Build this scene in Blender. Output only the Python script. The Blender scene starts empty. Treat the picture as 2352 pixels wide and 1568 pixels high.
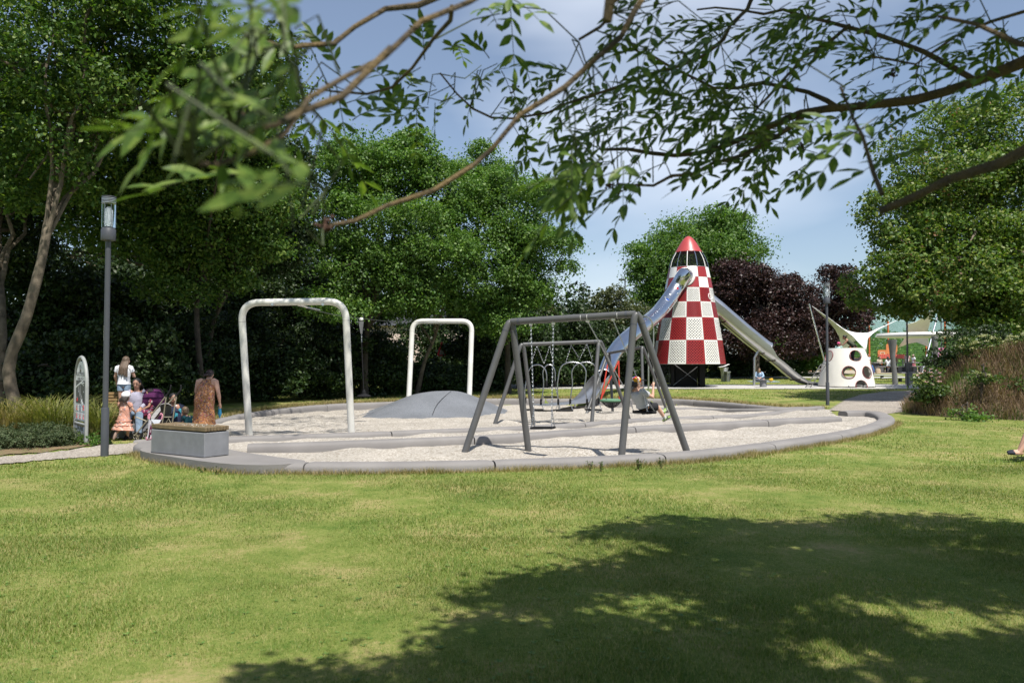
import bpy, math, random
import numpy as np
from mathutils import Vector, Matrix, Quaternion
R = math.radians
random.seed(7)
C = bpy.context.scene.collection
SC = bpy.context.scene

# ------------------------------------------------------------------ camera
F, CX, CY, HC = 1830.0, 1176.0, 784.0, 1.65      # focal length and centre in units of a 2352 px wide picture
PITCH = math.atan(42.0 / F)
cam_d = bpy.data.cameras.new('camera')
cam = bpy.data.objects.new('camera', cam_d); C.objects.link(cam)
cam.location = (0, 0, HC); cam.rotation_euler = (R(90) + PITCH, 0, 0)
cam_d.sensor_width = 36; cam_d.lens = 36 * F / 2352.0
cam_d.clip_start = 0.05; cam_d.clip_end = 3000
cam_d.dof.use_dof = True; cam_d.dof.focus_distance = 19.0; cam_d.dof.aperture_fstop = 4.0
SC.camera = cam

# ------------------------------------------------------------------ light
SUN_EL = R(62)
SUNV = Vector((0.447 * math.cos(SUN_EL), -0.894 * math.cos(SUN_EL), math.sin(SUN_EL)))
sun_d = bpy.data.lights.new('sun', 'SUN'); sun_d.energy = 5.0; sun_d.angle = R(0.53); sun_d.color = (1, 0.955, 0.88)
sun = bpy.data.objects.new('sun', sun_d); C.objects.link(sun)
sun.rotation_euler = SUNV.to_track_quat('Z', 'Y').to_euler(); sun.location = SUNV * 60
W = bpy.data.worlds.new('World'); SC.world = W; W.use_nodes = True
nt = W.node_tree; nt.nodes.clear()
def N(tree, typ, **kw):
    n = tree.nodes.new(typ)
    for k, v in kw.items():
        if k.startswith('i_'):
            n.inputs[k[2:].replace('_', ' ')].default_value = v
        else:
            setattr(n, k, v)
    return n
sky = N(nt, 'ShaderNodeTexSky', sky_type='NISHITA', sun_disc=False, sun_elevation=SUN_EL, sun_rotation=math.atan2(0.447, -0.894),
        altitude=300, air_density=1.0, dust_density=1.0, ozone_density=2.1)
tc = N(nt, 'ShaderNodeTexCoord')
mp = N(nt, 'ShaderNodeMapping'); mp.inputs['Scale'].default_value = (1.0, 1.0, 2.6); mp.inputs['Location'].default_value = (0.35, 0.2, 0.1)
n1 = N(nt, 'ShaderNodeTexNoise'); n1.inputs['Scale'].default_value = 2.6; n1.inputs['Detail'].default_value = 4; n1.inputs['Roughness'].default_value = 0.45
rmp = N(nt, 'ShaderNodeValToRGB'); rmp.color_ramp.elements[0].position = 0.40; rmp.color_ramp.elements[1].position = 0.80
rmp.color_ramp.elements[0].color = (0.10, 0.10, 0.10, 1); rmp.color_ramp.elements[1].color = (0.72, 0.72, 0.72, 1)
# a broad pale cloud bank stands in one part of the sky: direction falloff
dot = N(nt, 'ShaderNodeVectorMath', operation='DOT_PRODUCT'); dot.inputs[1].default_value = Vector((0.16, 0.93, 0.33)).normalized()
mr = N(nt, 'ShaderNodeMapRange'); mr.inputs['From Min'].default_value = 0.93; mr.inputs['From Max'].default_value = 0.998
mr.inputs['To Min'].default_value = -0.24; mr.inputs['To Max'].default_value = 0.10
add = N(nt, 'ShaderNodeMath', operation='ADD')
mx = N(nt, 'ShaderNodeMixRGB'); mx.inputs['Color2'].default_value = (8.2, 8.8, 9.8, 1)
bg = N(nt, 'ShaderNodeBackground'); bg.inputs['Strength'].default_value = 0.09
wo = N(nt, 'ShaderNodeOutputWorld')
L = nt.links.new
L(tc.outputs['Generated'], mp.inputs['Vector']); L(mp.outputs[0], n1.inputs['Vector'])
L(tc.outputs['Generated'], dot.inputs[0]); L(dot.outputs['Value'], mr.inputs['Value'])
L(n1.outputs['Fac'], add.inputs[0]); L(mr.outputs[0], add.inputs[1]); L(add.outputs[0], rmp.inputs['Fac'])
L(sky.outputs[0], mx.inputs['Color1']); L(rmp.outputs['Color'], mx.inputs['Fac'])
L(mx.outputs[0], bg.inputs['Color']); L(bg.outputs[0], wo.inputs['Surface'])
SC.view_settings.view_transform = 'Standard'; SC.view_settings.look = 'None'
SC.view_settings.exposure = 0.5; SC.view_settings.gamma = 1.0
SC.cycles.use_denoising = True
SC.cycles.max_bounces = 8; SC.cycles.transparent_max_bounces = 16

# ------------------------------------------------------------------ geometry of the place
def sstep(a, b, t):
    t = min(1, max(0, (t - a) / (b - a))); return t * t * (3 - 2 * t)
TY = [(-1e4, 0), (34, 0), (44, .16), (57, .40), (65, .62), (80, .9), (120, 1.2), (1e5, 1.5)]
def T(x, y):
    for (a, za), (b, zb) in zip(TY, TY[1:]):
        if y <= b: return za + (zb - za) * (y - a) / (b - a) if zb != za else za
def PZ(x, y): return (-0.03 - 0.20 * sstep(18, 33, y)) * (1 - sstep(7.0, 9.6, x) * (1 - sstep(27, 31, y)))          # gravel of the pit falls away to the back
def ray(px, py):
    cp, sp = math.cos(PITCH), math.sin(PITCH); u = CY - py
    yy = F * cp - u * sp; zz = F * sp + u * cp
    return (px - CX) / yy, zz / yy
def P(px, py, y):                                                # the point at depth y seen at (px,py)
    dx, dz = ray(px, py); return Vector((dx * y, y, HC + dz * y))
def G(px, py, lv=None):                                          # the point of the ground seen at (px,py)
    dx, dz = ray(px, py); y = 15.0
    for _ in range(60):
        z = lv(dx * y, y) if callable(lv) else (lv if lv is not None else T(dx * y, y))
        y = 0.5 * y + 0.5 * min(400, max(1, (z - HC) / min(dz, -1e-4)))
    return Vector((dx * y, y, HC + dz * y))
def pix(p):
    dy = p[1] * math.cos(PITCH) + (p[2] - HC) * math.sin(PITCH); dz = -p[1] * math.sin(PITCH) + (p[2] - HC) * math.cos(PITCH)
    if dy < 0.01: return (1e6, 1e6)
    return CX + p[0] / dy * F, CY - dz / dy * F
def crop(x0, y0, s):
    k = 2352 / 4096.0
    return lambda x, y: ((x0 + x / s) * k, (y0 + y / s) * k)
c1 = crop(200, 1350, 2.851); c2 = crop(900, 1150, 2.0905); c3 = crop(1800, 1200, 2.24); c4 = crop(2500, 900, 2.24)
c5 = crop(3150, 1100, 2.486); c44 = crop(2150, 1300, 3.733); cs = crop(2800, 1250, 4.48); c7 = crop(600, 1480, 5.228); c6 = crop(420, 1430, 4.48)

# ------------------------------------------------------------------ materials
MATS = {}
def pm(name, col, rough=.55, metal=0.0, var=.12, vs=4.0, bump=0.0, bs=60.0, col2=None, spec=.5, detail=5, dirt=None):
    if name in MATS: return MATS[name]
    m = bpy.data.materials.new(name); m.use_nodes = True; t = m.node_tree; b = t.nodes['Principled BSDF']
    b.inputs['Roughness'].default_value = rough; b.inputs['Metallic'].default_value = metal
    b.inputs['Specular IOR Level'].default_value = spec
    co = N(t, 'ShaderNodeTexCoord')
    n = N(t, 'ShaderNodeTexNoise'); n.inputs['Scale'].default_value = vs; n.inputs['Detail'].default_value = detail
    t.links.new(co.outputs['Object'], n.inputs['Vector'])
    r = N(t, 'ShaderNodeValToRGB'); e = r.color_ramp.elements
    e[0].position = .3; e[1].position = .7
    c2 = col2 or tuple(min(1, c * (1 + var)) for c in col); c1_ = col if col2 else tuple(c * (1 - var) for c in col)
    e[0].color = (*c1_, 1); e[1].color = (*c2, 1)
    t.links.new(n.outputs['Fac'], r.inputs['Fac']); t.links.new(r.outputs['Color'], b.inputs['Base Color'])
    if bump:
        n2 = N(t, 'ShaderNodeTexNoise'); n2.inputs['Scale'].default_value = bs; n2.inputs['Detail'].default_value = 4
        t.links.new(co.outputs['Object'], n2.inputs['Vector'])
        bp = N(t, 'ShaderNodeBump'); bp.inputs['Strength'].default_value = bump; bp.inputs['Distance'].default_value = .02
        t.links.new(n2.outputs['Fac'], bp.inputs['Height']); t.links.new(bp.outputs[0], b.inputs['Normal'])
    MATS[name] = m; return m
def leafmat(name, a, b_, c, trans=.3, rough=.5, hue=None):
    if name in MATS: return MATS[name]
    m = bpy.data.materials.new(name); m.use_nodes = True; t = m.node_tree; b = t.nodes['Principled BSDF']; out = t.nodes['Material Output']
    g = N(t, 'ShaderNodeNewGeometry'); r = N(t, 'ShaderNodeValToRGB'); e = r.color_ramp.elements
    e[0].position = 0; e[0].color = (*a, 1); e[1].position = 1; e[1].color = (*c, 1); k = e.new(.55); k.color = (*b_, 1)
    t.links.new(g.outputs['Random Per Island'], r.inputs['Fac'])
    co = N(t, 'ShaderNodeTexCoord'); no = N(t, 'ShaderNodeTexNoise'); no.inputs['Scale'].default_value = .55; no.inputs['Detail'].default_value = 2
    t.links.new(co.outputs['Object'], no.inputs['Vector'])
    hs = N(t, 'ShaderNodeHueSaturation'); mr_ = N(t, 'ShaderNodeMapRange'); mr_.inputs['From Min'].default_value = .3; mr_.inputs['From Max'].default_value = .7
    mr_.inputs['To Min'].default_value = .8; mr_.inputs['To Max'].default_value = 1.2
    t.links.new(no.outputs['Fac'], mr_.inputs['Value']); t.links.new(mr_.outputs[0], hs.inputs['Value']); t.links.new(r.outputs['Color'], hs.inputs['Color'])
    t.links.new(hs.outputs['Color'], b.inputs['Base Color'])
    b.inputs['Roughness'].default_value = rough; b.inputs['Specular IOR Level'].default_value = .35
    tr = N(t, 'ShaderNodeBsdfTranslucent'); mxs = N(t, 'ShaderNodeMixShader'); mxs.inputs['Fac'].default_value = trans
    br = N(t, 'ShaderNodeMixRGB', blend_type='MULTIPLY'); br.inputs['Fac'].default_value = 1; br.inputs['Color2'].default_value = (1.3, 1.5, .5, 1)
    t.links.new(hs.outputs['Color'], br.inputs['Color1']); t.links.new(br.outputs[0], tr.inputs['Color'])
    t.links.new(b.outputs[0], mxs.inputs[1]); t.links.new(tr.outputs[0], mxs.inputs[2]); t.links.new(mxs.outputs[0], out.inputs['Surface'])
    MATS[name] = m; return m

M_STEEL = pm('brushed steel', (.62, .63, .64), .28, 1, .06, 3)
M_CHROME = pm('chain steel', (.55, .56, .58), .32, 1, .05, 30)
M_GREYTUBE = pm('grey painted tube', (.088, .088, .088), .42, 0, .08, 6, .03, 250)
M_LAMP = pm('lamp grey paint', (.062, .066, .078), .45, 0, .06, 5, .02, 200)
M_WHITETUBE = pm('white painted tube', (.56, .55, .50), .35, 0, .05, 1.6, .02, 40, col2=(.72, .71, .67))
M_BLACKRUB = pm('black rubber', (.014, .014, .015), .8, 0, .2, 20, spec=.15)
M_BLACK = pm('black paint', (.010, .010, .011), .6, 0, .2, 10, spec=.2)
M_CONC = pm('bench concrete', (.195, .20, .215), .85, 0, .10, 7, .25, 90)
M_KERB = pm('kerb concrete', (.175, .165, .160), .85, 0, .2, 1.7, .35, 60, col2=(.215, .203, .195))
M_WOOD = pm('weathered oak', (.16, .115, .062), .8, 0, .3, 9, .35, 60)
M_WOODS = pm('warm slat wood', (.20, .125, .05), .8, 0, .25, 9, .3, 60)  # yellower timber for the slats of the bench with a back
M_WHITE = pm('white panel paint', (.80, .79, .76), .4, 0, .03, 2)
M_RED = pm('red panel paint', (.28, .022, .024), .4, 0, .08, 3)
M_ORANGE = pm('orange steel paint', (.50, .13, .035), .5, 0, .1, 4)
M_GLASS = bpy.data.materials.new('lamp glass'); M_GLASS.use_nodes = True
_b = M_GLASS.node_tree.nodes['Principled BSDF']; _b.inputs['Transmission Weight'].default_value = 1; _b.inputs['Roughness'].default_value = .04; _b.inputs['Base Color'].default_value = (.93, .96, .97, 1); _b.inputs['IOR'].default_value = 1.12
M_BARK = pm('grey bark', (.13, .105, .075), .9, 0, .45, 5, .6, 30)
M_BARKD = pm('dark shaded bark', (.05, .04, .03), .9, 0, .4, 5, .5, 30)  # darker bark; for trunks in the woods their shade is put into the colour
M_SKIN = pm('skin light', (.56, .33, .24), .55, 0, .06, 20)
M_SKIND = pm('skin tan', (.40, .22, .15), .55, 0, .06, 20)
M_EYE = pm('eye dark', (.02, .015, .012), .3)
M_LIP = pm('lip', (.38, .13, .11), .5)
M_HAIRD = pm('dark brown hair', (.022, .014, .010), .5, 0, .4, 60, .5, 120)
M_HAIRB = pm('ash brown hair', (.10, .066, .042), .5, 0, .45, 40, .5, 120)
M_HAIRK = pm('black hair', (.008, .007, .007), .45, 0, .4, 60, .4, 120)

# ------------------------------------------------------------------ mesh builder
def frame_from(t):
    t = t.normalized(); u = Vector((0, 0, 1)) if abs(t.z) < .93 else Vector((1, 0, 0))
    a = u.cross(t).normalized(); return a, t.cross(a).normalized()
class MB:
    def __init__(s): s.v = []; s.f = []; s.mi = []; s.m = 0; s.uv = {}
    def add(s, vs, fs):
        o = len(s.v); s.v += [tuple(v) for v in vs]
        for f in fs: s.f.append(tuple(i + o for i in f)); s.mi.append(s.m)
        return s
    def box(s, c, size, rot=None, bev=0):
        c = Vector(c); h = Vector(size) / 2; rot = rot or Matrix.Identity(3)
        if bev:
            vs = []
            for ax in range(3):
                pass
            b = min(bev, min(h) * .8); vs = []; idx = {}
            for sx in (-1, 1):
                for sy in (-1, 1):
                    for sz in (-1, 1):
                        for ax in range(3):
                            p = [sx * (h[0] - b), sy * (h[1] - b), sz * (h[2] - b)]
                            p[ax] += (sx, sy, sz)[ax] * b; idx[(sx, sy, sz, ax)] = len(vs); vs.append(c + rot @ Vector(p))
            fs = []
            S = (-1, 1)
            for ax in range(3):
                a1, a2 = [(1, 2), (0, 2), (0, 1)][ax]
                for sg in S:
                    q = []
                    for s1, s2 in ((-1, -1), (1, -1), (1, 1), (-1, 1)):
                        k = [0, 0, 0]; k[ax] = sg; k[a1] = s1; k[a2] = s2; q.append(idx[(*k, ax)])
                    fs.append(q)
                for s1 in S:
                    for s2 in S:
                        k0 = [0, 0, 0]; k0[a1] = s1; k0[a2] = s2; q = []
                        k0[ax] = -1; ka = tuple(k0); k0[ax] = 1; kb = tuple(k0)
                        fs.append([idx[(*ka, a1)], idx[(*kb, a1)], idx[(*kb, a2)], idx[(*ka, a2)]])
            for sx in S:
                for sy in S:
                    for sz in S: fs.append([idx[(sx, sy, sz, 0)], idx[(sx, sy, sz, 1)], idx[(sx, sy, sz, 2)]])
            return s.add(vs, fs)
        vs = [c + rot @ Vector((x * h[0], y * h[1], z * h[2])) for z in (-1, 1) for x, y in ((-1, -1), (1, -1), (1, 1), (-1, 1))]
        return s.add(vs, [(3, 2, 1, 0), (4, 5, 6, 7), (0, 1, 5, 4), (1, 2, 6, 5), (2, 3, 7, 6), (3, 0, 4, 7)])
    def loft(s, pts, rx, ry, xdir=None, n=14, caps=True, round_=False):
        pts = [Vector(p) for p in pts]; k = len(pts)
        rx = [rx] * k if not hasattr(rx, '__len__') else list(rx); ry = [ry] * k if not hasattr(ry, '__len__') else list(ry)
        if round_:
            d0 = (pts[0] - pts[1]).normalized(); d1 = (pts[-1] - pts[-2]).normalized()
            pre = []; post = []
            for a in (80, 55, 28):
                ca, sa = math.cos(R(a)), math.sin(R(a))
                pre.append((pts[0] + d0 * ry[0] * sa, rx[0] * ca, ry[0] * ca)); post.append((pts[-1] + d1 * ry[-1] * sa, rx[-1] * ca, ry[-1] * ca))
            post.reverse()
            pts = [p[0] for p in pre] + pts + [p[0] for p in post]; rx = [p[1] for p in pre] + rx + [p[1] for p in post]; ry = [p[2] for p in pre] + ry + [p[2] for p in post]; k = len(pts)
        a = None; vs = []
        for i, p in enumerate(pts):
            t = (pts[min(i + 1, k - 1)] - pts[max(i - 1, 0)]);
            if t.length < 1e-9: t = Vector((0, 0, 1))
            t.normalize()
            if xdir is not None:
                a = (Vector(xdir) - t * t.dot(Vector(xdir))).normalized(); b = t.cross(a)
            elif a is None: a, b = frame_from(t)
            else:
                a = (a - t * a.dot(t)); a = a.normalized() if a.length > 1e-6 else frame_from(t)[0]; b = t.cross(a)
            for j in range(n):
                an = 2 * math.pi * j / n; vs.append(p + a * math.cos(an) * rx[i] + b * math.sin(an) * ry[i])
        fs = [(i * n + j, i * n + (j + 1) % n, (i + 1) * n + (j + 1) % n, (i + 1) * n + j) for i in range(k - 1) for j in range(n)]
        if caps: fs += [tuple(range(n - 1, -1, -1)), tuple((k - 1) * n + j for j in range(n))]
        return s.add(vs, fs)
    def tube(s, pts, r, n=10, caps=True, round_=False): return s.loft(pts, r, r, None, n, caps, round_)
    def lathe(s, prof, c=(0, 0, 0), n=24, axis=None, cap=False):
        c = Vector(c); q = Vector(axis).to_track_quat('Z', 'Y') if axis is not None else Quaternion()
        vs = []; k = len(prof)
        for r_, z in prof:
            for j in range(n):
                an = 2 * math.pi * j / n; vs.append(c + q @ Vector((r_ * math.cos(an), r_ * math.sin(an), z)))
        fs = [(i * n + j, i * n + (j + 1) % n, (i + 1) * n + (j + 1) % n, (i + 1) * n + j) for i in range(k - 1) for j in range(n)]
        if cap: fs += [tuple(range(n - 1, -1, -1)), tuple((k - 1) * n + j for j in range(n))]
        return s.add(vs, fs)
    def sphere(s, c, r, n=14, rot=None):
        r = (r, r, r) if not hasattr(r, '__len__') else r; c = Vector(c); m = n // 2; rot = rot or Matrix.Identity(3)
        vs = [c + rot @ Vector((0, 0, -r[2]))]
        for i in range(1, m):
            a = -math.pi / 2 + math.pi * i / m
            for j in range(n):
                b = 2 * math.pi * j / n; vs.append(c + rot @ Vector((r[0] * math.cos(a) * math.cos(b), r[1] * math.cos(a) * math.sin(b), r[2] * math.sin(a))))
        vs.append(c + rot @ Vector((0, 0, r[2]))); fs = []
        for j in range(n): fs.append((0, 1 + (j + 1) % n, 1 + j))
        for i in range(m - 2):
            for j in range(n):
                o = 1 + i * n; fs.append((o + j, o + (j + 1) % n, o + n + (j + 1) % n, o + n + j))
        o = 1 + (m - 2) * n; e = len(vs) - 1
        for j in range(n): fs.append((o + j, o + (j + 1) % n, e))
        return s.add(vs, fs)
    def torus(s, c, R_, r_, axis=(0, 0, 1), n=28, m=8, sx=1.0, q=None):
        c = Vector(c); q = q or Vector(axis).to_track_quat('Z', 'Y'); vs = []
        for i in range(n):
            a = 2 * math.pi * i / n
            for j in range(m):
                b = 2 * math.pi * j / m; rr = R_ + r_ * math.cos(b); vs.append(c + q @ Vector((rr * math.cos(a) * sx, rr * math.sin(a), r_ * math.sin(b))))
        return s.add(vs, [(i * m + j, ((i + 1) % n) * m + j, ((i + 1) % n) * m + (j + 1) % m, i * m + (j + 1) % m) for i in range(n) for j in range(m)])
    def prism(s, poly, z0, z1):
        n = len(poly); vs = [(p[0], p[1], z0) for p in poly] + [(p[0], p[1], z1) for p in poly]
        return s.add(vs, [tuple(range(n - 1, -1, -1)), tuple(range(n, 2 * n))] + [(i, (i + 1) % n, n + (i + 1) % n, n + i) for i in range(n)])
    def chain(s, a, b, link=.05, w=.011, wire=.0045):
        a = Vector(a); b = Vector(b); d = b - a; n = max(2, int(d.length / (link * .72))); t = d.normalized(); x, y = frame_from(t)
        for i in range(n):
            c = a + d * ((i + .5) / n); sd = x if i % 2 else y; nn = y if i % 2 else x; vs = []
            for k in range(8):
                an = 2 * math.pi * k / 8; p = c + t * math.sin(an) * link * .5 + sd * math.cos(an) * w
                o = (t * math.sin(an) + sd * math.cos(an)).normalized()
                for q in ((1, 0), (0, 1), (-1, 0), (0, -1)): vs.append(p + o * q[0] * wire + nn * q[1] * wire)
            s.add(vs, [(k * 4 + j, ((k + 1) % 8) * 4 + j, ((k + 1) % 8) * 4 + (j + 1) % 4, k * 4 + (j + 1) % 4) for k in range(8) for j in range(4)])
        return s
    def build(s, name, mats, parent=None, smooth=True, world=True, ang=40):
        me = bpy.data.meshes.new(name)
        vs = s.v
        if parent is not None and world:
            inv = WM(parent).inverted(); vs = [tuple(inv @ Vector(v)) for v in vs]
        me.from_pydata(vs, [], s.f); me.update()
        for m in (mats if isinstance(mats, (list, tuple)) else [mats]): me.materials.append(m)
        if any(s.mi): me.polygons.foreach_set('material_index', s.mi)
        if smooth:
            me.polygons.foreach_set('use_smooth', [True] * len(me.polygons)); me.set_sharp_from_angle(angle=R(ang))
        o = bpy.data.objects.new(name, me); C.objects.link(o)
        if parent is not None: o.parent = parent
        return o
def WM(o):
    m = Matrix.LocRotScale(o.location, o.rotation_euler, o.scale)
    return WM(o.parent) @ m if o.parent else m
def tag(o, label=None, cat=None, group=None, kind=None):
    if label: o['label'] = label
    if cat: o['category'] = cat
    if group: o['group'] = group
    if kind: o['kind'] = kind
    return o
def thing(name, label, cat, loc=(0, 0, 0), rz=0, group=None):
    o = bpy.data.objects.new(name, None); C.objects.link(o); o.empty_display_size = .1
    o.location = loc; o.rotation_euler = (0, 0, rz); return tag(o, label, cat, group)
def dup(root, loc, rz, label):
    r = root.copy(); C.objects.link(r); r.location = loc; r.rotation_euler = (0, 0, rz); r['label'] = label
    for ch in list(root.children):
        c = ch.copy(); C.objects.link(c); c.parent = r
        for g in list(ch.children):
            d = g.copy(); C.objects.link(d); d.parent = c
    return r
def np_mesh(name, verts, k, mat):
    """verts (n*k,3): n separate faces of k corners"""
    me = bpy.data.meshes.new(name); n = len(verts) // k
    me.vertices.add(n * k); me.vertices.foreach_set('co', np.ascontiguousarray(verts, dtype=np.float32).ravel())
    me.loops.add(n * k); me.loops.foreach_set('vertex_index', np.arange(n * k, dtype=np.int32))
    me.polygons.add(n); me.polygons.foreach_set('loop_start', np.arange(0, n * k, k, dtype=np.int32))
    me.update(calc_edges=True)
    for m in (mat if isinstance(mat, (list, tuple)) else [mat]): me.materials.append(m)
    return me
def catmull(pts, step=.15, closed=False):
    pts = [Vector(p) for p in pts]; out = []; n = len(pts)
    for i in range(n - 1 if not closed else n):
        p1, p2 = pts[i], pts[(i + 1) % n]; p0 = pts[i - 1] if (i or closed) else p1 * 2 - p2; p3 = pts[(i + 2) % n] if (i + 2 < n or closed) else p2 * 2 - p1
        m = max(1, int((p2 - p1).length / step))
        for j in range(m):
            t = j / m; out.append(.5 * ((2 * p1) + (p2 - p0) * t + (2 * p0 - 5 * p1 + 4 * p2 - p3) * t * t + (3 * p1 - p0 - 3 * p2 + p3) * t ** 3))
    if not closed: out.append(pts[-1])
    return out
def bend(pts, r, n=6):
    """polyline with rounded corners"""
    pts = [Vector(p) for p in pts]; out = [pts[0]]
    for i in range(1, len(pts) - 1):
        a, b, c = pts[i - 1], pts[i], pts[i + 1]; d = min(r, (a - b).length * .49, (c - b).length * .49)
        p, q = b + (a - b).normalized() * d, b + (c - b).normalized() * d
        for j in range(n + 1):
            t = j / n; out.append(p * (1 - t) ** 2 + b * 2 * t * (1 - t) + q * t * t)
    out.append(pts[-1]); return out
def inpoly(x, y, poly):
    c = False; n = len(poly)
    for i in range(n):
        x1, y1 = poly[i][0], poly[i][1]; x2, y2 = poly[i - 1][0], poly[i - 1][1]
        if (y1 > y) != (y2 > y) and x < (x2 - x1) * (y - y1) / (y2 - y1) + x1: c = not c
    return c
def np_inpoly(x, y, poly):
    c = np.zeros(x.shape, bool); n = len(poly)
    for i in range(n):
        x1, y1 = poly[i][0], poly[i][1]; x2, y2 = poly[i - 1][0], poly[i - 1][1]
        if y1 == y2: continue
        c ^= ((y1 > y) != (y2 > y)) & (x < (x2 - x1) * (y - y1) / (y2 - y1) + x1)
    return c
NPT = np.vectorize(T)
# ------------------------------------------------------------------ ground, pit, paths, kerbs
FRONT = [G(*p) for p in [(372, 1023), (335, 1026), (312, 1032), (312, 1041), (400, 1065), (540, 1085), (680, 1087), (900, 1087), (1200, 1080), (1500, 1066), (1700, 1048), (1900, 1018), (2000, 998), (2048, 980), (2055, 968), (2030, 956), (1980, 952), (1925, 953)]]
BACK = [G(*p, lv=PZ) for p in [(1900, 940), (1808, 938), (1623, 935), (1508, 930), (1290, 930), (1105, 930), (882, 938), (745, 943), (613, 953), (517, 966), (440, 985)]]
K1 = [G(*p, lv=PZ) for p in [(560, 1040), (700, 1036), (1033, 1022), (1200, 1013), (1369, 1000), (1636, 986), (1800, 977), (1930, 968)]]
K2 = [G(*p, lv=PZ) for p in [(300, 1021), (430, 1018), (544, 1013), (791, 1004), (1033, 994), (1187, 988), (1358, 977), (1458, 969), (1640, 961), (1800, 949), (1890, 938)]]
PIT = catmull([p + Vector((0, .15, 0)) for p in FRONT] + BACK + [G(330, 1013)], .4)
PITXY = [(p.x, p.y) for p in PIT]
PATH_L = [G(*p) for p in [(-120, 1078), (0, 1068), (120, 1056), (230, 1048), (300, 1042), (345, 1040), (345, 1018), (300, 1019), (240, 1023), (150, 1036), (60, 1046), (0, 1050), (-120, 1058)]]
PATH_R = [G(*p) for p in [(1905, 942), (1960, 948), (2030, 952), (2100, 944), (2180, 930), (2240, 912), (2240, 897), (2110, 896), (2040, 899), (1975, 907), (1940, 918), (1925, 930)]]
PATHXY = [[(p.x, p.y) for p in PATH_L], [(p.x, p.y) for p in PATH_R]]

def lawn_mat():
    m = bpy.data.materials.new('lawn turf'); m.use_nodes = True; t = m.node_tree; b = t.nodes['Principled BSDF']; b.inputs['Roughness'].default_value = .9; b.inputs['Specular IOR Level'].default_value = .1
    co = N(t, 'ShaderNodeTexCoord'); l = t.links.new
    big = N(t, 'ShaderNodeTexNoise'); big.inputs['Scale'].default_value = .9; big.inputs['Detail'].default_value = 9; big.inputs['Roughness'].default_value = .72
    fine = N(t, 'ShaderNodeTexNoise'); fine.inputs['Scale'].default_value = 26; fine.inputs['Detail'].default_value = 6; fine.inputs['Roughness'].default_value = .75
    l(co.outputs['Object'], big.inputs['Vector']); l(co.outputs['Object'], fine.inputs['Vector'])
    r1 = N(t, 'ShaderNodeValToRGB'); e = r1.color_ramp.elements; e[0].position = .33; e[1].position = .68; e[0].color = (.076, .130, .022, 1); e[1].color = (.33, .270, .125, 1)
    k = e.new(.5); k.color = (.168, .200, .050, 1)
    mixf = N(t, 'ShaderNodeMath', operation='MULTIPLY_ADD'); mixf.inputs[1].default_value = .45; 
    sb = N(t, 'ShaderNodeMath', operation='SUBTRACT'); sb.inputs[1].default_value = .225
    l(fine.outputs['Fac'], mixf.inputs[0]); l(big.outputs['Fac'], sb.inputs[0]); l(sb.outputs[0], mixf.inputs[2]); l(mixf.outputs[0], r1.inputs['Fac'])
    l(r1.outputs['Color'], b.inputs['Base Color'])
    bp = N(t, 'ShaderNodeBump'); bp.inputs['Strength'].default_value = .6; bp.inputs['Distance'].default_value = .03; l(fine.outputs['Fac'], bp.inputs['Height']); l(bp.outputs[0], b.inputs['Normal'])
    return m
M_LAWN = lawn_mat()
def gravel_mat(name, a, b_, c, sc=38):
    m = bpy.data.materials.new(name); m.use_nodes = True; t = m.node_tree; b = t.nodes['Principled BSDF']; b.inputs['Roughness'].default_value = .85; b.inputs['Specular IOR Level'].default_value = .25
    co = N(t, 'ShaderNodeTexCoord'); l = t.links.new
    v = N(t, 'ShaderNodeTexVoronoi'); v.inputs['Scale'].default_value = sc; l(co.outputs['Object'], v.inputs['Vector'])
    r = N(t, 'ShaderNodeValToRGB'); e = r.color_ramp.elements; e[0].color = (*a, 1); e[1].color = (*c, 1); k = e.new(.45); k.color = (*b_, 1)
    sp = N(t, 'ShaderNodeSeparateColor'); l(v.outputs['Color'], sp.inputs[0]); l(sp.outputs[0], r.inputs['Fac'])
    nz = N(t, 'ShaderNodeTexNoise'); nz.inputs['Scale'].default_value = .7; nz.inputs['Detail'].default_value = 5; l(co.outputs['Object'], nz.inputs['Vector'])
    mr_ = N(t, 'ShaderNodeMapRange'); mr_.inputs['From Min'].default_value = .3; mr_.inputs['From Max'].default_value = .7; mr_.inputs['To Min'].default_value = .86; mr_.inputs['To Max'].default_value = 1.12; l(nz.outputs['Fac'], mr_.inputs['Value'])
    hs = N(t, 'ShaderNodeHueSaturation'); l(mr_.outputs[0], hs.inputs['Value']); l(r.outputs['Color'], hs.inputs['Color']); l(hs.outputs[0], b.inputs['Base Color'])
    bp = N(t, 'ShaderNodeBump'); bp.inputs['Strength'].default_value = .9; bp.inputs['Distance'].default_value = .03; bp.invert = True; l(v.outputs['Distance'], bp.inputs['Height']); l(bp.outputs[0], b.inputs['Normal'])
    return m
M_GRAVEL = gravel_mat('pale pea gravel', (.25, .215, .17), (.42, .38, .325), (.58, .545, .495))
M_GRIT = gravel_mat('path grit', (.24, .20, .17), (.36, .32, .27), (.52, .47, .41), 46)
M_PAVE = pm('pale paving', (.40, .39, .37), .85, 0, .1, 2, .2, 60)

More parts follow.
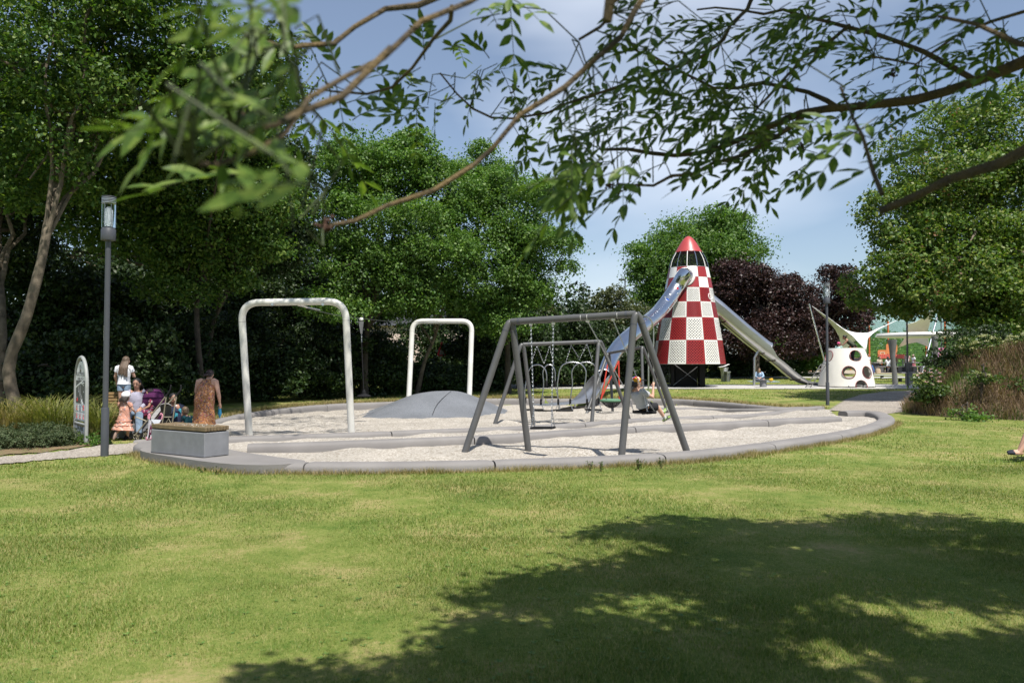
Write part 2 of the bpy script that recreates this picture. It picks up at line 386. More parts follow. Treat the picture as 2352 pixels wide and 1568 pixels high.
def grid_axis(segs):
    out = []
    for a, b, st in segs:
        n = max(1, round((b - a) / st)); out += [a + (b - a) * i / n for i in range(n)]
    return np.array(out + [segs[-1][1]])
gx = grid_axis([(-900, -120, 60), (-120, -30, 6), (-30, -14, 1), (-14, 16, .2), (16, 34, 1), (34, 120, 6), (120, 900, 60)])
gy = grid_axis([(-200, -10, 20), (-10, 8, 1), (8, 38, .2), (38, 60, .6), (60, 140, 4), (140, 1500, 90)])
XX, YY = np.meshgrid(gx, gy); ZZ = np.interp(YY, [a for a, _ in TY], [z for _, z in TY])
ZZ = ZZ + .012 * np.sin(XX * 1.3 + 2 * np.sin(YY * .7)) * np.sin(YY * 1.1) * (YY < 60)
ins = np_inpoly(XX, YY, PITXY); ZZ = np.where(ins, ZZ - np.where((XX > 8.6) & (YY < 28), .06, .6), ZZ)
nx, ny = len(gx), len(gy); I = np.arange(nx * ny).reshape(ny, nx)
q = np.stack([I[:-1, :-1], I[:-1, 1:], I[1:, 1:], I[1:, :-1]], -1).reshape(-1, 4)
V = np.stack([XX, YY, ZZ], -1).reshape(-1, 3)
me = bpy.data.meshes.new('lawn'); me.vertices.add(len(V)); me.vertices.foreach_set('co', V.astype(np.float32).ravel())
me.loops.add(q.size); me.loops.foreach_set('vertex_index', q.astype(np.int32).ravel()); me.polygons.add(len(q)); me.polygons.foreach_set('loop_start', np.arange(0, q.size, 4, dtype=np.int32)); me.update(calc_edges=True)
me.materials.append(M_LAWN); me.polygons.foreach_set('use_smooth', [True] * len(q))
lawn = bpy.data.objects.new('lawn', me); C.objects.link(lawn); tag(lawn, 'sunlit mown lawn with dry yellow patches', kind='structure')

def sheet(name, poly, lv, mat, step=.35, und=0.0, kind='structure', label=None):
    xs = [p[0] for p in poly]; ys = [p[1] for p in poly]
    ax = np.arange(min(xs) - step, max(xs) + 2 * step, step); ay = np.arange(min(ys) - step, max(ys) + 2 * step, step)
    X, Y = np.meshgrid(ax, ay); vs = []; idx = {}; fs = []
    for j in range(len(ay) - 1):
        for i in range(len(ax) - 1):
            if not inpoly(ax[i] + step / 2, ay[j] + step / 2, poly): continue
            f = []
            for di, dj in ((0, 0), (1, 0), (1, 1), (0, 1)):
                k = (i + di, j + dj)
                if k not in idx:
                    x, y = ax[k[0]], ay[k[1]]; idx[k] = len(vs)
                    z = lv(x, y) + und * (math.sin(x * 2.1 + 1.7 * math.sin(y * 1.3)) * math.sin(y * 1.9 + x * .4) + .6 * math.sin(x * 5.3 + y * 2.2) * math.sin(y * 4.7 - x))
                    vs.append((x, y, z))
                f.append(idx[k])
            fs.append(f)
    b = MB(); b.v = vs; b.f = fs; b.mi = [0] * len(fs)
    o = b.build(name, mat); tag(o, label, kind=kind); return o
HOL = [(G(1247, 1036), .10, .5), (G(1390, 1036), .09, .5), (G(1290, 975, PZ), .07, .5), (G(1240, 972, PZ), .07, .4), (G(700, 985), .05, .9), (G(1000, 1010), .03, .8), (G(1700, 1000), .03, .9)]
sheet('gravel_pit', PITXY, lambda x, y: PZ(x, y) - sum(d * math.exp(-((x - c.x) ** 2 + (y - c.y) ** 2) / (2 * s_ * s_)) for c, d, s_ in HOL), M_GRAVEL, .16, .030, label='pale gravel filling the playground pit')
sheet('gravel_path', PATHXY[0], lambda x, y: T(x, y) + .016, M_GRIT, .12, .004, label='grit path at the left')
sheet('gravel_path', PATHXY[1], lambda x, y: T(x, y) + .016, M_GRIT, .15, .004, label='grit path leading off to the right')
M_DIRT = pm('dry soil', (.20, .12, .075), .95, 0, .3, 6, .5, 40, col2=(.13, .115, .05))
sheet('pavement', [(-4, 41.6), (34, 41.6), (34, 46.2), (-4, 46.2)], lambda x, y: T(x, y) + .02, M_PAVE, .6, label='pale paved strip under the rocket')
sheet('pavement', [(8, 55.6), (40, 55.6), (40, 57.4), (8, 57.4)], lambda x, y: T(x, y) + .02, M_PAVE, .6, label='narrow pale path in front of the picnic place')
sheet('pavement', [(19, 62.4), (46, 62.4), (46, 70), (19, 70)], lambda x, y: T(x, y) + .02, pm('sandy paving', (.34, .29, .22), .9, 0, .15, 2), .8, label='sandy paving under the picnic tables')

def kerb(pts, w, ztop, zbot, label, joint=2.9, dark=0):
    line = catmull(pts, .12); n = len(line); b = MB(); prof = []
    m = 9
    for i in range(m + 1):
        a = math.pi * i / m; c = math.cos(a); s_ = math.sin(a)
        prof.append((math.copysign(abs(c) ** .55, c) * w / 2, abs(s_) ** .55))
    acc = 0; seg = []; segs = []
    for i, p in enumerate(line):
        seg.append(p)
        if i: acc += (p - line[i - 1]).length
        if acc > joint and n - i > 6: segs.append(seg); seg = [line[i]]; acc = 0
    segs.append(seg)
    for sg in segs:
        vs = []; k = len(sg); P_ = len(prof) + 2
        for i, p in enumerate(sg):
            t = sg[min(i + 1, k - 1)] - sg[max(i - 1, 0)]; t.z = 0; t.normalize(); nrm = Vector((t.y, -t.x, 0))
            end = i in (0, k - 1); pp = p + t * (.012 if i == 0 else -.012 if i == k - 1 else 0); s_ = .93 if end else 1
            zt = ztop(p.x, p.y) if callable(ztop) else ztop; zb = zbot(p.x, p.y) if callable(zbot) else zbot; zb -= .3
            vs.append(pp + nrm * w / 2 * s_ + Vector((0, 0, zb - p.z)))
            for x, z in prof: vs.append(Vector((pp.x, pp.y, 0)) + nrm * x * s_ + Vector((0, 0, zt - .13 + .13 * z * s_)))
            vs.append(pp - nrm * w / 2 * s_ + Vector((0, 0, zb - p.z)))
        fs = [(i * P_ + j, i * P_ + j + 1, (i + 1) * P_ + j + 1, (i + 1) * P_ + j) for i in range(k - 1) for j in range(P_ - 1)]
        fs += [tuple(range(P_)), tuple((k - 1) * P_ + j for j in range(P_))]
        b.add(vs, fs)
    o = b.build('kerb', M_KERB, ang=50); tag(o, label, kind='structure'); return o
off = Vector((0, .2, 0))
def inset(pts, d):
    out = []
    for i, p in enumerate(pts):
        t = pts[min(i + 1, len(pts) - 1)] - pts[max(i - 1, 0)]; t.z = 0; t.normalize(); out.append(p + Vector((-t.y, t.x, 0)) * d)
    return out
kerb(inset(FRONT, .21), .42, .14, 0, 'rounded concrete kerb along the front of the gravel pit', 2.75)
kerb([p + Vector((0, .2, 0)) for p in BACK], .42, lambda x, y: T(x, y) + .03, lambda x, y: -.3, 'rounded concrete kerb along the back of the gravel pit', 3.2)
kerb([p + Vector((0, .18, 0)) for p in K1], .38, .12, -.1, 'rounded concrete kerb across the gravel pit', 4.2)
kerb([p + Vector((0, .15, 0)) for p in K2], .34, lambda x, y: PZ(x, y) + .085, -.2, 'low concrete kerb across the middle of the gravel pit', 5.2)
kerb([G(*p, lv=PZ) + Vector((0, .15, 0)) for p in [(1500, 941), (1623, 943), (1760, 944), (1865, 941)]], .34, lambda x, y: PZ(x, y) + .09, -.4, 'low concrete kerb step inside the back kerb', 3)
b = MB(); pad = catmull([G(*p, lv=.13) for p in [(322, 1033), (345, 1041), (400, 1050), (470, 1060), (545, 1067), (620, 1068), (680, 1064), (700, 1058), (640, 1050), (570, 1040), (500, 1028), (420, 1022), (350, 1025)]], .1, True)
b.prism([(p.x, p.y) for p in pad], -.3, .136); tag(b.build('pavement', M_KERB, ang=30), 'flat concrete pad under the front bench', kind='structure')

# mound of rubber
MC = Vector((-2.65, 28.3, 0)); b = MB(); vs = []; fs = []; na, nr = 64, 22
def mz(r): return .78 * (1 - r * r) ** 1.7 * (1 + .1 * r)
for i in range(nr + 1):
    r = i / nr
    for j in range(na):
        a = 2 * math.pi * j / na; wob = 1 + .04 * math.sin(3 * a + 1) + .03 * math.sin(5 * a)
        x = MC.x + 2.75 * r * wob * math.cos(a) - .12 * r + .25 * (1 - r); y = MC.y + 5.2 * r * wob * math.sin(a)
        crease = .0
        vs.append((x, y, PZ(x, y) - .05 + mz(r) + .012 * math.sin(x * 4) * math.sin(y * 3)))
fs = [(i * na + j, i * na + (j + 1) % na, (i + 1) * na + (j + 1) % na, (i + 1) * na + j) for i in range(nr) for j in range(na)]
b.add(vs, fs)
M_RUB = gravel_mat('blue grey rubber crumb', (.17, .185, .21), (.21, .225, .25), (.28, .29, .31), 70)
mound = b.build('rubber_mound', M_RUB); tag(mound, 'blue grey rubber mound rising from the gravel under the far white frame', 'mound')
def msurf(x, y): r = min(1, math.hypot((x - MC.x - .15) / 2.75, (y - MC.y) / 5.2)); return PZ(x, y) - .05 + mz(r)
b = MB(); sp_ = []
for i in range(13):
    t = i / 12; dx_, dz_ = ray(1036 - 42 * t - 8 * math.sin(t * 3.1), 899 + 54 * t)
    y = 23.0
    while y < 32 and HC + dz_ * y > msurf(dx_ * y, y): y += .03
    sp_.append(Vector((dx_ * y, y, msurf(dx_ * y, y) + .012)))
b.tube(sp_, .007, 5); b.build('seam', M_BLACKRUB, mound)

# ------------------------------------------------------------------ grass blades
def grass_mat():
    return leafmat('grass blades', (.084, .154, .022), (.170, .228, .044), (.40, .345, .15), .3, .6)
M_GRASS = grass_mat()
rg = np.random.default_rng(5)
_vg = np.random.default_rng(8).random((64, 64)) - .5
def vnoise(x, y):
    i, j = np.floor(x).astype(int), np.floor(y).astype(int); u, v = x - i, y - j; u, v = u * u * (3 - 2 * u), v * v * (3 - 2 * v); g = lambda a, b: _vg[a % 64, b % 64]
    return (g(i, j) * (1 - u) + g(i + 1, j) * u) * (1 - v) + (g(i, j + 1) * (1 - u) + g(i + 1, j + 1) * u) * v
def blades(n, ymin, ymax, h, w, bias=1.0, xl=.70, extra=None):
    y = ymin + (ymax - ymin) * rg.random(n) ** bias; x = (rg.random(n) * 2 - 1) * xl * y
    if extra is not None: x, y = extra
    # clumped growth: thin out where a smooth field is low
    f = vnoise(x * 1.7, y * 1.7) * .9 + vnoise(x * 6 + 31, y * 6 + 7) * .8
    keep = rg.random(len(x)) < .74 + .45 * f
    ex = np.zeros(len(x), bool)
    for poly in [PITXY] + PATHXY: ex |= np_inpoly(x, y, poly)
    ex |= (y > 41.5) & (y < 46.3) | (y > 55.5) & (y < 57.5)
    keep &= ~ex; x, y, f = x[keep], y[keep], f[keep]; n = len(x)
    z = np.interp(y, [a for a, _ in TY], [c for _, c in TY])
    hh = h * (.55 + .8 * rg.random(n)) * (1 + .5 * f); a = rg.random(n) * 2 * np.pi; lean = hh * (.35 + .9 * rg.random(n)); b_ = a + np.pi / 2 + (rg.random(n) - .5)
    ww = w * (.7 + .6 * rg.random(n))
    p0 = np.stack([x - np.cos(a) * ww / 2, y - np.sin(a) * ww / 2, z - .006], -1); p1 = np.stack([x + np.cos(a) * ww / 2, y + np.sin(a) * ww / 2, z - .006], -1)
    tip = np.stack([x + np.cos(b_) * lean, y + np.sin(b_) * lean, z + hh], -1)
    return np.stack([p0, p1, tip], 1).reshape(-1, 3)
B = [blades(360000, 3.6, 7.5, .021, .0042, .85), blades(250000, 7, 12.5, .024, .007, .85), blades(110000, 12, 22, .03, .013), blades(60000, 33, 55, .06, .03)]
o = bpy.data.objects.new('grass', np_mesh('grass', np.concatenate(B), 3, M_GRASS)); C.objects.link(o); tag(o, 'short mown grass blades of the lawn', 'grass', kind='stuff')
# broad leaved weeds, clover and fallen leaves in the turf
nw = 1300; wy = 3.8 + 9 * rg.random(nw) ** 1.1; wx = (rg.random(nw) * 2 - 1) * .68 * wy; kw = ~np_inpoly(wx, wy, PITXY) & (vnoise(wx * .9 + 5, wy * .9) > -.02); wx, wy = wx[kw], wy[kw]
wv = []
for x, y in zip(wx, wy):
    nl = int(rg.integers(3, 7)); sz = .012 + .018 * rg.random()
    for k in range(nl):
        a = 6.283 * k / nl + rg.random(); d = np.array([math.cos(a), math.sin(a), .35]); b_ = np.array([-math.sin(a), math.cos(a), .1]); c = np.array([x, y, .006]); wv += [c, c + d * sz * .55 + b_ * sz * .32, c + d * sz, c + d * sz * .55 - b_ * sz * .32]
o = bpy.data.objects.new('clover', np_mesh('clover', np.array(wv), 4, leafmat('clover leaves', (.07, .15, .03), (.11, .20, .045), (.18, .25, .07), .3, .5))); C.objects.link(o); tag(o, 'clover and small broad leaved weeds in the lawn', 'weeds', kind='stuff')
# dry longer fringe along the kerb
line = catmull(FRONT, .02); pts = np.array([(p.x, p.y) for p in line]); pick = pts[rg.integers(0, len(pts), 26000)]
ctr = np.array([2.5, 17.0]); d = pick - ctr; d /= np.linalg.norm(d, axis=1)[:, None]
pick = pick + d * (np.abs(rg.normal(0, .13, len(pick))) - .01)[:, None]
keepf = pick[:, 1] < 21
M_DRYG = leafmat('dry grass blades', (.13, .14, .035), (.26, .20, .085), (.40, .31, .17), .25, .7)
fr = blades(0, 1, 2, .075, .007, extra=(pick[keepf, 0], pick[keepf, 1]))
o = bpy.data.objects.new('grass', np_mesh('grass', fr, 3, M_DRYG)); C.objects.link(o); tag(o, 'dry longer grass fringe along the front kerb', 'grass', kind='stuff')
# back fringe of long grass behind the back kerb and under the hedges
pk = np.array([(p.x, p.y) for p in catmull(BACK, .05)]); pk = pk[rg.integers(0, len(pk), 24000)] + np.stack([rg.normal(0, .2, 24000), .35 + np.abs(rg.normal(0, .7, 24000))], -1)
fr = blades(0, 1, 2, .12, .02, extra=(pk[:, 0], pk[:, 1]))
o = bpy.data.objects.new('grass', np_mesh('grass', fr, 3, M_DRYG)); C.objects.link(o); tag(o, 'ragged grass behind the back kerb', 'grass', kind='stuff')
# ------------------------------------------------------------------ trees and shrubs
LF_MAPLE = leafmat('maple leaves', (.034, .080, .014), (.068, .138, .024), (.15, .205, .036), .32)
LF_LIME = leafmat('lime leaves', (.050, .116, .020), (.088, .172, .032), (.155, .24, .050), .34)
LF_OLD = leafmat('yellowing maple leaves', (.050, .105, .017), (.098, .168, .030), (.20, .225, .050), .32)
LF_RUST = leafmat('rusty maple seeds', (.13, .06, .03), (.20, .10, .05), (.22, .14, .06), .2)
LF_DARK = leafmat('dark shaded leaves', (.012, .028, .007), (.022, .046, .011), (.045, .075, .016), .15)  # dark green; the gloom under the trees is mixed into the leaf colour
LF_PURP = leafmat('copper beech leaves', (.018, .009, .009), (.034, .016, .015), (.070, .034, .030), .15, .45)
LF_OLIVE = leafmat('olive shrub leaves', (.045, .062, .022), (.075, .090, .035), (.12, .13, .055), .25)
LF_ASH = leafmat('ash leaflets', (.055, .105, .017), (.10, .165, .028), (.18, .24, .052), .34, .42)
def leaves(pos, out, size, rs, up=.55, aspect=.62):
    n = len(pos); a = rs.normal(size=(n, 3)); nr = rs.normal(size=(n, 3)) * .75 + out * .5 + np.array([0, 0, up]); nr /= np.linalg.norm(nr, axis=1)[:, None]
    a -= nr * (a * nr).sum(1)[:, None]; a /= np.linalg.norm(a, axis=1)[:, None] + 1e-9; b = np.cross(nr, a)
    Ls = np.asarray(size) * (.65 + .7 * rs.random(n))[:, None]; Wd = Ls * aspect
    v = np.stack([pos - a * Ls * .5, pos + b * Wd * .5 + nr * Ls * .1 + a * Ls * .05, pos + a * Ls * .5 - nr * Ls * .06, pos - b * Wd * .5 + nr * Ls * .1 + a * Ls * .05], 1)
    return v.reshape(-1, 3)
def crown_pts(blobs, n, rs, clump=.45, shell=.45, zflat=.55, sprig=0):
    """boughs: every lobe of the crown carries a score of smaller leafy tufts round a loose core"""
    vol = np.array([b[3] * b[4] * b[5] for b in blobs]) ** (2 / 3); cnt = (vol / vol.sum() * n).astype(int); PO, OU = [], []
    for bl, m in zip(blobs, cnt):
        R3 = np.array(bl[3:6]); c0 = np.array(bl[:3]); kt = int(np.clip(16 * (R3.mean() / 2.0), 9, 26))
        d = rs.normal(size=(kt, 3)); d /= np.linalg.norm(d, axis=1)[:, None]; tc_ = d * R3 * (.55 + .42 * rs.random((kt, 1))); tr = np.clip(R3.mean() * (.24 + .22 * rs.random(kt)), .25, 1.5)
        w = tr ** 2; mt = (w / w.sum() * m * .74).astype(int)
        for c, r_, q in zip(tc_, tr, mt):
            per = 9; k = max(1, q // per); e = rs.normal(size=(k, 3)); e[:, 2] = e[:, 2] * .8 + .28; e /= np.linalg.norm(e, axis=1)[:, None]
            sp = e * (r_ * (.55 + .5 * rs.random((k, 1)) ** .7)) * np.array([1.15, 1.15, .72]); sp[:, 2] -= .10 * r_ * (np.hypot(sp[:, 0], sp[:, 1]) / r_) ** 2
            p = c + sp[:, None, :] + rs.normal(size=(k, per, 3)) * clump * .26 * np.array([1, 1, .6]); p = p.reshape(-1, 3); PO.append(p + c0); o = (p - c) ; o /= np.linalg.norm(o, axis=1)[:, None] + 1e-6; OU.append(o)
        k = max(1, int(m * .26) // 40); d = rs.normal(size=(k, 3)); d /= np.linalg.norm(d, axis=1)[:, None]; c = d * R3 * (.25 + .7 * rs.random((k, 1)) ** .6)
        p = c[:, None, :] + rs.normal(size=(k, 40, 3)) * clump * .8 * np.array([1, 1, zflat]); PO.append((p + c0).reshape(-1, 3)); o = p / (np.linalg.norm(p, axis=2)[..., None] + 1e-6); OU.append(o.reshape(-1, 3))
    return np.concatenate(PO), np.concatenate(OU)
def limb(mb, a, b, r0, r1, rs, wob=.25, n=7, sides=8):
    a = Vector(a); b = Vector(b); pts = []
    for i in range(n + 1):
        t = i / n; p = a.lerp(b, t); k = math.sin(t * math.pi) * min(wob, .16 * (b - a).length)
        pts.append(p + Vector((rs.normal(0, k * .5), rs.normal(0, k * .5), k * .8)))
    mb.tube(pts, [r0 + (r1 - r0) * i / n for i in range(n + 1)], sides)
    return pts
def tree(name, label, cat, base, blobs, n, size, leafm, seed, trunk_r=.2, trunk=None, barkm=None, clump=.45, group=None, shell=.45, rust=0, aspect=.62, minz=None, extra=None):
    rs = np.random.default_rng(seed); base = Vector(base); t = thing(name, label, cat, base, 0, group)
    pts, out = crown_pts(blobs, n, rs, clump, shell)
    if extra is not None: pts = np.concatenate([pts, extra]); out = np.concatenate([out, np.zeros_like(extra)])
    if minz is not None: k = pts[:, 2] > minz; pts, out = pts[k], out[k]
    me = np_mesh('crown', leaves(pts - np.array(base), out, size, rs, aspect=aspect), 4, leafm)
    o = bpy.data.objects.new('crown', me); C.objects.link(o); o.parent = t
    if rust:
        k = rs.integers(0, len(pts), rust); cl = pts[k][:, None, :] + rs.normal(0, .18, (rust, 14, 3)); cl = cl.reshape(-1, 3)
        o2 = bpy.data.objects.new('seed_clusters', np_mesh('seed_clusters', leaves(cl - np.array(base), np.zeros_like(cl), size * .8, rs), 4, LF_RUST)); C.objects.link(o2); o2.parent = t
    mb = MB(); top = Vector((sum(b[0] for b in blobs) / len(blobs), sum(b[1] for b in blobs) / len(blobs), sum(b[2] for b in blobs) / len(blobs)))
    path = trunk or [base + Vector((0, 0, -.2)), base.lerp(top, .06) + Vector((0, 0, .30 * (top.z - base.z))), base.lerp(top, .5) + Vector((0, 0, .12 * (top.z - base.z))), top + Vector((0, 0, .4))]
    sp = catmull(path, .4); m = len(sp)
    mb.tube(sp, [trunk_r * (1.25 - .2 * min(1, i / 3) - .8 * i / m) * (1 + .05 * math.sin(i * 2.3)) for i in range(m)], 12)
    for bl in blobs:
        for k in range(3):
            s_ = sp[int(m * (.4 + .5 * rs.random()))]; d = rs.normal(size=3); d /= np.linalg.norm(d); d[2] = abs(d[2]) * .6
            limb(mb, s_, Vector(bl[:3]) + Vector((d[0] * bl[3] * .75, d[1] * bl[4] * .75, d[2] * bl[5] * .7)), trunk_r * .4, .02, rs)
    mb.build('trunk', barkm or M_BARK, t)
    return t
def px_blob(px, py, y, rpx, rpy=None, ry=None):
    c = P(px, py, y); k = y / F; rx = rpx * k; rz = (rpy or rpx) * k
    return (c.x, c.y, c.z, rx, ry or (rx + rz) / 2, rz)
# left maples, nearest; their overhang above the picture keeps the benches and the back of the pit in dappled shade
_r = np.random.default_rng(17); OV = []
def overhang(n, x, y, z):
    k = 0
    while k < n:
        p = Vector((x[0] + (x[1] - x[0]) * _r.random(), y[0] + (y[1] - y[0]) * _r.random(), z[0] + (z[1] - z[0]) * _r.random())); h = 8.2 + 4.5 * _r.random() - p.z
        q = p + SUNV * (h / SUNV.z); k += 1
        if pix(q)[1] < -70: OV.append(q)
overhang(16, (-7.6, -6.2), (16.9, 17.5), (.9, 1.6)); overhang(28, (-7.9, -6.0), (17.4, 19.2), (0, .9)); overhang(26, (-6.6, -3.9), (17.5, 19.2), (0, 0))
overhang(170, (-10.5, -4.6), (20.5, 29), (0, .6)); overhang(300, (-15, -4), (22, 33), (.5, 4.5)); overhang(60, (-14, -9), (17.5, 21), (0, 3)); overhang(60, (-12.6, -10.6), (19, 20.5), (0, 6))
OV = np.array(OV); OV = (OV[:, None, :] + _r.normal(0, .26, (len(OV), 42, 3)) * np.array([1, 1, .5])).reshape(-1, 3)
tree('maple_tree', 'tall maple with leaning lichen spotted trunk at the left edge', 'tree', (-11.9, 19.5, 0),
     [px_blob(80, 120, 20.5, 260, 200), px_blob(330, 60, 22, 190, 170), px_blob(200, -180, 22, 330, 200), px_blob(-60, 330, 21, 190, 150), px_blob(240, 330, 24, 210, 130), px_blob(420, 250, 24, 120, 160), px_blob(90, 430, 20.5, 120, 60), px_blob(150, 300, 20, 130, 90)],
     90000, .125, LF_MAPLE, 11, .145, [Vector((-11.9, 19.5, -.2)), P(20, 850, 19.5), P(60, 730, 19.6), P(95, 600, 19.8), P(120, 470, 20), P(170, 330, 20.6), P(230, 150, 21.5), P(250, 0, 22)], extra=OV)
tree('maple_tree', 'maple cut off by the left picture edge behind the leaning one', 'tree', G(-2, 960),
     [px_blob(-120, 250, 25, 200, 220), px_blob(60, 420, 26, 170, 120), px_blob(30, 560, 27, 130, 80)], 34000, .14, LF_DARK, 12, .2)
tree('maple_tree', 'broad maple over the benches, its crown ending beside the blue sky', 'tree', (-9.9, 26.5, 0),
     [px_blob(540, 330, 26.5, 110, 130), px_blob(430, 430, 26, 190, 130), px_blob(600, 470, 27, 90, 120), px_blob(300, 500, 25.5, 160, 100), px_blob(520, 560, 26.5, 150, 60), px_blob(450, 640, 26.5, 150, 50), (-7.8, 21.6, 9.2, 1.9, 2.2, 1.7)],
     80000, .125, LF_MAPLE, 13, .11, [Vector((-10.4, 27, -.2)), P(452, 740, 26.5), P(460, 620, 26.5), P(480, 480, 26.5), P(520, 350, 26.5)], M_BARKD)
tree('maple_tree', 'slim maple standing just right of the broad one over the benches', 'tree', G(478, 930),
     [px_blob(590, 330, 29.5, 85, 120), px_blob(640, 440, 29, 70, 130), px_blob(600, 560, 29, 100, 80)], 34000, .14, LF_DARK, 14, .10, None, M_BARKD)
# centre group of limes
tree('lime_tree', 'wide lime tree behind the near white frame, tallest of the middle group', 'tree', (-6.4, 34.6, 0),
     [px_blob(800, 390, 33.5, 100, 110), px_blob(900, 400, 34, 100, 105), px_blob(770, 520, 33, 110, 90), px_blob(900, 540, 33, 120, 100), px_blob(1010, 450, 34.5, 90, 100), px_blob(830, 620, 32.6, 120, 55), px_blob(780, 695, 31.5, 95, 42), px_blob(930, 680, 32.8, 80, 40), px_blob(1000, 580, 33.5, 90, 80)],
     105000, .125, LF_LIME, 21, .16, None, M_BARKD)
tree('lime_tree', 'rounded lime tree behind the far white frame, right end of the middle group', 'tree', (-.2, 37.5, .1),
     [px_blob(1180, 480, 36.5, 100, 100), px_blob(1110, 420, 38, 80, 80), px_blob(1250, 580, 36, 90, 75), px_blob(1130, 590, 35.5, 110, 80), px_blob(1200, 660, 36, 100, 45), px_blob(1180, 730, 36, 100, 45), px_blob(1050, 660, 35, 80, 50)],
     85000, .125, LF_LIME, 22, .15, None, M_BARKD)
tree('lime_tree', 'slender pale crowned tree leaning behind the far white frame', 'tree', G(958, 905),
     [px_blob(1000, 690, 35, 90, 50), px_blob(930, 690, 36, 70, 50)], 7500, .15, LF_LIME, 23, .11, [G(958, 905), P(975, 830, 37), P(1000, 770, 37), P(1020, 690, 36.5)])
# dark undergrowth behind the back kerb, one shrub after another
HG = 'dark shrubs behind the back kerb'
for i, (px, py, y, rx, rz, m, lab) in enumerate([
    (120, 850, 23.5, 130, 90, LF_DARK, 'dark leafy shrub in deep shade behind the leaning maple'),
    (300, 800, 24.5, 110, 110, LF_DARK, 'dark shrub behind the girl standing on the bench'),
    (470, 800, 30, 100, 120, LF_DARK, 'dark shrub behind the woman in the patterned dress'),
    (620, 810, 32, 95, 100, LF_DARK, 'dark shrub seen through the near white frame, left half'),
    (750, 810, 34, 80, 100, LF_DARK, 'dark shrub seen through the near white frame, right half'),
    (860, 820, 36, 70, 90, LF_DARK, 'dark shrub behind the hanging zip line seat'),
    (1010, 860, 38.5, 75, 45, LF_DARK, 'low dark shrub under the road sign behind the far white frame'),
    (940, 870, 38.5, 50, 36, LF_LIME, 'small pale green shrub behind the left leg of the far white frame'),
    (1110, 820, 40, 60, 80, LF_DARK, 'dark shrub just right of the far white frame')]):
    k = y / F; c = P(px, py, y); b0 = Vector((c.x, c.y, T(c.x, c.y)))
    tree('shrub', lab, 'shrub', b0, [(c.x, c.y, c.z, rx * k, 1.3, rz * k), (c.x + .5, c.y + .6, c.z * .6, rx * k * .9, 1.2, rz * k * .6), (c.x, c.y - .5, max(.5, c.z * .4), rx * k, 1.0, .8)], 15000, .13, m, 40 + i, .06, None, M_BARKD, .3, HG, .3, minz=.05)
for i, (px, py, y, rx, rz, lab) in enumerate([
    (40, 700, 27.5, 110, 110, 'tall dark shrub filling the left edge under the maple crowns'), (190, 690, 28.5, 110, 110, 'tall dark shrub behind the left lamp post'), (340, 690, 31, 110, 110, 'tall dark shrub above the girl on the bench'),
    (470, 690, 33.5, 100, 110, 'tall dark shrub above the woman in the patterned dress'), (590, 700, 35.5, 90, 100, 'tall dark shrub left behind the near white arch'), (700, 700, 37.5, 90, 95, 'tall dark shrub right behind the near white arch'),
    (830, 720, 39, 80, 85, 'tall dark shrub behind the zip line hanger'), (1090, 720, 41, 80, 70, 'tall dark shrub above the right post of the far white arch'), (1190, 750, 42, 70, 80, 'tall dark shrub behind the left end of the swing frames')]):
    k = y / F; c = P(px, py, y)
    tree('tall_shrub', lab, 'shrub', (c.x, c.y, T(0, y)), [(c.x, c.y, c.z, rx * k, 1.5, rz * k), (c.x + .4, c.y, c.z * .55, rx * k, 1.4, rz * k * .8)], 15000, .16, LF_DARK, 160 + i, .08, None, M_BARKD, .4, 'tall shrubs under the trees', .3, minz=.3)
HG2 = 'hedge bushes between the middle trees and the rocket'
for i, (px, py, y, rx, rz, m, lab) in enumerate([
    (1230, 800, 44, 70, 85, LF_DARK, 'dense bush behind the left legs of the swing frames'),
    (1330, 790, 45, 60, 80, LF_DARK, 'dense bush behind the curved swing arms'),
    (1400, 720, 50, 85, 60, LF_OLIVE, 'round olive green bush left of the rocket slide'),
    (1440, 810, 47, 60, 70, LF_DARK, 'dense bush behind the tube slide exit'),
    (1505, 830, 50, 55, 55, LF_DARK, 'dense bush left of the rocket base'),
    (1640, 830, 58, 70, 45, LF_DARK, 'green bush behind the rocket base and the bins'),
    (1730, 825, 60, 70, 50, LF_DARK, 'green bush behind the person sitting on the grass'),
    (1815, 815, 62, 60, 55, LF_LIME, 'light green bush behind the end of the open slide'),
    (1205, 720, 47, 70, 40, LF_OLIVE, 'thin brownish bush behind the front swing bar')]):
    k = y / F; c = P(px, py, y); b0 = Vector((c.x, c.y, T(c.x, c.y)))
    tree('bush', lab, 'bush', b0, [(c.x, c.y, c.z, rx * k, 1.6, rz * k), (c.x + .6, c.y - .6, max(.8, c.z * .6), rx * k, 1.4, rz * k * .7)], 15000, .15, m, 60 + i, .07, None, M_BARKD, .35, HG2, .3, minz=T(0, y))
# trees round the rocket
tree('lime_tree', 'big round green tree behind the rocket', 'tree', (13.9, 61, .5),
     [px_blob(1590, 590, 60, 125, 110), px_blob(1500, 640, 60, 65, 60), px_blob(1690, 580, 61, 75, 85), px_blob(1640, 540, 60, 90, 70), px_blob(1480, 600, 60.5, 45, 50), px_blob(1560, 720, 60, 110, 70)],
     80000, .19, LF_LIME, 31, .3, clump=.7)
tree('copper_beech', 'purple leaved tree just right of the rocket', 'tree', G(1738, 872),
     [px_blob(1745, 690, 55, 95, 85), px_blob(1700, 650, 55, 50, 70), px_blob(1815, 705, 55, 55, 70), px_blob(1760, 780, 54.5, 110, 45)],
     60000, .17, LF_PURP, 32, .2, None, M_BARKD, clump=.55)
tree('copper_beech', 'purple leaved tree behind the right hand lamp', 'tree', G(1900, 866),
     [px_blob(1915, 680, 59, 55, 70), px_blob(1940, 740, 60, 60, 55), px_blob(1870, 770, 59, 60, 55)], 30000, .19, LF_PURP, 33, .16, None, M_BARKD, clump=.55)
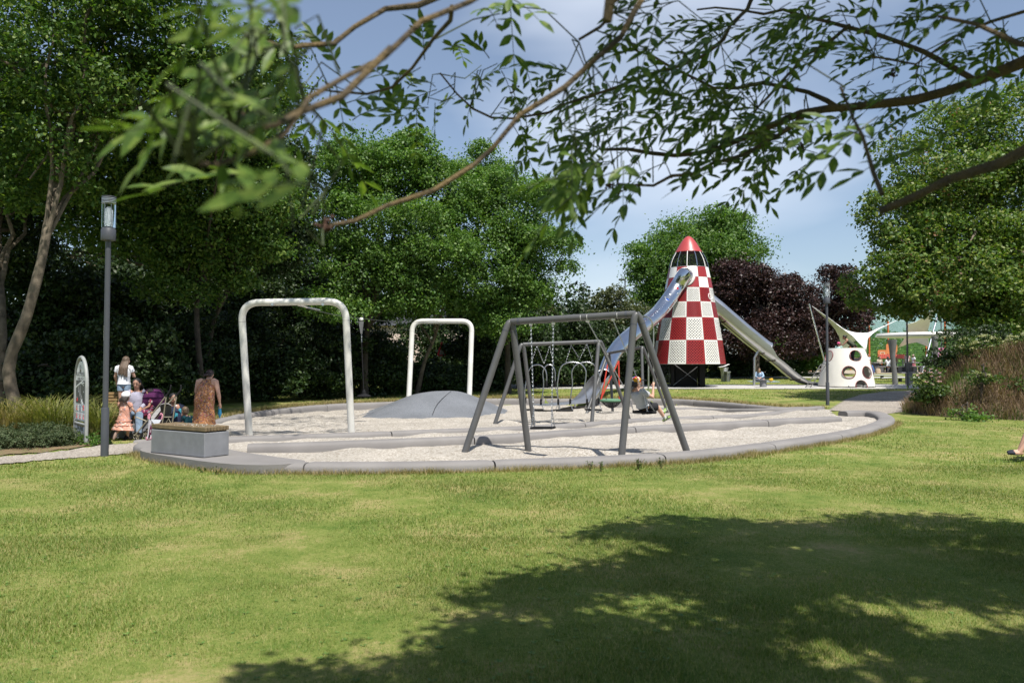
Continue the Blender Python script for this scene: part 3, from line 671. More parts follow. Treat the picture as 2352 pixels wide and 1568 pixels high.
tree('lime_tree', 'young pale green tree between the rocket and the purple one', 'tree', G(1660, 868),
     [px_blob(1650, 650, 58, 30, 45), px_blob(1665, 700, 58, 30, 50)], 4500, .22, LF_OLIVE, 34, .1)
# right side
tree('maple_tree', 'huge yellowing maple filling the right edge', 'tree', (20.6, 33.5, 0),
     [px_blob(2290, 330, 33, 150, 140), px_blob(2180, 430, 32.5, 150, 130), px_blob(2080, 500, 32, 110, 90), px_blob(2080, 620, 31.5, 120, 100), px_blob(2230, 600, 31, 160, 120), px_blob(2050, 680, 32, 75, 55), px_blob(2380, 500, 33, 150, 220), px_blob(2200, 675, 31.5, 140, 55), px_blob(2330, 700, 31.5, 120, 75), px_blob(2260, 730, 32, 60, 40), px_blob(2285, 755, 31, 90, 42)],
     120000, .145, LF_OLD, 35, .33, [Vector((20.6, 33.5, -.1)), P(2312, 800, 33.5), P(2318, 730, 33.5), P(2290, 600, 33.2), P(2250, 450, 33)], rust=130)
tree('maple_tree', 'dark shaded maple behind the shrub covered bank', 'tree', (24.5, 38, .1),
     [px_blob(2300, 640, 40, 140, 110), px_blob(2260, 715, 42, 90, 45), px_blob(2370, 730, 39, 110, 60)], 40000, .16, LF_DARK, 36, .26)
WD = 'trees beyond the sports fence'
for i, (px, y, py, rx, rz) in enumerate([(1790, 84, 790, 90, 70), (1900, 88, 800, 110, 42), (2030, 86, 802, 110, 38), (2150, 88, 800, 120, 40), (2290, 90, 770, 120, 80), (2390, 90, 750, 120, 100)]):
    c = P(px, py, y); k = y / F
    tree('woodland_tree', ['green tree far behind the end of the open slide', 'green tree beyond the left corner of the sports fence', 'green tree beyond the fence behind the white sail', 'green tree beyond the fence behind the picnic tables', 'green tree beyond the fence behind the pink poster', 'green tree beyond the fence at the right edge'][i], 'tree', (c.x, c.y, T(0, y)), [(c.x, c.y, c.z, rx * k, 3, rz * k), (c.x, c.y, c.z * .5, rx * k, 3, rz * k * .7)], 9000, .32, LF_LIME, 80 + i, .2, None, M_BARKD, .8, WD, .3, minz=.9)
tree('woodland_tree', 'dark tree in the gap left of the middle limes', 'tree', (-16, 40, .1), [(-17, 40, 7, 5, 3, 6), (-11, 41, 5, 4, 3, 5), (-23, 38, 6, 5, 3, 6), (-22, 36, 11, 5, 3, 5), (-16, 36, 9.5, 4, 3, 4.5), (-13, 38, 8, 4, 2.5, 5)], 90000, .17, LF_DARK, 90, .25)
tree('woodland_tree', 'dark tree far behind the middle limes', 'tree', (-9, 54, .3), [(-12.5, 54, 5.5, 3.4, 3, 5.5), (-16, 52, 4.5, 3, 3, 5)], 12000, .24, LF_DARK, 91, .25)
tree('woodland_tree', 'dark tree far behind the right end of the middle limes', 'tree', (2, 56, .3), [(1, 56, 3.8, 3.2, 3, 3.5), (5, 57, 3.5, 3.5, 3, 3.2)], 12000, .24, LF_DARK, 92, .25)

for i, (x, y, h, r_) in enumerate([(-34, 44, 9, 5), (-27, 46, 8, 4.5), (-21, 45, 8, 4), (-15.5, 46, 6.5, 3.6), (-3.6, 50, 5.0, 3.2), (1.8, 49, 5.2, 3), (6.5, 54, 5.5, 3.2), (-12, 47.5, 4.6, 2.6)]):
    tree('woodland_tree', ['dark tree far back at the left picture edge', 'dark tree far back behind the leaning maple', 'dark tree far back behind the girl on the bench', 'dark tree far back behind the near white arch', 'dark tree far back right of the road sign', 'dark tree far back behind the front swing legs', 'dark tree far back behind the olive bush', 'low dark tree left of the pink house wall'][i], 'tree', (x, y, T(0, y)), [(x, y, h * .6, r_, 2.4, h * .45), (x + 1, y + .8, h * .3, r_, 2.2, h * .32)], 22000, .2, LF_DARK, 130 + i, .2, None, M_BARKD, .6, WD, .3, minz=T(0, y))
# ------------------------------------------------------------------ the ash tree the photographer stands under
ash = thing('ash_tree', 'ash tree overhead, its blurred leafy branches hanging into the top of the view', 'tree', (4.3, .2, 0))
rs = np.random.default_rng(99); tw = MB()
BR = []
def branch(pts, r0, r1):
    line = catmull([P(*p) for p in pts], .08); n = len(line)
    tw.tube([p + Vector(rs.normal(0, .006, 3)) for p in line], [max(.0025, (r0 + (r1 - r0) * i / n) * (1 + .08 * math.sin(i * 1.7))) for i in range(n)], 8)
    BR.append(line); return line
AT = (4.3, .2)
# heavy limbs at the right, then the fine branches across the view
branch([(2700, -60, 2.6), (2420, 110, 2.8), (2330, 150, 2.85), (2240, 190, 2.9), (2100, 228, 2.95), (1950, 245, 3.0), (1850, 262, 3.0), (1700, 320, 3.0), (1600, 355, 3.05), (1500, 350, 3.1), (1380, 345, 3.1)], .026, .005)
branch([(2750, 160, 1.7), (2420, 310, 1.7), (2300, 370, 1.72), (2180, 420, 1.75), (2090, 455, 1.78), (2022, 486, 1.8)], .016, .008)
branch([(2020, 440, 1.8), (2005, 390, 1.85), (1980, 320, 1.9), (1962, 260, 1.95), (1940, 200, 2.0)], .006, .002)
branch([(1500, -260, 1.7), (1300, -110, 1.55), (1075, 0, 1.45), (960, 50, 1.4), (870, 105, 1.32), (780, 170, 1.22), (700, 240, 1.12), (640, 300, 1.05), (580, 345, .98), (500, 370, .92), (440, 378, .88)], .0075, .0025)
branch([(900, 140, 1.3), (790, 200, 1.2), (690, 260, 1.1), (620, 290, 1.02), (540, 300, .95)], .006, .003)
branch([(1640, -220, 2.1), (1500, -30, 2.0), (1420, 90, 1.95), (1300, 200, 1.9), (1200, 270, 1.85), (1130, 345, 1.8), (1090, 385, 1.75), (1000, 440, 1.7), (900, 478, 1.62), (820, 505, 1.55), (740, 520, 1.5)], .0095, .0035)
branch([(1040, 10, 1.9), (1000, 90, 2.1), (950, 160, 2.2), (900, 205, 2.3), (840, 216, 2.35), (760, 210, 2.4)], .006, .003)
branch([(1100, -40, 1.9), (960, 8, 1.9), (890, 20, 1.9), (830, 70, 1.85), (770, 95, 1.8), (690, 106, 1.75), (610, 104, 1.6), (560, 70, 1.4)], .008, .003)
branch([(1950, 250, 3.0), (1800, 200, 3.1), (1640, 200, 3.2), (1500, 130, 3.3), (1440, 100, 3.4)], .010, .003)
branch([(1860, 260, 3.0), (1760, 330, 2.9), (1640, 380, 2.8), (1500, 420, 2.7), (1420, 430, 2.6)], .010, .003)
branch([(2240, 190, 2.9), (2120, 120, 3.0), (1960, 60, 3.1), (1800, 30, 3.2), (1600, 20, 3.3)], .011, .003)
branch([(1950, 60, 3.1), (1850, 130, 3.1), (1790, 190, 3.0), (1740, 250, 2.95), (1690, 330, 2.9)], .007, .003)
branch([(1760, -60, 3.2), (1660, 90, 3.2), (1560, 150, 3.2), (1420, 200, 3.2), (1300, 240, 3.2), (1180, 270, 3.1), (1080, 250, 3.0), (1010, 170, 3.0)], .009, .003)
branch([(1480, -60, 1.6), (1410, 0, 1.55), (1395, 50, 1.55)], .011, .009)
branch([(1410, 30, 2.4), (1370, 70, 2.4), (1330, 98, 2.4)], .005, .004)
branch([(2360, 20, 2.6), (2200, 80, 2.7), (2100, 150, 2.8), (2010, 130, 2.9)], .006, .003)
branch([(2420, 120, 1.9), (2330, 100, 2.0), (2250, 60, 2.1), (2150, 40, 2.2)], .008, .003)
# compound leaves
LV = []
def leaflet(p, a, nrm, Ln, wd):
    b_ = a.cross(nrm).normalized(); k = []
    droop = nrm * (-Ln * .10)
    top = [(0, 0), (.22, .62), (.5, 1), (.78, .62), (1, 0)]
    L_, R_ = [], []
    c = [p + a * Ln * t + droop * t * t for t, _ in top]
    for i in range(4):
        (t0, w0), (t1, w1) = top[i], top[i + 1]
        for sg in (1, -1):
            LV.append((c[i], c[i + 1], c[i + 1] + b_ * wd * .5 * w1 * sg + nrm * wd * .12 * w1, c[i] + b_ * wd * .5 * w0 * sg + nrm * wd * .12 * w0))
def compound(p, d, size, pairs=None):
    d = Vector(d).normalized(); pairs = pairs or int(rs.integers(3, 6)); Ln = size; rl = size * (.55 * pairs + .6)
    up = Vector((rs.normal(0, .35), -.62 + rs.normal(0, .4), .75)); side = d.cross(up).normalized(); nrm = side.cross(d).normalized()
    pts = [p + d * rl * t + Vector((0, 0, -rl * .35 * t * t)) for t in [i / 6 for i in range(7)]]
    for q in (p, pts[3], pts[-1] + d * Ln):
        u, v_ = pix(q)
        if (150 < u < 330 and 425 < v_ < 700) or (500 < u < 860 and 645 < v_ < 800) or (v_ > 450 and u < 460) or v_ > 690 or (u < 110) or (u < 330 and v_ < 90): return
    tw.m = 1; tw.tube(pts, [.0019 - .0010 * i / 6 for i in range(7)], 5); tw.m = 0
    for i in range(pairs):
        t = (i + 1.0) / (pairs + .6); q = p + d * rl * t + Vector((0, 0, -rl * .35 * t * t))
        for sg in (1, -1):
            a = (d * .75 + side * sg * (.75 + rs.normal(0, .12)) + nrm * rs.normal(-.12, .18)).normalized()
            leaflet(q, a, (nrm + Vector(rs.normal(0, .22, 3))).normalized(), Ln * (.85 + .3 * rs.random()), Ln * (.33 + .07 * rs.random()))
    leaflet(pts[-1], (d + Vector((0, 0, -.4))).normalized(), nrm, Ln * 1.05, Ln * .32)
def near_branch(p):
    best = None
    for l in BR:
        for q in l:
            d = (q - p).length
            if best is None or d < best[0]: best = (d, q)
    return best
def spray(px, py, y, nl, size, spread=.14, aim=None):
    p = P(px, py, y); d_, q = near_branch(p)
    if d_ > .05:
        m = q.lerp(p, .5) + Vector(rs.normal(0, .03, 3)) + Vector((0, 0, .03)); tw.m = 1; tw.tube([q, m, p], [.0024, .002, .0015], 5); tw.m = 0
        base = (p - q).normalized()
    else: base = Vector(rs.normal(size=3)).normalized()
    for i in range(nl):
        d = (base * .6 + Vector(rs.normal(0, .75, 3)) + Vector((-.15, 0, -.15))) if aim is None else Vector(aim) + Vector(rs.normal(0, .38, 3)); compound(p + Vector(rs.normal(0, spread * .4, 3)), d, size * (.85 + .3 * rs.random()))
def region(n, boxes, y0, y1, nl, size, aim=None):
    tot = sum(b[4] for b in boxes)
    for b in boxes:
        for _ in range(max(1, round(n * b[4] / tot))):
            spray(b[0] + (b[2] - b[0]) * rs.random(), b[1] + (b[3] - b[1]) * rs.random(), y0 + (y1 - y0) * rs.random(), nl, size, aim=aim)
# blurred near sprays at the left
region(11, [(380, 200, 560, 300, 4), (470, 110, 600, 180, 2), (380, 320, 520, 385, 3), (520, 330, 640, 400, 1.5), (600, 200, 700, 300, 1.5)], .74, .95, 3, .047, (-.85, .15, .0))
region(5, [(640, 480, 740, 530, 3)], 1.15, 1.35, 4, .066, (-.8, .1, -.25))
region(4, [(560, 0, 760, 30, 3)], .8, 1.0, 3, .045, (-.9, .1, .0))
region(4, [(620, 60, 700, 120, 3)], 1.0, 1.2, 2, .055, (-.4, .1, -.6))
# the spaced sprays against the blue in the middle
region(9, [(620, 170, 720, 240, 2), (760, 200, 870, 270, 3), (600, 90, 720, 130, 1), (880, 150, 980, 210, .6), (1100, 0, 1200, 40, 1.6)], 2.1, 2.6, 2, .060)
region(12, [(960, 150, 1060, 250, 3), (1030, 120, 1180, 180, 2), (1140, 220, 1260, 330, 2)], 2.8, 3.2, 2, .056)
# dense dark foliage to the right
region(105, [(1400, 0, 1760, 110, 5), (1760, 0, 2352, 90, 7), (1520, 110, 1860, 230, 5), (1290, 170, 1540, 310, 5), (1540, 230, 1850, 350, 6), (1330, 310, 1500, 410, 3), (1640, 300, 1900, 380, 3), (1930, 110, 2200, 240, 4), (2200, 60, 2380, 160, 2)], 2.3, 3.4, 2, .055, (-.8, .1, -.22))
region(7, [(1290, 360, 1460, 450, 3), (1940, 230, 2010, 330, 1)], 1.9, 2.2, 2, .062, (-.7, .1, -.4))
# the crown out of view above, whose shade lies on the lawn
SH = [G(*p) for p in [(1345, 1212), (1560, 1208), (1700, 1188), (2000, 1192), (2360, 1185), (2700, 1230), (2700, 1700), (560, 1700), (640, 1560), (860, 1462), (930, 1395), (1150, 1345), (1310, 1318), (1480, 1290)]]
shp = [(p.x, p.y) for p in SH]; xs_, ys_ = [p[0] for p in shp], [p[1] for p in shp]; HOLES = [(G(1560, 1460), .20), (G(2080, 1400), .20), (G(2260, 1440), .26), (G(1500, 1370), .16), (G(1250, 1420), .22), (G(1900, 1500), .22), (G(1050, 1480), .15), (G(2200, 1255), .18), (G(1700, 1300), .14), (G(1420, 1265), .13), (G(1800, 1420), .12)]
def in_shade(x, y):
    w1, w2 = float(vnoise(np.array(x * 1.6 + 3), np.array(y * 1.6))), float(vnoise(np.array(x * 1.6 + 40), np.array(y * 1.6 + 9)))
    if not inpoly(x + 1.7 * w1, y + 1.3 * w2, shp): return False
    if float(vnoise(np.array(x * 1.7 + 11), np.array(y * 3.4 + 5))) > .30: return False
    return not any(math.hypot((x - h.x) * .55, y - h.y) < r * 1.25 for h, r in HOLES)
cl = []; tries = 0
while len(cl) < 760 and tries < 60000:
    tries += 1; x = min(xs_) + (max(xs_) - min(xs_)) * rs.random(); y = min(ys_) + (max(ys_) - min(ys_)) * rs.random()
    if not in_shade(x, y): continue
    h = 4.4 + 3.2 * rs.random() ** 1.2; p = Vector((x, y, 0)) + SUNV * (h / SUNV.z); u, v = pix(p)
    if v > -70 or p.y < .3: continue
    t_ = p - SUNV * ((p.z - 2.2) / SUNV.z)
    if -2.1 < t_.x < .35 and .2 < t_.y < 2.5: continue
    cl.append(p)
_n0 = len(cl)
while len(cl) < _n0 + 1500 and tries < 700000:       # the rest of the crown, over and behind the viewer
    tries += 1; p = Vector((-4 + 13 * rs.random(), -8 + 12.5 * rs.random(), 4.6 + 6 * rs.random())); g = p - SUNV * (p.z / SUNV.z); u, v = pix(p); t_ = p - SUNV * ((p.z - 2.2) / SUNV.z)
    if (p.y > .2 and v > -70) or not (g.y < 3.2 or in_shade(g.x, g.y)) or (-2.1 < t_.x < .35 and .2 < t_.y < 2.5): continue
    cl.append(p)
_n1 = len(cl)
while len(cl) < _n1 + 260:
    p0 = P(1350 + 1050 * rs.random(), 420 * rs.random() - 40, 2.4 + 1.2 * rs.random()) if rs.random() < .7 else P(2000 + 400 * rs.random(), 300 + 190 * rs.random(), 1.7); p = p0 + SUNV * ((1.0 + 3.0 * rs.random()) / SUNV.z); u, v = pix(p)
    if (v < -70 or p.y < .2) and p.y > -1.5: cl.append(p)
up = np.array(cl); upp = (up[:, None, :] + rs.normal(0, .15, (len(up), 30, 3)) * np.array([1, 1, .6])).reshape(-1, 3)
szs = np.repeat(np.where(np.arange(len(cl)) < _n0, .12, np.where(np.arange(len(cl)) < _n1, .20, .12)), 30)[:, None]
lv = leaves(upp, np.zeros_like(upp), szs, rs, up=1.0, aspect=.55)
fine = np.array([[tuple(c) for c in q] for q in LV], dtype=np.float32).reshape(-1, 3)
base = np.array(ash.location)
o = bpy.data.objects.new('foliage', np_mesh('foliage', np.concatenate([fine - base, lv - base]), 4, LF_ASH)); C.objects.link(o); o.parent = ash
tk = MB(); trunk = catmull([Vector((4.3, .2, -.2)), Vector((4.25, .3, 1.6)), Vector((4.1, .5, 3.2)), Vector((4.1, .3, 5.0)), Vector((4.3, .0, 7.4))], .3)
tk.tube(trunk, [.26 - .2 * i / len(trunk) for i in range(len(trunk))], 14)
for l in BR:
    if len(l) > 8:
        s_ = l[0]
        if pix(s_)[1] < -20 or pix(s_)[0] > 2380:
            tk.tube([Vector((4.0, .7, 4.0)), Vector((4.0, .7, 4.0)).lerp(s_, .5) + Vector((0, 0, .35)), s_], [.06, .035, .014], 8)
for i in range(10):
    limb(tk, trunk[int(len(trunk) * (.55 + .4 * rs.random()))], cl[int(rs.integers(0, _n0))], .028, .008, rs, .12)
tk.build('trunk', M_BARK, ash)
M_TWIG = pm('ash twig bark', (.050, .040, .030), .85, 0, .3, 14, .8, 120, col2=(.17, .115, .045))
tw.build('twigs', [M_TWIG, pm('green leaf stalk', (.045, .062, .018), .6, 0, .3, 30)], ash)
for (px, py, y) in [(1378, 405, 2.7), (1400, 425, 2.7), (1420, 440, 2.6), (1660, 290, 3.0), (1180, 205, 3.1), (1840, 340, 2.9), (2050, 170, 3.0), (540, 275, 1.25), (745, 520, 1.5)]:
    c = P(px, py, y); bt = MB(); bt.sphere(c, .007, 8)
    for _ in range(16): bt.sphere(c + Vector(rs.normal(0, .007, 3)), .0045, 8)
    bt.build('seed_gall', pm('brown galls', (.06, .026, .014), .8), ash)
# ------------------------------------------------------------------ lamps
def street_lamp(base, label, H=4.45):
    t = thing('street_lamp', label, 'street lamp', base, 0, 'grey street lamps with glass lanterns')
    b = MB(); b.lathe([(.064, -.1), (.064, .815), (.060, .83), (.046, .832)], n=20, cap=True); b.build('pole_sleeve', M_LAMP, t, world=False)
    b = MB(); b.lathe([(.046, .80), (.044, H - .74)], n=20, cap=True); b.build('pole', M_LAMP, t, world=False)
    z = H - .76
    b = MB(); b.lathe([(.04, z), (.112, z + .015), (.118, z + .03), (.118, z + .20), (.108, z + .215), (.108, z + .235), (.03, z + .235)], n=28); b.build('collar', M_LAMP, t, world=False)
    z += .236
    b = MB(); b.lathe([(.112, z), (.112, z + .42)], n=28); b.lathe([(.106, z), (.106, z + .42)], n=28); b.build('lantern_glass', M_GLASS, t, world=False)
    b = MB()
    for k in range(6):
        a = k * math.pi / 3 + .3; b.tube([(math.cos(a) * .103, math.sin(a) * .103, z), (math.cos(a) * .103, math.sin(a) * .103, z + .42)], .005, 6)
    b.build('lantern_rods', M_STEEL, t, world=False)
    b = MB(); b.lathe([(.02, z), (.05, z + .02), (.055, z + .3), (.02, z + .36)], n=20); b.build('lamp_tube', pm('frosted lamp tube', (.72, .75, .78), .3), t, world=False)
    z += .42; b = MB()
    for k in range(4): b.lathe([(.03, z + k * .026), (.116, z + k * .026 + .002), (.116, z + k * .026 + .013), (.03, z + k * .026 + .018)], n=28)
    b.build('louvre', pm('louvre metal', (.5, .52, .55), .35, .7), t, world=False)
    b = MB(); b.lathe([(.116, z + .103), (.118, z + .108), (.115, z + .12), (0.001, z + .126)], n=28); b.build('lantern_cap', M_LAMP, t, world=False)
    return t
LL = street_lamp(G(240, 1047), 'street lamp at the left beside the sign, with a small white sticker on its pole')
LL.rotation_euler = (0, R(.35), 0)
b = MB(); c = Vector((-.042, -.019, 1.95))
b.lathe([(.0462, 0), (.0462, .26)], (0, 0, 1.98), n=40); b.f = [f for i, f in enumerate(b.f) if 20 <= i <= 24]; b.mi = b.mi[:len(b.f)]
b.build('sticker', M_WHITE, LL, world=False)
street_lamp(G(1901, 930), 'street lamp standing in front of the spotted white climbing dome')
street_lamp(G(2085, 891.5), 'street lamp in front of the picnic tables with its lantern hidden by maple leaves')
street_lamp(G(2163, 852), 'slim far street lamp by the sports fence behind the pink poster', 6.2)

# ------------------------------------------------------------------ information sign
def text_mesh(body, size, loc, rot, mat, parent, name='lettering', align='CENTER', sx=1.0, extr=.0008):
    cu = bpy.data.curves.new(name, 'FONT'); cu.body = body; cu.size = size; cu.align_x = align; cu.align_y = 'CENTER'; cu.extrude = extr; cu.space_line = .95
    o = bpy.data.objects.new(name, cu); C.objects.link(o); o.scale = (sx, 1, 1)
    dg = bpy.context.evaluated_depsgraph_get(); me = bpy.data.meshes.new_from_object(o.evaluated_get(dg)); bpy.data.objects.remove(o); bpy.data.curves.remove(cu)
    me.materials.clear(); me.materials.append(mat); o = bpy.data.objects.new(name, me); C.objects.link(o); o.parent = parent; o.location = loc; o.rotation_euler = rot; o.scale = (sx, 1, 1); return o
pl, pr = G(172.5, 1013), G(198, 1022); w = (pr - pl); w.z = 0; wl = w.length
sg = thing('information_sign', 'grey arched playground sign with a white panel and pictograms beside the tall grass', 'sign', (pl + pr) / 2, math.atan2(w.y, w.x))
M_SIGNG = pm('sign tube grey', (.29, .30, .29), .5, 0, .1, 8)
hw = wl / 2; Ht = 1.70; b = MB()
path = [(-hw, 0, -.1), (-hw, 0, Ht - hw * 1.15)] + [(-hw * math.cos(a), 0, Ht - hw * 1.15 + hw * 1.15 * math.sin(a)) for a in [math.pi * i / 16 for i in range(1, 16)]] + [(hw, 0, Ht - hw * 1.15), (hw, 0, -.1)]
b.tube(path, .035, 14); b.build('arch_frame', M_SIGNG, sg, world=False)
b = MB(); b.tube([(-hw, 0, .385), (hw, 0, .385)], .03, 12); b.build('crossbar', M_SIGNG, sg, world=False)
pw = hw - .05; b = MB()
poly = [(-pw, .445), (pw, .445), (pw, Ht - hw * 1.15)] + [(pw * math.cos(a), Ht - hw * 1.15 + pw * 1.1 * math.sin(a)) for a in [math.pi * i / 12 for i in range(1, 12)]] + [(-pw, Ht - hw * 1.15)]
n = len(poly); b.add([(x, -.012, z) for x, z in poly] + [(x, .012, z) for x, z in poly], [tuple(range(n)), tuple(range(2 * n - 1, n - 1, -1))] + [(i, n + i, n + (i + 1) % n, (i + 1) % n) for i in range(n)])
M_SIGNW = pm('sign white', (.74, .75, .77), .4, 0, .03, 3)
pan = b.build('panel', M_SIGNW, sg, world=False, smooth=False)
b = MB(); b.box((0, 0, .20), (2 * pw, .024, .27)); p2 = b.build('lower_panel', M_SIGNW, sg, world=False, smooth=False)
b = MB(); b.box((.0, -.0145, 1.015), (pw * 1.75, .005, .45)); M_SIGND = pm('sign dark grey', (.055, .055, .065), .5); pd = b.build('picture', M_SIGND, pan, world=False, smooth=False)
X90 = (R(90), 0, 0); INK = pm('sign ink', (.03, .03, .035), .6)
k_ = pw / .20
text_mesh('PLACE DE JEUX\nPUBLIQUE', .052 * k_, (0, -.0135, 1.31), X90, INK, pan)
text_mesh('VILLE DE\nLUXEMBOURG', .020 * k_, (.03, -.0135, 1.40 + .01), X90, pm('sign grey ink', (.25, .25, .26)), pan)
text_mesh('KALTREIS\nPLACE DE JEUX', .054 * k_, (0, -.0135, .245), X90, INK, p2)
text_mesh('...........', .03 * k_, (.03, -.0135, .11), X90, pm('sign grey ink', (.25, .25, .26)), p2)
def strip(pts, wd, mat, parent, name, y=-.0185):
    b = MB(); pts = [Vector((p[0], y, p[1])) for p in pts]
    b.loft(pts, wd, .001, (1, 0, 0) if abs(pts[-1].z - pts[0].z) > abs(pts[-1].x - pts[0].x) else (0, 0, 1), 8); return b.build(name, mat, parent, world=False)
strip([(-pw * .85, 1.10), (-.1 * k_, 1.14), (.02, 1.19), (.10 * k_, 1.235)], .016, M_SIGNW, pd, 'branch_drawing')
strip([(.02, 1.19), (.07 * k_, 1.18), (.15 * k_, 1.20)], .010, M_SIGNW, pd, 'branch_drawing')
strip([(-.08 * k_, 1.13), (-.03, .95), (.05 * k_, .84)], .004, M_SIGNW, pd, 'rope_drawing'); strip([(-.02, 1.15), (.03, .98), (.11 * k_, .845)], .004, M_SIGNW, pd, 'rope_drawing')
b = MB(); b.box((.08 * k_, -.0185, .80), (.10 * k_, .003, .07), Matrix.Rotation(R(25), 3, 'Y')); b.build('swing_drawing', M_SIGNW, pd, world=False, smooth=False)
for x, z in ((.1, 1.17), (.13, 1.15), (-.06, 1.02), (-.14, .9), (.14, 1.02)):
    b = MB(); b.sphere((x * k_ * .95, -.018, z), (.014, .002, .018), 8); b.build('leaf_drawing', M_SIGNW, pd, world=False)
M_SRED = pm('sign red', (.55, .03, .03), .5); M_SBLUE = pm('sign blue', (.06, .15, .35), .5)
def pictogram(x, z, s, kind):
    b = MB(); b.box((x, -.0135, z), (pw * .62, .003, .125)); o = b.build('pictogram', M_SIGNW, pan, world=False, smooth=False)
    b = MB()
    if kind == 'ring': b.torus((x, -.016, z), s * .38, s * .06, (0, 1, 0), 20, 6); b.tube([(x - s * .27, -.016, z + s * .27), (x + s * .27, -.016, z - s * .27)], s * .05, 6)
    elif kind == 'figure':
        b.sphere((x, -.016, z + s * .42), (s * .12, .002, s * .12), 8); b.tube([(x, -.016, z + s * .3), (x, -.016, z - s * .05)], s * .07, 6)
        for sgn in (-1, 1): b.tube([(x, -.016, z - .05 * s), (x + sgn * s * .22, -.016, z - s * .5)], s * .06, 6); b.tube([(x, -.016, z + .22 * s), (x + sgn * s * .3, -.016, z + (.35 if sgn > 0 else .0) * s)], s * .05, 6)
    elif kind == 'cross':
        b.tube([(x - s * .35, -.016, z - s * .3), (x + s * .35, -.016, z + s * .3)], s * .08, 6); b.tube([(x + s * .35, -.016, z - s * .3), (x - s * .35, -.016, z + s * .3)], s * .08, 6); b.tube([(x - s * .35, -.016, z + .05), (x + s * .35, -.016, z + .05)], s * .1, 6)
    elif kind == 'photo': b.box((x, -.016, z), (s * .75, .003, s * 1.1))
    b.build('pictogram_mark', M_SBLUE if kind == 'photo' else M_SRED, o, world=False)
s3 = .10
pictogram(-pw * .58, .855, s3 * .9, 'ring')
for i, kd in enumerate(('figure', 'photo', 'cross')): pictogram((-1 + i) * pw * .66, .695, s3, kd)
for i, kd in enumerate(('figure', 'figure', 'figure')): pictogram((-1 + i) * pw * .66, .535, s3 * .95, kd)
b = MB(); b.torus((-.02, -.0145, 1.475), .03 * k_, .004, (0, 1, 0), 16, 6); b.tube([(-.02, -.0145, 1.50), (.01, -.0145, 1.46), (-.03, -.0145, 1.43)], .006, 6); b.build('crest', INK, pan, world=False)

# ------------------------------------------------------------------ benches
LV13 = .142
A_ = G(346.5, 1038.6, lv=LV13); B_ = G(469, 1051, lv=LV13); D_ = G(542, 1047, lv=LV13)
u = (B_ - A_); v = (D_ - B_); u.z = v.z = 0; ul, vl = u.length, v.length; un, vn = u.normalized(), v.normalized()
vn = Vector((-un.y, un.x, 0)) if Vector((-un.y, un.x, 0)).dot(vn) > 0 else Vector((un.y, -un.x, 0)); vl = vl * .98
bt_ = thing('bench', 'backless grey concrete bench with weathered plank top at the pit\'s front left corner', 'bench', A_ + u / 2 + vn * vl / 2, math.atan2(un.y, un.x))
b = MB(); b.box((0, 0, .19), (ul, vl, .375), bev=.008); b.build('concrete_base', M_CONC, bt_, world=False, smooth=False)
b = MB(); b.box((0, 0, .388), (ul - .06, vl - .05, .022)); b.build('spacer', M_BLACK, bt_, world=False, smooth=False)
npl = 8; pwid = vl / npl
for i in range(npl):
    b = MB(); b.box((0, -vl / 2 + pwid * (i + .5), .432 + random.uniform(-.002, .002)), (ul + .012, pwid - .012, .066), bev=.006); b.build('plank', M_WOOD, bt_, world=False, smooth=False)
sb = MB()
for i in range(60): sb.sphere((random.uniform(-ul * .1, ul * .45), random.uniform(-vl * .45, vl * .3), .47), random.uniform(.005, .011), 6)
o = sb.build('gravel_crumbs', M_GRAVEL, bt_, world=False); tag(o, kind='stuff')
# bench with back
bb0 = G(255.8, 1007.5); bb = thing('bench', 'concrete bench with slatted timber seat and backrest in the tree shade', 'bench', bb0 + Vector((.32, .28, .02)), R(6))
BW = 1.02
b = MB(); b.box((.0, 0, .19), (BW, .5, .40), bev=.01); b.build('concrete_base', M_CONC, bb, world=False, smooth=False)
for i in range(9):
    b = MB(); b.box((-BW / 2 + BW / 9 * (i + .5) - .06, -.02, .425), (BW / 9 - .014, .56, .06), bev=.006); b.build('seat_slat', M_WOODS, bb, world=False, smooth=False)
for i in range(7):
    b = MB(); z = .50 + i * .067; b.box((-.08, .20 + i * .013, z), (BW + .04, .05, .055), Matrix.Rotation(R(-11), 3, 'X'), bev=.006); b.build('back_slat', M_WOODS, bb, world=False, smooth=False)
for x in (-BW / 2 - .12, BW / 2 - .1):
    b = MB(); b.tube([(x + .03, .215, .42), (x + .03, .24, .52), (x + .03, .32, .93)], .02, 8); b.build('back_post', M_LAMP, bb, world=False)

# ------------------------------------------------------------------ zip line
def portal(name, label, base_l, base_r, top_l, top_r, r, joint=True):
    t = thing(name, label, 'zip line arch', (base_l + base_r) / 2)
    path = bend([base_l + Vector((0, 0, -.25)), top_l, top_r, base_r + Vector((0, 0, -.25))], .42, 10)
    b = MB(); k = len(path); b.tube(path[1:k - 1], r, 18); b.build('top_tube', M_WHITETUBE, t)
    for a, e in ((path[0], path[1]), (path[-1], path[-2])):
        b = MB(); b.tube([a, e], r, 18); b.build('post', M_WHITETUBE, t)
        b = MB(); d = (e - a).normalized(); b.tube([e - d * .006, e + d * .006], r * 1.012, 18); b.build('weld_ring', pm('weld grey', (.4, .39, .37), .5), t)
    return t
z1 = 17.97
f1 = portal('zip_line_arch', 'big off white steel arch of the zip line, nearer the camera', G(574, 994), G(808.5, 994), P(553.5, 695, z1 - .35), P(793, 691.5, z1 - .35), .078)
z2 = 30.9
f2 = portal('zip_line_arch', 'white steel arch of the zip line standing on the rubber mound', P(938.5, 909, z2), P(1077, 921, z2), P(947.5, 737.5, z2 + .5), P(1084, 737.5, z2 + .5), .100)
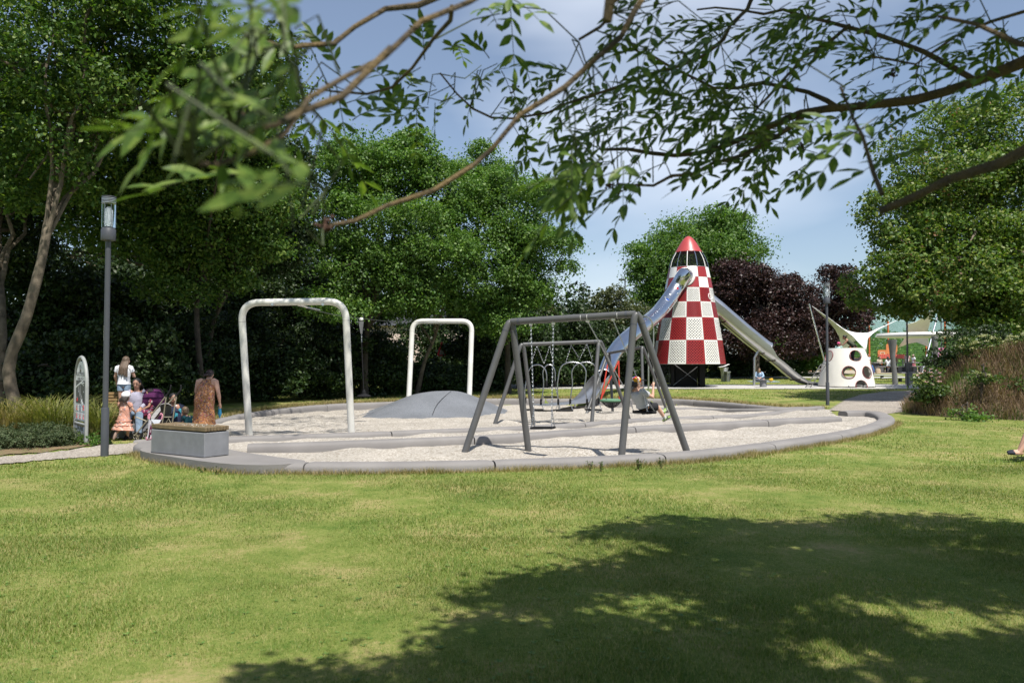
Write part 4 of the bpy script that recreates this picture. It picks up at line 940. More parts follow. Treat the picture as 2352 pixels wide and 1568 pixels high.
for px in (626, 757 * .98):
    b = MB(); c = P(px, 699, z1 - .45); b.tube([c, c + Vector((0, -.03, 0))], .03, 12); b.build('bolt', M_STEEL, f1)
cable0 = P(684, 701, z1 - .3); cable1 = P(1005, 735, z2 + .45); tro = P(829.6, 731, 21.9)
b = MB(); b.tube([cable0, cable0.lerp(tro, .30)], .014, 8); b.tube([cable0 + Vector((.06, 0, .03)), cable0.lerp(tro, .12)], .028, 8); b.build('turnbuckle', M_STEEL, f1)
cab = MB(); cab.tube([cable0] + [cable0.lerp(tro, t) - Vector((0, 0, .05 * math.sin(t * 3.14))) for t in (.25, .5, .75)] + [tro] + [tro.lerp(cable1, t) - Vector((0, 0, .10 * math.sin(t * 3.14))) for t in (.2, .4, .6, .8)] + [cable1], .007, 6)
tag(cab.build('steel_cable', pm('dull cable', (.12, .12, .12), .5, .6)), 'thin steel cable strung between the two white arches', 'cable')
tr = thing('zip_line_hanger', 'round black button seat hanging on a rod from the zip line cable', 'zip line seat', (tro.x, tro.y, tro.z))
b = MB(); b.box(tro + Vector((0, 0, -.02)), (.10, .06, .08), bev=.02); b.build('trolley', M_WHITE, tr)
b = MB(); b.add([tro + Vector(p) for p in ((-.07, -.03, -.08), (.07, -.03, -.08), (.03, -.03, -.42), (-.01, -.03, -.42), (-.07, .03, -.08), (.07, .03, -.08), (.03, .03, -.42), (-.01, .03, -.42))], [(0, 1, 2, 3), (7, 6, 5, 4), (0, 4, 5, 1), (1, 5, 6, 2), (2, 6, 7, 3), (3, 7, 4, 0)]); b.build('carriage', pm('carriage grey', (.16, .16, .16), .5, .4), tr, smooth=False)
se = P(836, 909, 21.9)
b = MB(); b.chain(tro + Vector((.01, 0, -.4)), tro + Vector((.015, 0, -.66))); b.build('chain', M_CHROME, tr)
b = MB(); b.tube([tro + Vector((.015, 0, -.66)), se + Vector((-.005, 0, .08))], .013, 8); b.build('rod', M_BLACKRUB, tr)
b = MB(); b.lathe([(.02, .18), (.05, .12), (.06, .06), (.17, .02), (.19, 0), (.17, -.025), (.001, -.03)], se, 22); b.build('seat_disc', M_BLACKRUB, tr)

# ------------------------------------------------------------------ swing frames
def swing_frame(label, bl, br, al, ar, r):
    """bl, br: (near, far) feet of the left and right end; al, ar: bar ends"""
    t = thing('swing_set', label, 'swing frame', (bl[0] + bl[1] + br[0] + br[1]) / 4, 0, 'dark grey steel swing frames')
    d = (ar - al).normalized()
    b = MB(); b.tube([al + d * .02, ar - d * .02], r, 16); b.build('top_bar', M_GREYTUBE, t)
    for ap, feet, sg in ((al, bl, 1), (ar, br, -1)):
        path = bend([feet[0] + Vector((0, 0, -.3)), ap + (ap - (feet[0] + feet[1]) / 2).normalized() * .155, feet[1] + Vector((0, 0, -.3))], .34, 10); m = len(path) // 2
        for half in (path[:m + 1], path[m:][::-1]):
            b = MB(); b.tube(half, r, 16); b.build('leg', M_GREYTUBE, t)
            e = half[1]; dd = (half[1] - half[0]).normalized(); b = MB(); b.tube([e - dd * .008, e + dd * .008], r * 1.03, 16); b.build('joint_ring', M_LAMP, t)
        b = MB(); b.tube([ap + d * sg * .16, ap + d * sg * .2], r * 1.05, 16); b.build('joint_ring', M_LAMP, t)
    return t
yl, yr = (G(1057, 1032).y + G(1217, 1025).y) / 2, (G(1424, 1047).y + G(1592, 1039).y) / 2
AL, AR = P(1172, 739, yl), P(1462, 721, yr)
SW1 = swing_frame('largest swing frame nearest the camera, with a child swinging under it', (G(1057, 1032), G(1217, 1025)), (G(1424, 1047), G(1592, 1039)), AL, AR, .062)
for t_ in (.58, .63, .86):
    c = AL.lerp(AR, t_); dd = (AR - AL).normalized(); b = MB(); b.torus(c, .0632, .0035, dd, 20, 6); b.f = [f for i, f in enumerate(b.f) if (i // 6) % 20 in range(8, 15)]; b.mi = b.mi[:len(b.f)]; b.build('scratch', M_WHITE, SW1)
m1, m2 = [G(1128, 974, PZ), G(1228, 970, PZ)], [G(1357, 972, PZ), G(1454.6, 964, PZ)]
ML, MR = P(1199, 791, (m1[0].y + m1[1].y) / 2), P(1378, 784, (m2[0].y + m2[1].y) / 2)
SW2 = swing_frame('middle swing frame holding two facing seats on bent steel arms', m1, m2, ML, MR, .052)
n1_, n2_ = [G(1340.5, 948, PZ), G(1408, 945, PZ)], [G(1478, 952, PZ), G(1541, 948, PZ)]
NL, NR = P(1398, 811, (n1_[0].y + n1_[1].y) / 2 + .8), P(1476, 797, (n2_[0].y + n2_[1].y) / 2)
SW3 = swing_frame('farthest swing frame carrying a round net nest', n1_, n2_, NL, NR, .048)
def seat_slab(mb, c, wx, wd, th=.035, dirx=None, droop=.0):
    dx = Vector(dirx or (1, 0, 0)).normalized(); z = Vector((0, 0, 1)); dy = z.cross(dx).normalized(); z = dx.cross(dy)
    mb.box(c, (wx, wd, th), Matrix((dx, dy, z)).transposed(), bev=.012)
# empty flat swing at the left of the front frame
def on_bar(a, b_, px):
    best = min((abs(pix(a.lerp(b_, i / 400.0))[0] - px), i) for i in range(401)); return a.lerp(b_, best[1] / 400.0)
h1, h2 = on_bar(AL, AR, 1219) - Vector((0, 0, .08)), on_bar(AL, AR, 1271) - Vector((0, 0, .08))
sc_ = (h1 + h2) / 2; sc_ = Vector(P(1247, 982, sc_.y - .1)); bd = (h2 - h1).normalized()
s1 = thing('swing', 'empty flat rubber swing seat on two chains under the nearest frame', 'swing', sc_)
b = MB(); seat_slab(b, sc_, .44, .2, .04, bd); b.build('seat', M_BLACKRUB, s1)
for hh, sg in ((h1, -1), (h2, 1)):
    e = sc_ + bd * sg * .17; fork = e.lerp(hh, .17)
    b = MB(); b.chain(hh, fork)
    for k in (-1, 1): b.chain(fork, e + Vector((-bd.y, bd.x, 0)) * .08 * k + bd * sg * .03)
    b.build('chain', M_CHROME, s1)
    b = MB(); b.box(hh + Vector((0, 0, .015)), (.07, .05, .06), bev=.01); b.build('hanger', M_STEEL, s1)
# swing of the child
h3, h4 = on_bar(AL, AR, 1350) - Vector((0, 0, .08)), on_bar(AL, AR, 1408) - Vector((0, 0, .08))
CHS = P(1480, 946, (h3.y + h4.y) / 2 + .35)
FWD = Vector((.80, .52, .25)).normalized(); SIDE = Vector((.5, -.86, 0)).normalized()      # way the child faces / its right hand side
s2 = thing('swing', 'occupied swing pushed up to the right, carrying the child in the grey shirt', 'swing', CHS)
b = MB(); fl = Vector((FWD.x, FWD.y, .02)).normalized(); b.box(CHS, (.44, .24, .045), Matrix((SIDE, SIDE.cross(fl) * -1 if False else fl, SIDE.cross(fl))).transposed(), bev=.014); b.build('seat', M_BLACKRUB, s2)
CHH = {}
for hh, sg in ((h3, -1), (h4, 1)):
    e = CHS + SIDE * .2 * sg; b = MB(); fork = e.lerp(hh, .20); b.chain(hh, fork)
    for k in (-1, 1): b.chain(fork, e + fl * .09 * k)
    b.build('chain', M_CHROME, s2); CHH[sg] = (e, hh)
    b = MB(); b.box(hh + Vector((0, 0, .015)), (.07, .05, .06), bev=.01); b.build('hanger', M_STEEL, s2)
# two facing seat swings of bent steel arms
M_ARM = pm('zinc arm', (.42, .43, .45), .3, 1, .05, 5)
def partner(label, loops, seats, hangs, y, dy):
    t = thing('partner_swing', label, 'swing', P(*c44(*seats[0][0]), y), 0, 'pairs of facing swing seats on bent arms')
    for lp, d_ in zip(loops, (-.0, dy)):
        b = MB(); pts = [P(*c44(*p), y + d_) for p in lp]; b.tube(catmull(pts, .06), .017, 10); b.build('arm', M_ARM, t)
        for e in (pts[0], pts[-1]):
            b = MB(); b.tube([e + Vector((0, 0, .07)), e + Vector((0, 0, -.05))], .03, 10, True, True); b.build('grip_sleeve', M_BLACKRUB, t)
    for (a, c_) in seats:
        pa, pc = P(*c44(*a), y + dy / 2), P(*c44(*c_), y + dy / 2); b = MB(); seat_slab(b, (pa + pc) / 2, (pc - pa).length, .24, .04, pc - pa); o = b.build('seat', M_BLACKRUB, t)
        for e in (pa, pc):
            for k in (-.08, .08):
                q = min((p for lp, d_ in zip(loops, (0, dy)) for p in (P(*c44(*lp[0]), y + d_), P(*c44(*lp[-1]), y + d_))), key=lambda p: (p - e).length)
                b = MB(); b.chain(q + Vector((0, 0, -.04)), e + Vector((0, k, .02)), .035, .009, .004); b.build('short_chain', M_CHROME, t)
    for (a, c_) in hangs:
        b = MB(); b.chain(P(*c44(*a), y + dy / 2), P(*c44(*c_), y + dy / 2)); b.build('chain', M_CHROME, t)
    return t
ym = (ML.y + MR.y) / 2
partner('right hand pair of facing swing seats on bent steel arms under the middle frame',
        [[(310, 1150), (300, 1000), (298, 880), (318, 740), (335, 660), (375, 595), (430, 566), (520, 552), (610, 562), (680, 605), (722, 680), (722, 790), (705, 900), (722, 1020), (740, 1150)],
         [(488, 1150), (505, 1000), (522, 880), (512, 720), (535, 640), (580, 590), (640, 565), (730, 552), (810, 568), (865, 615), (905, 690), (930, 800), (938, 950), (925, 1060), (915, 1140)]],
        [((270, 1274), (530, 1274)), ((705, 1258), (955, 1266))], [((503, 300), (425, 545)), ((503, 300), (612, 480)), ((738, 285), (622, 520)), ((738, 285), (820, 530))], ym, .3)
partner('left hand pair of facing swing seats, one seat swung up, under the middle frame',
        [[(-180, 1130), (-190, 1000), (-170, 850), (-140, 700), (-90, 620), (-20, 592), (50, 600), (100, 640), (130, 700), (138, 790), (134, 880)],
         [(52, 1150), (80, 1000), (92, 850), (80, 720), (100, 640), (150, 592), (200, 592), (240, 630), (262, 700), (264, 800), (262, 880)]],
        [((-180, 1262), (90, 1262)), ((95, 1072), (300, 1072))], [((-10, 310), (-100, 580)), ((-10, 310), (90, 560)), ((186, 310), (95, 580)), ((186, 310), (240, 580))], ym + .1, .3)
# nest swing
NC = P(1404, 919, (NL.y + NR.y) / 2 - .25); nr_ = .37
ns = thing('nest_swing', 'round nest swing with green rim, black net and red ropes', 'swing', NC)
M_GRIM = pm('green rim rope', (.10, .22, .13), .8, 0, .25, 60, .5, 90); M_RROPE = pm('red rope', (.50, .045, .025), .7, 0, .15, 40)
b = MB(); b.torus(NC, nr_, .042, (0, 0, 1), 40, 10); b.build('rim', M_GRIM, ns)
b = MB()
for i in range(12):
    a = math.pi * 2 * i / 12; b.tube([NC + Vector((math.cos(a) * nr_ * q, math.sin(a) * nr_ * q, -.26 * (1 - q * q))) for q in (1, .8, .6, .4, .2, 0)], .011, 5)
for q in (.25, .45, .62, .78, .9):
    b.torus(NC + Vector((0, 0, -.26 * (1 - q * q))), nr_ * q, .011, (0, 0, 1), 24, 5)
b.build('net', M_BLACKRUB, ns)
t1_, t2_ = P(*c44(1055, 545), NC.y), P(*c44(1212, 535), NC.y + .3)
for tp, angs in ((t1_, (195, 330)), (t2_, (160, 35))):
    for a in angs:
        b = MB(); b.tube([tp, NC + Vector((math.cos(R(a)) * nr_, math.sin(R(a)) * nr_, .03))], .024, 8); b.build('rope', M_RROPE, ns)
for tp, pb in ((t1_, c44(1055, 490)), (t2_, c44(1222, 400))):
    b = MB(); b.chain(tp, P(*pb, tp.y)); b.build('chain', M_CHROME, ns)
# ------------------------------------------------------------------ rocket tower
RY = 44.0; RC = P(1583, 888, RY); RK = RY / F
rocket = thing('rocket_tower', 'red and white chequered rocket climbing tower with red nose cone', 'play tower', RC)
def rz(py): return P(1583, py, RY).z
PROF = [(rz(835.4), 82 * RK), (rz(782), 74.6 * RK), (rz(731.6), 66 * RK), (rz(696), 59 * RK), (rz(664), 54 * RK), (rz(640), 49.5 * RK), (rz(616), 44.5 * RK), (rz(580), 30 * RK)]
def perf(name, col, pitch, rad, rough=.4):
    m = pm(name, col, rough, 0, .03, 2).copy(); m.name = name; t = m.node_tree; b = t.nodes['Principled BSDF']; out = t.nodes['Material Output']; l = t.links.new
    uv = N(t, 'ShaderNodeUVMap'); uv.uv_map = 'UVMap'
    rot = N(t, 'ShaderNodeMapping'); rot.inputs['Rotation'].default_value = (0, 0, R(45)); rot.inputs['Scale'].default_value = (1 / pitch, 1 / pitch, 1)
    l(uv.outputs[0], rot.inputs['Vector']); fr = N(t, 'ShaderNodeVectorMath', operation='FRACTION'); l(rot.outputs[0], fr.inputs[0])
    sb = N(t, 'ShaderNodeVectorMath', operation='SUBTRACT'); sb.inputs[1].default_value = (.5, .5, 0); l(fr.outputs[0], sb.inputs[0])
    sp = N(t, 'ShaderNodeSeparateXYZ'); l(sb.outputs[0], sp.inputs[0]); cb = N(t, 'ShaderNodeCombineXYZ'); l(sp.outputs[0], cb.inputs[0]); l(sp.outputs[1], cb.inputs[1])
    ln = N(t, 'ShaderNodeVectorMath', operation='LENGTH'); l(cb.outputs[0], ln.inputs[0]); lt = N(t, 'ShaderNodeMath', operation='LESS_THAN'); lt.inputs[1].default_value = rad; l(ln.outputs['Value'], lt.inputs[0])
    # plain margin round each panel, kept in the second UV map (0..1 across the panel)
    uv2 = N(t, 'ShaderNodeUVMap'); uv2.uv_map = 'panel'; s2_ = N(t, 'ShaderNodeSeparateXYZ'); l(uv2.outputs[0], s2_.inputs[0]); prev = lt.outputs[0]
    for ch, lo, hi in ((0, .07, .93), (1, .06, .94)):
        for op, v in (('GREATER_THAN', lo), ('LESS_THAN', hi)):
            c = N(t, 'ShaderNodeMath', operation=op); c.inputs[1].default_value = v; l(s2_.outputs[ch], c.inputs[0]); mu = N(t, 'ShaderNodeMath', operation='MULTIPLY'); l(prev, mu.inputs[0]); l(c.outputs[0], mu.inputs[1]); prev = mu.outputs[0]
    tr_ = N(t, 'ShaderNodeBsdfTransparent'); ms = N(t, 'ShaderNodeMixShader'); l(prev, ms.inputs['Fac']); l(b.outputs[0], ms.inputs[1]); l(tr_.outputs[0], ms.inputs[2]); l(ms.outputs[0], out.inputs['Surface'])
    return m
WHITE_, RED_ = (.72, .71, .68), (.28, .022, .024)
PM = {('w', 0): M_WHITE, ('r', 0): M_RED, ('w', 1): perf('fine perforated white sheet', WHITE_, .066, .33), ('r', 1): perf('fine perforated red sheet', RED_, .066, .33), ('w', 2): perf('coarse perforated white sheet', WHITE_, .105, .31), ('r', 2): perf('coarse perforated red sheet', RED_, .105, .31)}
A0 = -90 - 12.5 - 4.5                                      # seam nearest the camera, degrees
rows = [(0, 2, 'r'), (1, 2, 'w'), (2, 1, 'r'), (3, 1, 'w'), (4, 0, 'r'), (5, 0, 'w')]
for (ri, kind, first) in rows:
    (za, ra), (zb, rb) = PROF[ri], PROF[ri + 1]
    for k in range(12):
        a = R(A0 + 30 * k + .25); e = R(A0 + 30 * (k + 1) - .25); vs, uv, uvp = [], [], []; m = 5
        for j in range(2):
            z, r_ = (za + .006, ra) if j == 0 else (zb - .006, rb)
            for i in range(m + 1):
                an = a + (e - a) * i / m; vs.append((r_ * math.cos(an), r_ * math.sin(an), z - RC.z)); uv.append(((an - (a + e) / 2) * (ra + rb) / 2 * (1 if True else 0) + k * 1.3, z)); uvp.append((i / m, j))
        col = first if k % 2 == 0 else ('w' if first == 'r' else 'r')
        fs = [(i, i + 1, m + 2 + i, m + 1 + i) for i in range(m)]
        me = bpy.data.meshes.new('panel'); me.from_pydata(vs, [], fs); u1 = me.uv_layers.new(name='UVMap'); u2 = me.uv_layers.new(name='panel')
        for lp in me.loops: u1.data[lp.index].uv = uv[lp.vertex_index]; u2.data[lp.index].uv = uvp[lp.vertex_index]
        me.materials.append(PM[(col, kind)]); me.polygons.foreach_set('use_smooth', [True] * len(me.polygons))
        o = bpy.data.objects.new('panel', me); C.objects.link(o); o.parent = rocket
b = MB()
for i in (0, 1, 2, 3, 4, 6): z, r_ = PROF[i]; b.torus((0, 0, z - RC.z), r_ - .02, .018, (0, 0, 1), 48, 6)
for k in range(12):
    a = R(A0 + 30 * k); b.tube([((r_ - .02) * math.cos(a), (r_ - .02) * math.sin(a), z - RC.z) for z, r_ in PROF[:7]], .016, 6)
b.build('hull_frame', pm('hull steel', (.3, .3, .3), .5, .5), rocket, world=False)
b = MB(); b.lathe([(r_ * .80, z - RC.z) for z, r_ in PROF[:5]], n=24); b.build('hole_shade_liner', M_BLACK, rocket, world=False)  # black liner added so the panel holes show interior darkness
for i in (2, 4):
    z, r_ = PROF[i]; b = MB(); b.lathe([(.001, z - RC.z), (r_ - .05, z - RC.z), (r_ - .05, z - RC.z - .06), (.001, z - RC.z - .06)], n=32); b.build('floor', M_BLACK, rocket, world=False)
zc, rc_ = PROF[6]; zn, rn = PROF[7]
def cage_r(t): return rc_ + (rn - rc_) * t + .06 * math.sin(t * math.pi)
for k in range(12):
    a = R(A0 + 30 * k); b = MB(); b.tube([(cage_r(t) * math.cos(a), cage_r(t) * math.sin(a), zc + (zn - zc) * t - RC.z) for t in (0, .33, .66, 1)], .021, 6); b.build('mullion', M_WHITE if k % 2 == 0 else M_STEEL, rocket, world=False)
b = MB()
for i in range(1, 16):
    t = i / 16; b.torus((0, 0, zc + (zn - zc) * t - RC.z), cage_r(t) - .01, .007, (0, 0, 1), 60, 4)
for k in range(96):
    a = 2 * math.pi * k / 96; b.tube([((cage_r(t) - .01) * math.cos(a), (cage_r(t) - .01) * math.sin(a), zc + (zn - zc) * t - RC.z) for t in (0, .5, 1)], .006, 4)
b.build('window_mesh', M_BLACK, rocket, world=False)
b = MB(); zt = rz(542.4); hh = zt - zn
b.lathe([(rn - .03, zn - RC.z - .01), (rn + .02, zn - RC.z), (rn + .01, zn + .03 - RC.z)] + [(rn * q, zn + hh * t - RC.z) for q, t in ((.9, .155), (.76, .36), (.60, .57), (.44, .75), (.30, .88), (.17, .955), (.07, .99), (.005, 1))], n=40)
b.build('nose_cone', pm('nose red', (.38, .055, .055), .38, 0, .05, 3), rocket, world=False)
# legs and core under the skirt
zb0 = PROF[0][0] - RC.z + .5
for x, y, wd in ((-.98, -.25, .17), (.62, -.35, .30), (-.5, .7, .2), (.75, .7, .2)):
    b = MB(); b.box((x, y, zb0 / 2), (wd, .26, zb0)); b.build('leg', M_BLACK, rocket, world=False, smooth=False)
b = MB(); b.box((-.15, .35, zb0 / 2), (1.2, .7, zb0)); b.build('core', M_BLACK, rocket, world=False, smooth=False)
b = MB()
for x0, x1 in ((-.95, .6), (.6, -.95)): b.tube([(x0, -.4, .1), (x1, -.4, 1.3)], .018, 6)
b.build('brace', M_STEEL, rocket, world=False)
b = MB(); b.tube([(-1.5, .5, 0), (-1.5, .5, 1.9)], .03, 8); b.tube([(-1.0, .5, 0), (-1.0, .5, 1.3)], .025, 8)
for i in range(7): b.tube([(-1.5, .5, .12 + i * .18), (-1.0, .5, .12 + i * .18)], .008, 5)
for i in range(9): b.tube([(-1.5 + i * .0625, .5, .1), (-1.5 + i * .0625, .5, 1.25)], .006, 5)
b.build('mesh_gate', M_LAMP, rocket, world=False)
b = MB(); z4, r4 = PROF[5]
# round hatch of the tube slide
HA = R(-90 - 12.5 - 9); hc = Vector((math.cos(HA) * (49 * RK), math.sin(HA) * (49 * RK), rz(640) - RC.z))
hdir = Vector((math.cos(HA), math.sin(HA), .22)).normalized()
b.lathe([(.40, -.22), (.53, -.20), (.53, .04), (.44, .07), (.37, .05)], hc + hdir * -.02, 30, hdir); b.build('hatch_collar', pm('hatch white', (.70, .69, .66), .4), rocket, world=False)
b = MB(); e = R(-90 - 12.5 + 57); hh_ = Vector((math.cos(e) * 56 * RK, math.sin(e) * 56 * RK, rz(684) - RC.z)); b.torus(hh_, .17, .035, Vector((math.cos(e), math.sin(e), .2)), 24, 8); b.build('porthole', M_WHITE, rocket, world=False)

# ------------------------------------------------------------------ tube slide
ts = thing('tube_slide', 'shiny stainless tube slide curving down from the rocket into the gravel', 'slide', G(1383, 905))
H0 = RC + hc
CT = [H0 - hdir * .1, H0 + hdir * .25, P(1556, 658, 42.9), P(1536, 688, 42.3), P(1511, 719, 41.2), P(1484, 742, 39.8), P(1456, 764, 38.3), P(1430, 787, 37.1), P(1408, 815, 36.0), P(1394, 845, 35.0), P(1387, 864, 34.4)]
line = catmull(CT, .12); nl_ = len(line); rr = lambda i: .41 - .07 * i / nl_
M_TUBE = pm('stainless tube', (.60, .62, .65), .2, 1, .06, 2.5, .12, 6)
segn = 13; per = nl_ / segn
for k in range(segn):
    i0, i1 = int(k * per), min(nl_ - 1, int((k + 1) * per)); b = MB(); pts = [line[i] for i in range(i0, i1 + 1)]
    b.loft(pts, [rr(i) * (1.012 if i == i0 else 1.0) for i in range(i0, i1 + 1)], [rr(i) * (1.012 if i == i0 else 1.0) for i in range(i0, i1 + 1)], (0, 1, 0.2), 30, caps=False)
    b.loft(pts, [rr(i) * .97 for i in range(i0, i1 + 1)], [rr(i) * .97 for i in range(i0, i1 + 1)], (0, 1, 0.2), 30, caps=False)
    b.build('tube_section', M_TUBE, ts, ang=60)
for k in (6,):
    i = int(k * per); d = (line[i + 1] - line[i - 1]).normalized(); b = MB(); b.lathe([(rr(i), -.03), (rr(i) + .05, -.03), (rr(i) + .05, .03), (rr(i), .03)], line[i], 30, d); b.build('flange', M_STEEL, ts)
d = (line[-1] - line[-4]).normalized(); b = MB(); b.torus(line[-1], rr(nl_) + .005, .022, d, 36, 8); b.build('mouth_rim', M_STEEL, ts)
MPH = [pm('porthole blue', (.02, .07, .30), .1), pm('porthole red', (.40, .03, .05), .1), pm('porthole clear', (.45, .5, .55), .08, .6)]
def facing_point(i, up, side):
    p = line[i]; d = (line[i + 1] - line[i - 1]).normalized(); tocam = Vector((0, 0, HC)) - p; tocam = (tocam - d * tocam.dot(d)).normalized(); s_ = d.cross(tocam).normalized()
    n_ = (tocam * math.cos(side) + s_ * math.sin(side)); return p + n_ * rr(i), n_, d
for fr_, sd, rad, mi in ((.09, .35, .05, 2), (.10, -.1, .085, 1), (.15, .25, .05, 2), (.20, .15, .1, 0), (.19, .6, .05, 2), (.17, -.75, .05, 2), (.235, -.8, .05, 2), (.12, -.6, .045, 2)):
    i = int(fr_ * nl_) + 2; p, n_, d = facing_point(i, 0, sd); b = MB(); b.lathe([(rad * 1.25, -.006), (rad * 1.25, .01), (rad, .014), (rad * .95, .008)], p, 20, n_); o = b.build('porthole_rim', M_STEEL, ts)
    b = MB(); b.lathe([(rad, .006), (.001, .010)], p, 20, n_); b.build('porthole', MPH[mi], o)
# open chute and run-out
def chute(mb, pts, w, wall, tilt=None):
    """U shaped chute swept along pts; w half width, wall: list of wall heights"""
    prof_n = 9; vs = []; k = len(pts)
    for i, p in enumerate(pts):
        d = (pts[min(i + 1, k - 1)] - pts[max(i - 1, 0)]).normalized(); s_ = d.cross(Vector((0, 0, 1))).normalized(); u_ = s_.cross(d).normalized(); h = wall[i] if hasattr(wall, '__len__') else wall
        ww = w[i] if hasattr(w, '__len__') else w
        pr = [(-ww, h), (-ww, h * .45), (-ww * .93, .10 * min(1, h * 3)), (-ww * .72, .015), (-ww * .3, 0), (ww * .3, 0), (ww * .72, .015), (ww * .93, .10 * min(1, h * 3)), (ww, h * .45), (ww, h)]
        pr2 = [(x * 1.02 + (.03 if x > 0 else -.03) * 1, z - .02) for x, z in pr]
        for x, z in pr + pr2[::-1]: vs.append(p + s_ * x + u_ * z)
    m = 20; fs = [(i * m + j, i * m + (j + 1) % m, (i + 1) * m + (j + 1) % m, (i + 1) * m + j) for i in range(k - 1) for j in range(m)] + [tuple(range(m)), tuple((k - 1) * m + j for j in range(m))[::-1]]
    mb.add(vs, fs)
M_SLIDE = pm('slide steel', (.60, .60, .60), .38, 1, .05, 3)
e = line[-1]; ch = [e + Vector((.02, .1, -.24)), P(1373, 893, 33.6), P(1356, 914, 32.6), P(1338, 930, 31.6), P(1310, 937.5, 30.5), P(1280, 940, 29.6), P(1248, 942, 28.7)]
ch = [Vector(p) for p in ch]
for p in ch[3:]: p.z = max(p.z, PZ(p.x, p.y) + .2)
cl_ = catmull(ch, .15); nn = len(cl_); b = MB()
chute(b, cl_, [.34 + .06 * i / nn for i in range(nn)], [.40 - .36 * sstep(.15, .62, i / nn) for i in range(nn)]); b.build('chute', M_SLIDE, ts, ang=50)
for fr_ in (.6, .8):
    p = cl_[int(nn * fr_)]; b = MB(); b.tube([p + Vector((0, 0, -.02)), p + Vector((0, 0, -.6))], .04, 8); b.build('support', M_STEEL, ts)
bl = P(1430, 940, 31.5); b = MB(); b.box((0, 0, .12), (.9, .5, .55), bev=.03); o = b.build('landing_block', M_KERB, None); o.location = (bl.x, bl.y + .6, PZ(0, 32) - .1); tag(o, 'low concrete block behind the nest swing', 'block')
for px, y0 in ((1478, 44.0), (1490, 39.6)):
    i = min(range(nl_), key=lambda q: abs(pix(line[q])[0] - px)); p = line[i]; b = MB(); b.tube([p + Vector((.25, .1, -.3)), Vector((p.x + .25, p.y + .1, T(0, p.y) - .2))], .045, 10); b.build('support', M_STEEL, ts)

# ------------------------------------------------------------------ open slide to the right
os_ = thing('open_slide', 'long open stainless slide running down from the rocket to the right', 'slide', G(1750, 888))
SP = [P(1618, 704, 44.2), P(1640, 722, 44.25), P(1660, 739, 44.35), P(1700, 773, 44.6), P(1741, 806, 44.9), P(1762, 821, 45.0), P(1785, 838, 45.2), P(1812, 861, 45.5), P(1832, 874, 45.7), P(1850, 881, 45.9), P(1878, 882, 46.2)]
sl = catmull(SP, .15); ns_ = len(sl); b = MB(); chute(b, sl, .44, [.55 - .33 * sstep(.50, .60, i / ns_) - .1 * sstep(.75, .95, i / ns_) for i in range(ns_)]); b.build('chute', M_SLIDE, os_, ang=50)
hd = sl[:int(ns_ * .53)]; b = MB(); vs = []; k = len(hd); mm = 9
for i, p in enumerate(hd):
    d = (hd[min(i + 1, k - 1)] - hd[max(i - 1, 0)]).normalized(); s_ = d.cross(Vector((0, 0, 1))).normalized(); u_ = s_.cross(d).normalized()
    for sc2 in (1.0, .96):
        for j in range(mm): an = math.pi * j / (mm - 1); vs.append(p + s_ * math.cos(an) * .47 * sc2 + u_ * (.45 + math.sin(an) * .38 * sc2))
m = 2 * mm
fs = [(i * m + j, i * m + j + 1, (i + 1) * m + j + 1, (i + 1) * m + j) for i in range(k - 1) for j in list(range(mm - 1)) + list(range(mm, m - 1))]
fs += [((k - 1) * m + j, (k - 1) * m + j + 1, (k - 1) * m + mm + j + 1, (k - 1) * m + mm + j) for j in range(mm - 1)]
b.add(vs, fs); b.build('hood', M_SLIDE, os_, ang=50)
i = len(hd) - 1; b = MB(); p = hd[i]; d = (hd[i] - hd[i - 2]).normalized(); s_ = d.cross(Vector((0, 0, 1))).normalized(); u_ = s_.cross(d).normalized()
b.tube([p + s_ * math.cos(a) * .475 + u_ * (.45 + math.sin(a) * .385) for a in [math.pi * j / 14 for j in range(15)]], .025, 8); b.build('hood_rim', M_STEEL, os_)
M_RIB = pm('rib brown', (.10, .075, .06), .6)
for fr_ in (.16, .50, .585, .83):
    i = int(fr_ * ns_); p = sl[i]; d = (sl[i + 1] - sl[i - 1]).normalized(); s_ = d.cross(Vector((0, 0, 1))).normalized(); u_ = s_.cross(d); b = MB(); b.tube([p - s_ * .46 - u_ * .04, p + s_ * .46 - u_ * .04], .03, 6); b.build('rib', M_RIB, os_)
b = MB(); b.tube([p_ - Vector((0, 0, .05)) for p_ in sl[2:int(ns_ * .84)]], .02, 6); b.build('spine', M_RIB, os_)
i = min(range(ns_), key=lambda q: abs(pix(sl[q])[0] - 1737)); p = sl[i]; b = MB(); b.tube([Vector((P(1733, 888, p.y - .1).x, p.y, T(0, p.y) - .1)), Vector((P(1733, 830, p.y).x, p.y, p.z - .45)), p + Vector((.12, 0, -.05))], .07, 12); b.build('support', M_STEEL, os_)
b = MB(); p = sl[-1]; b.box((p.x - .15, p.y, p.z - .25), (.5, .75, .45), bev=.02); b.build('end_block', M_CONC, os_)

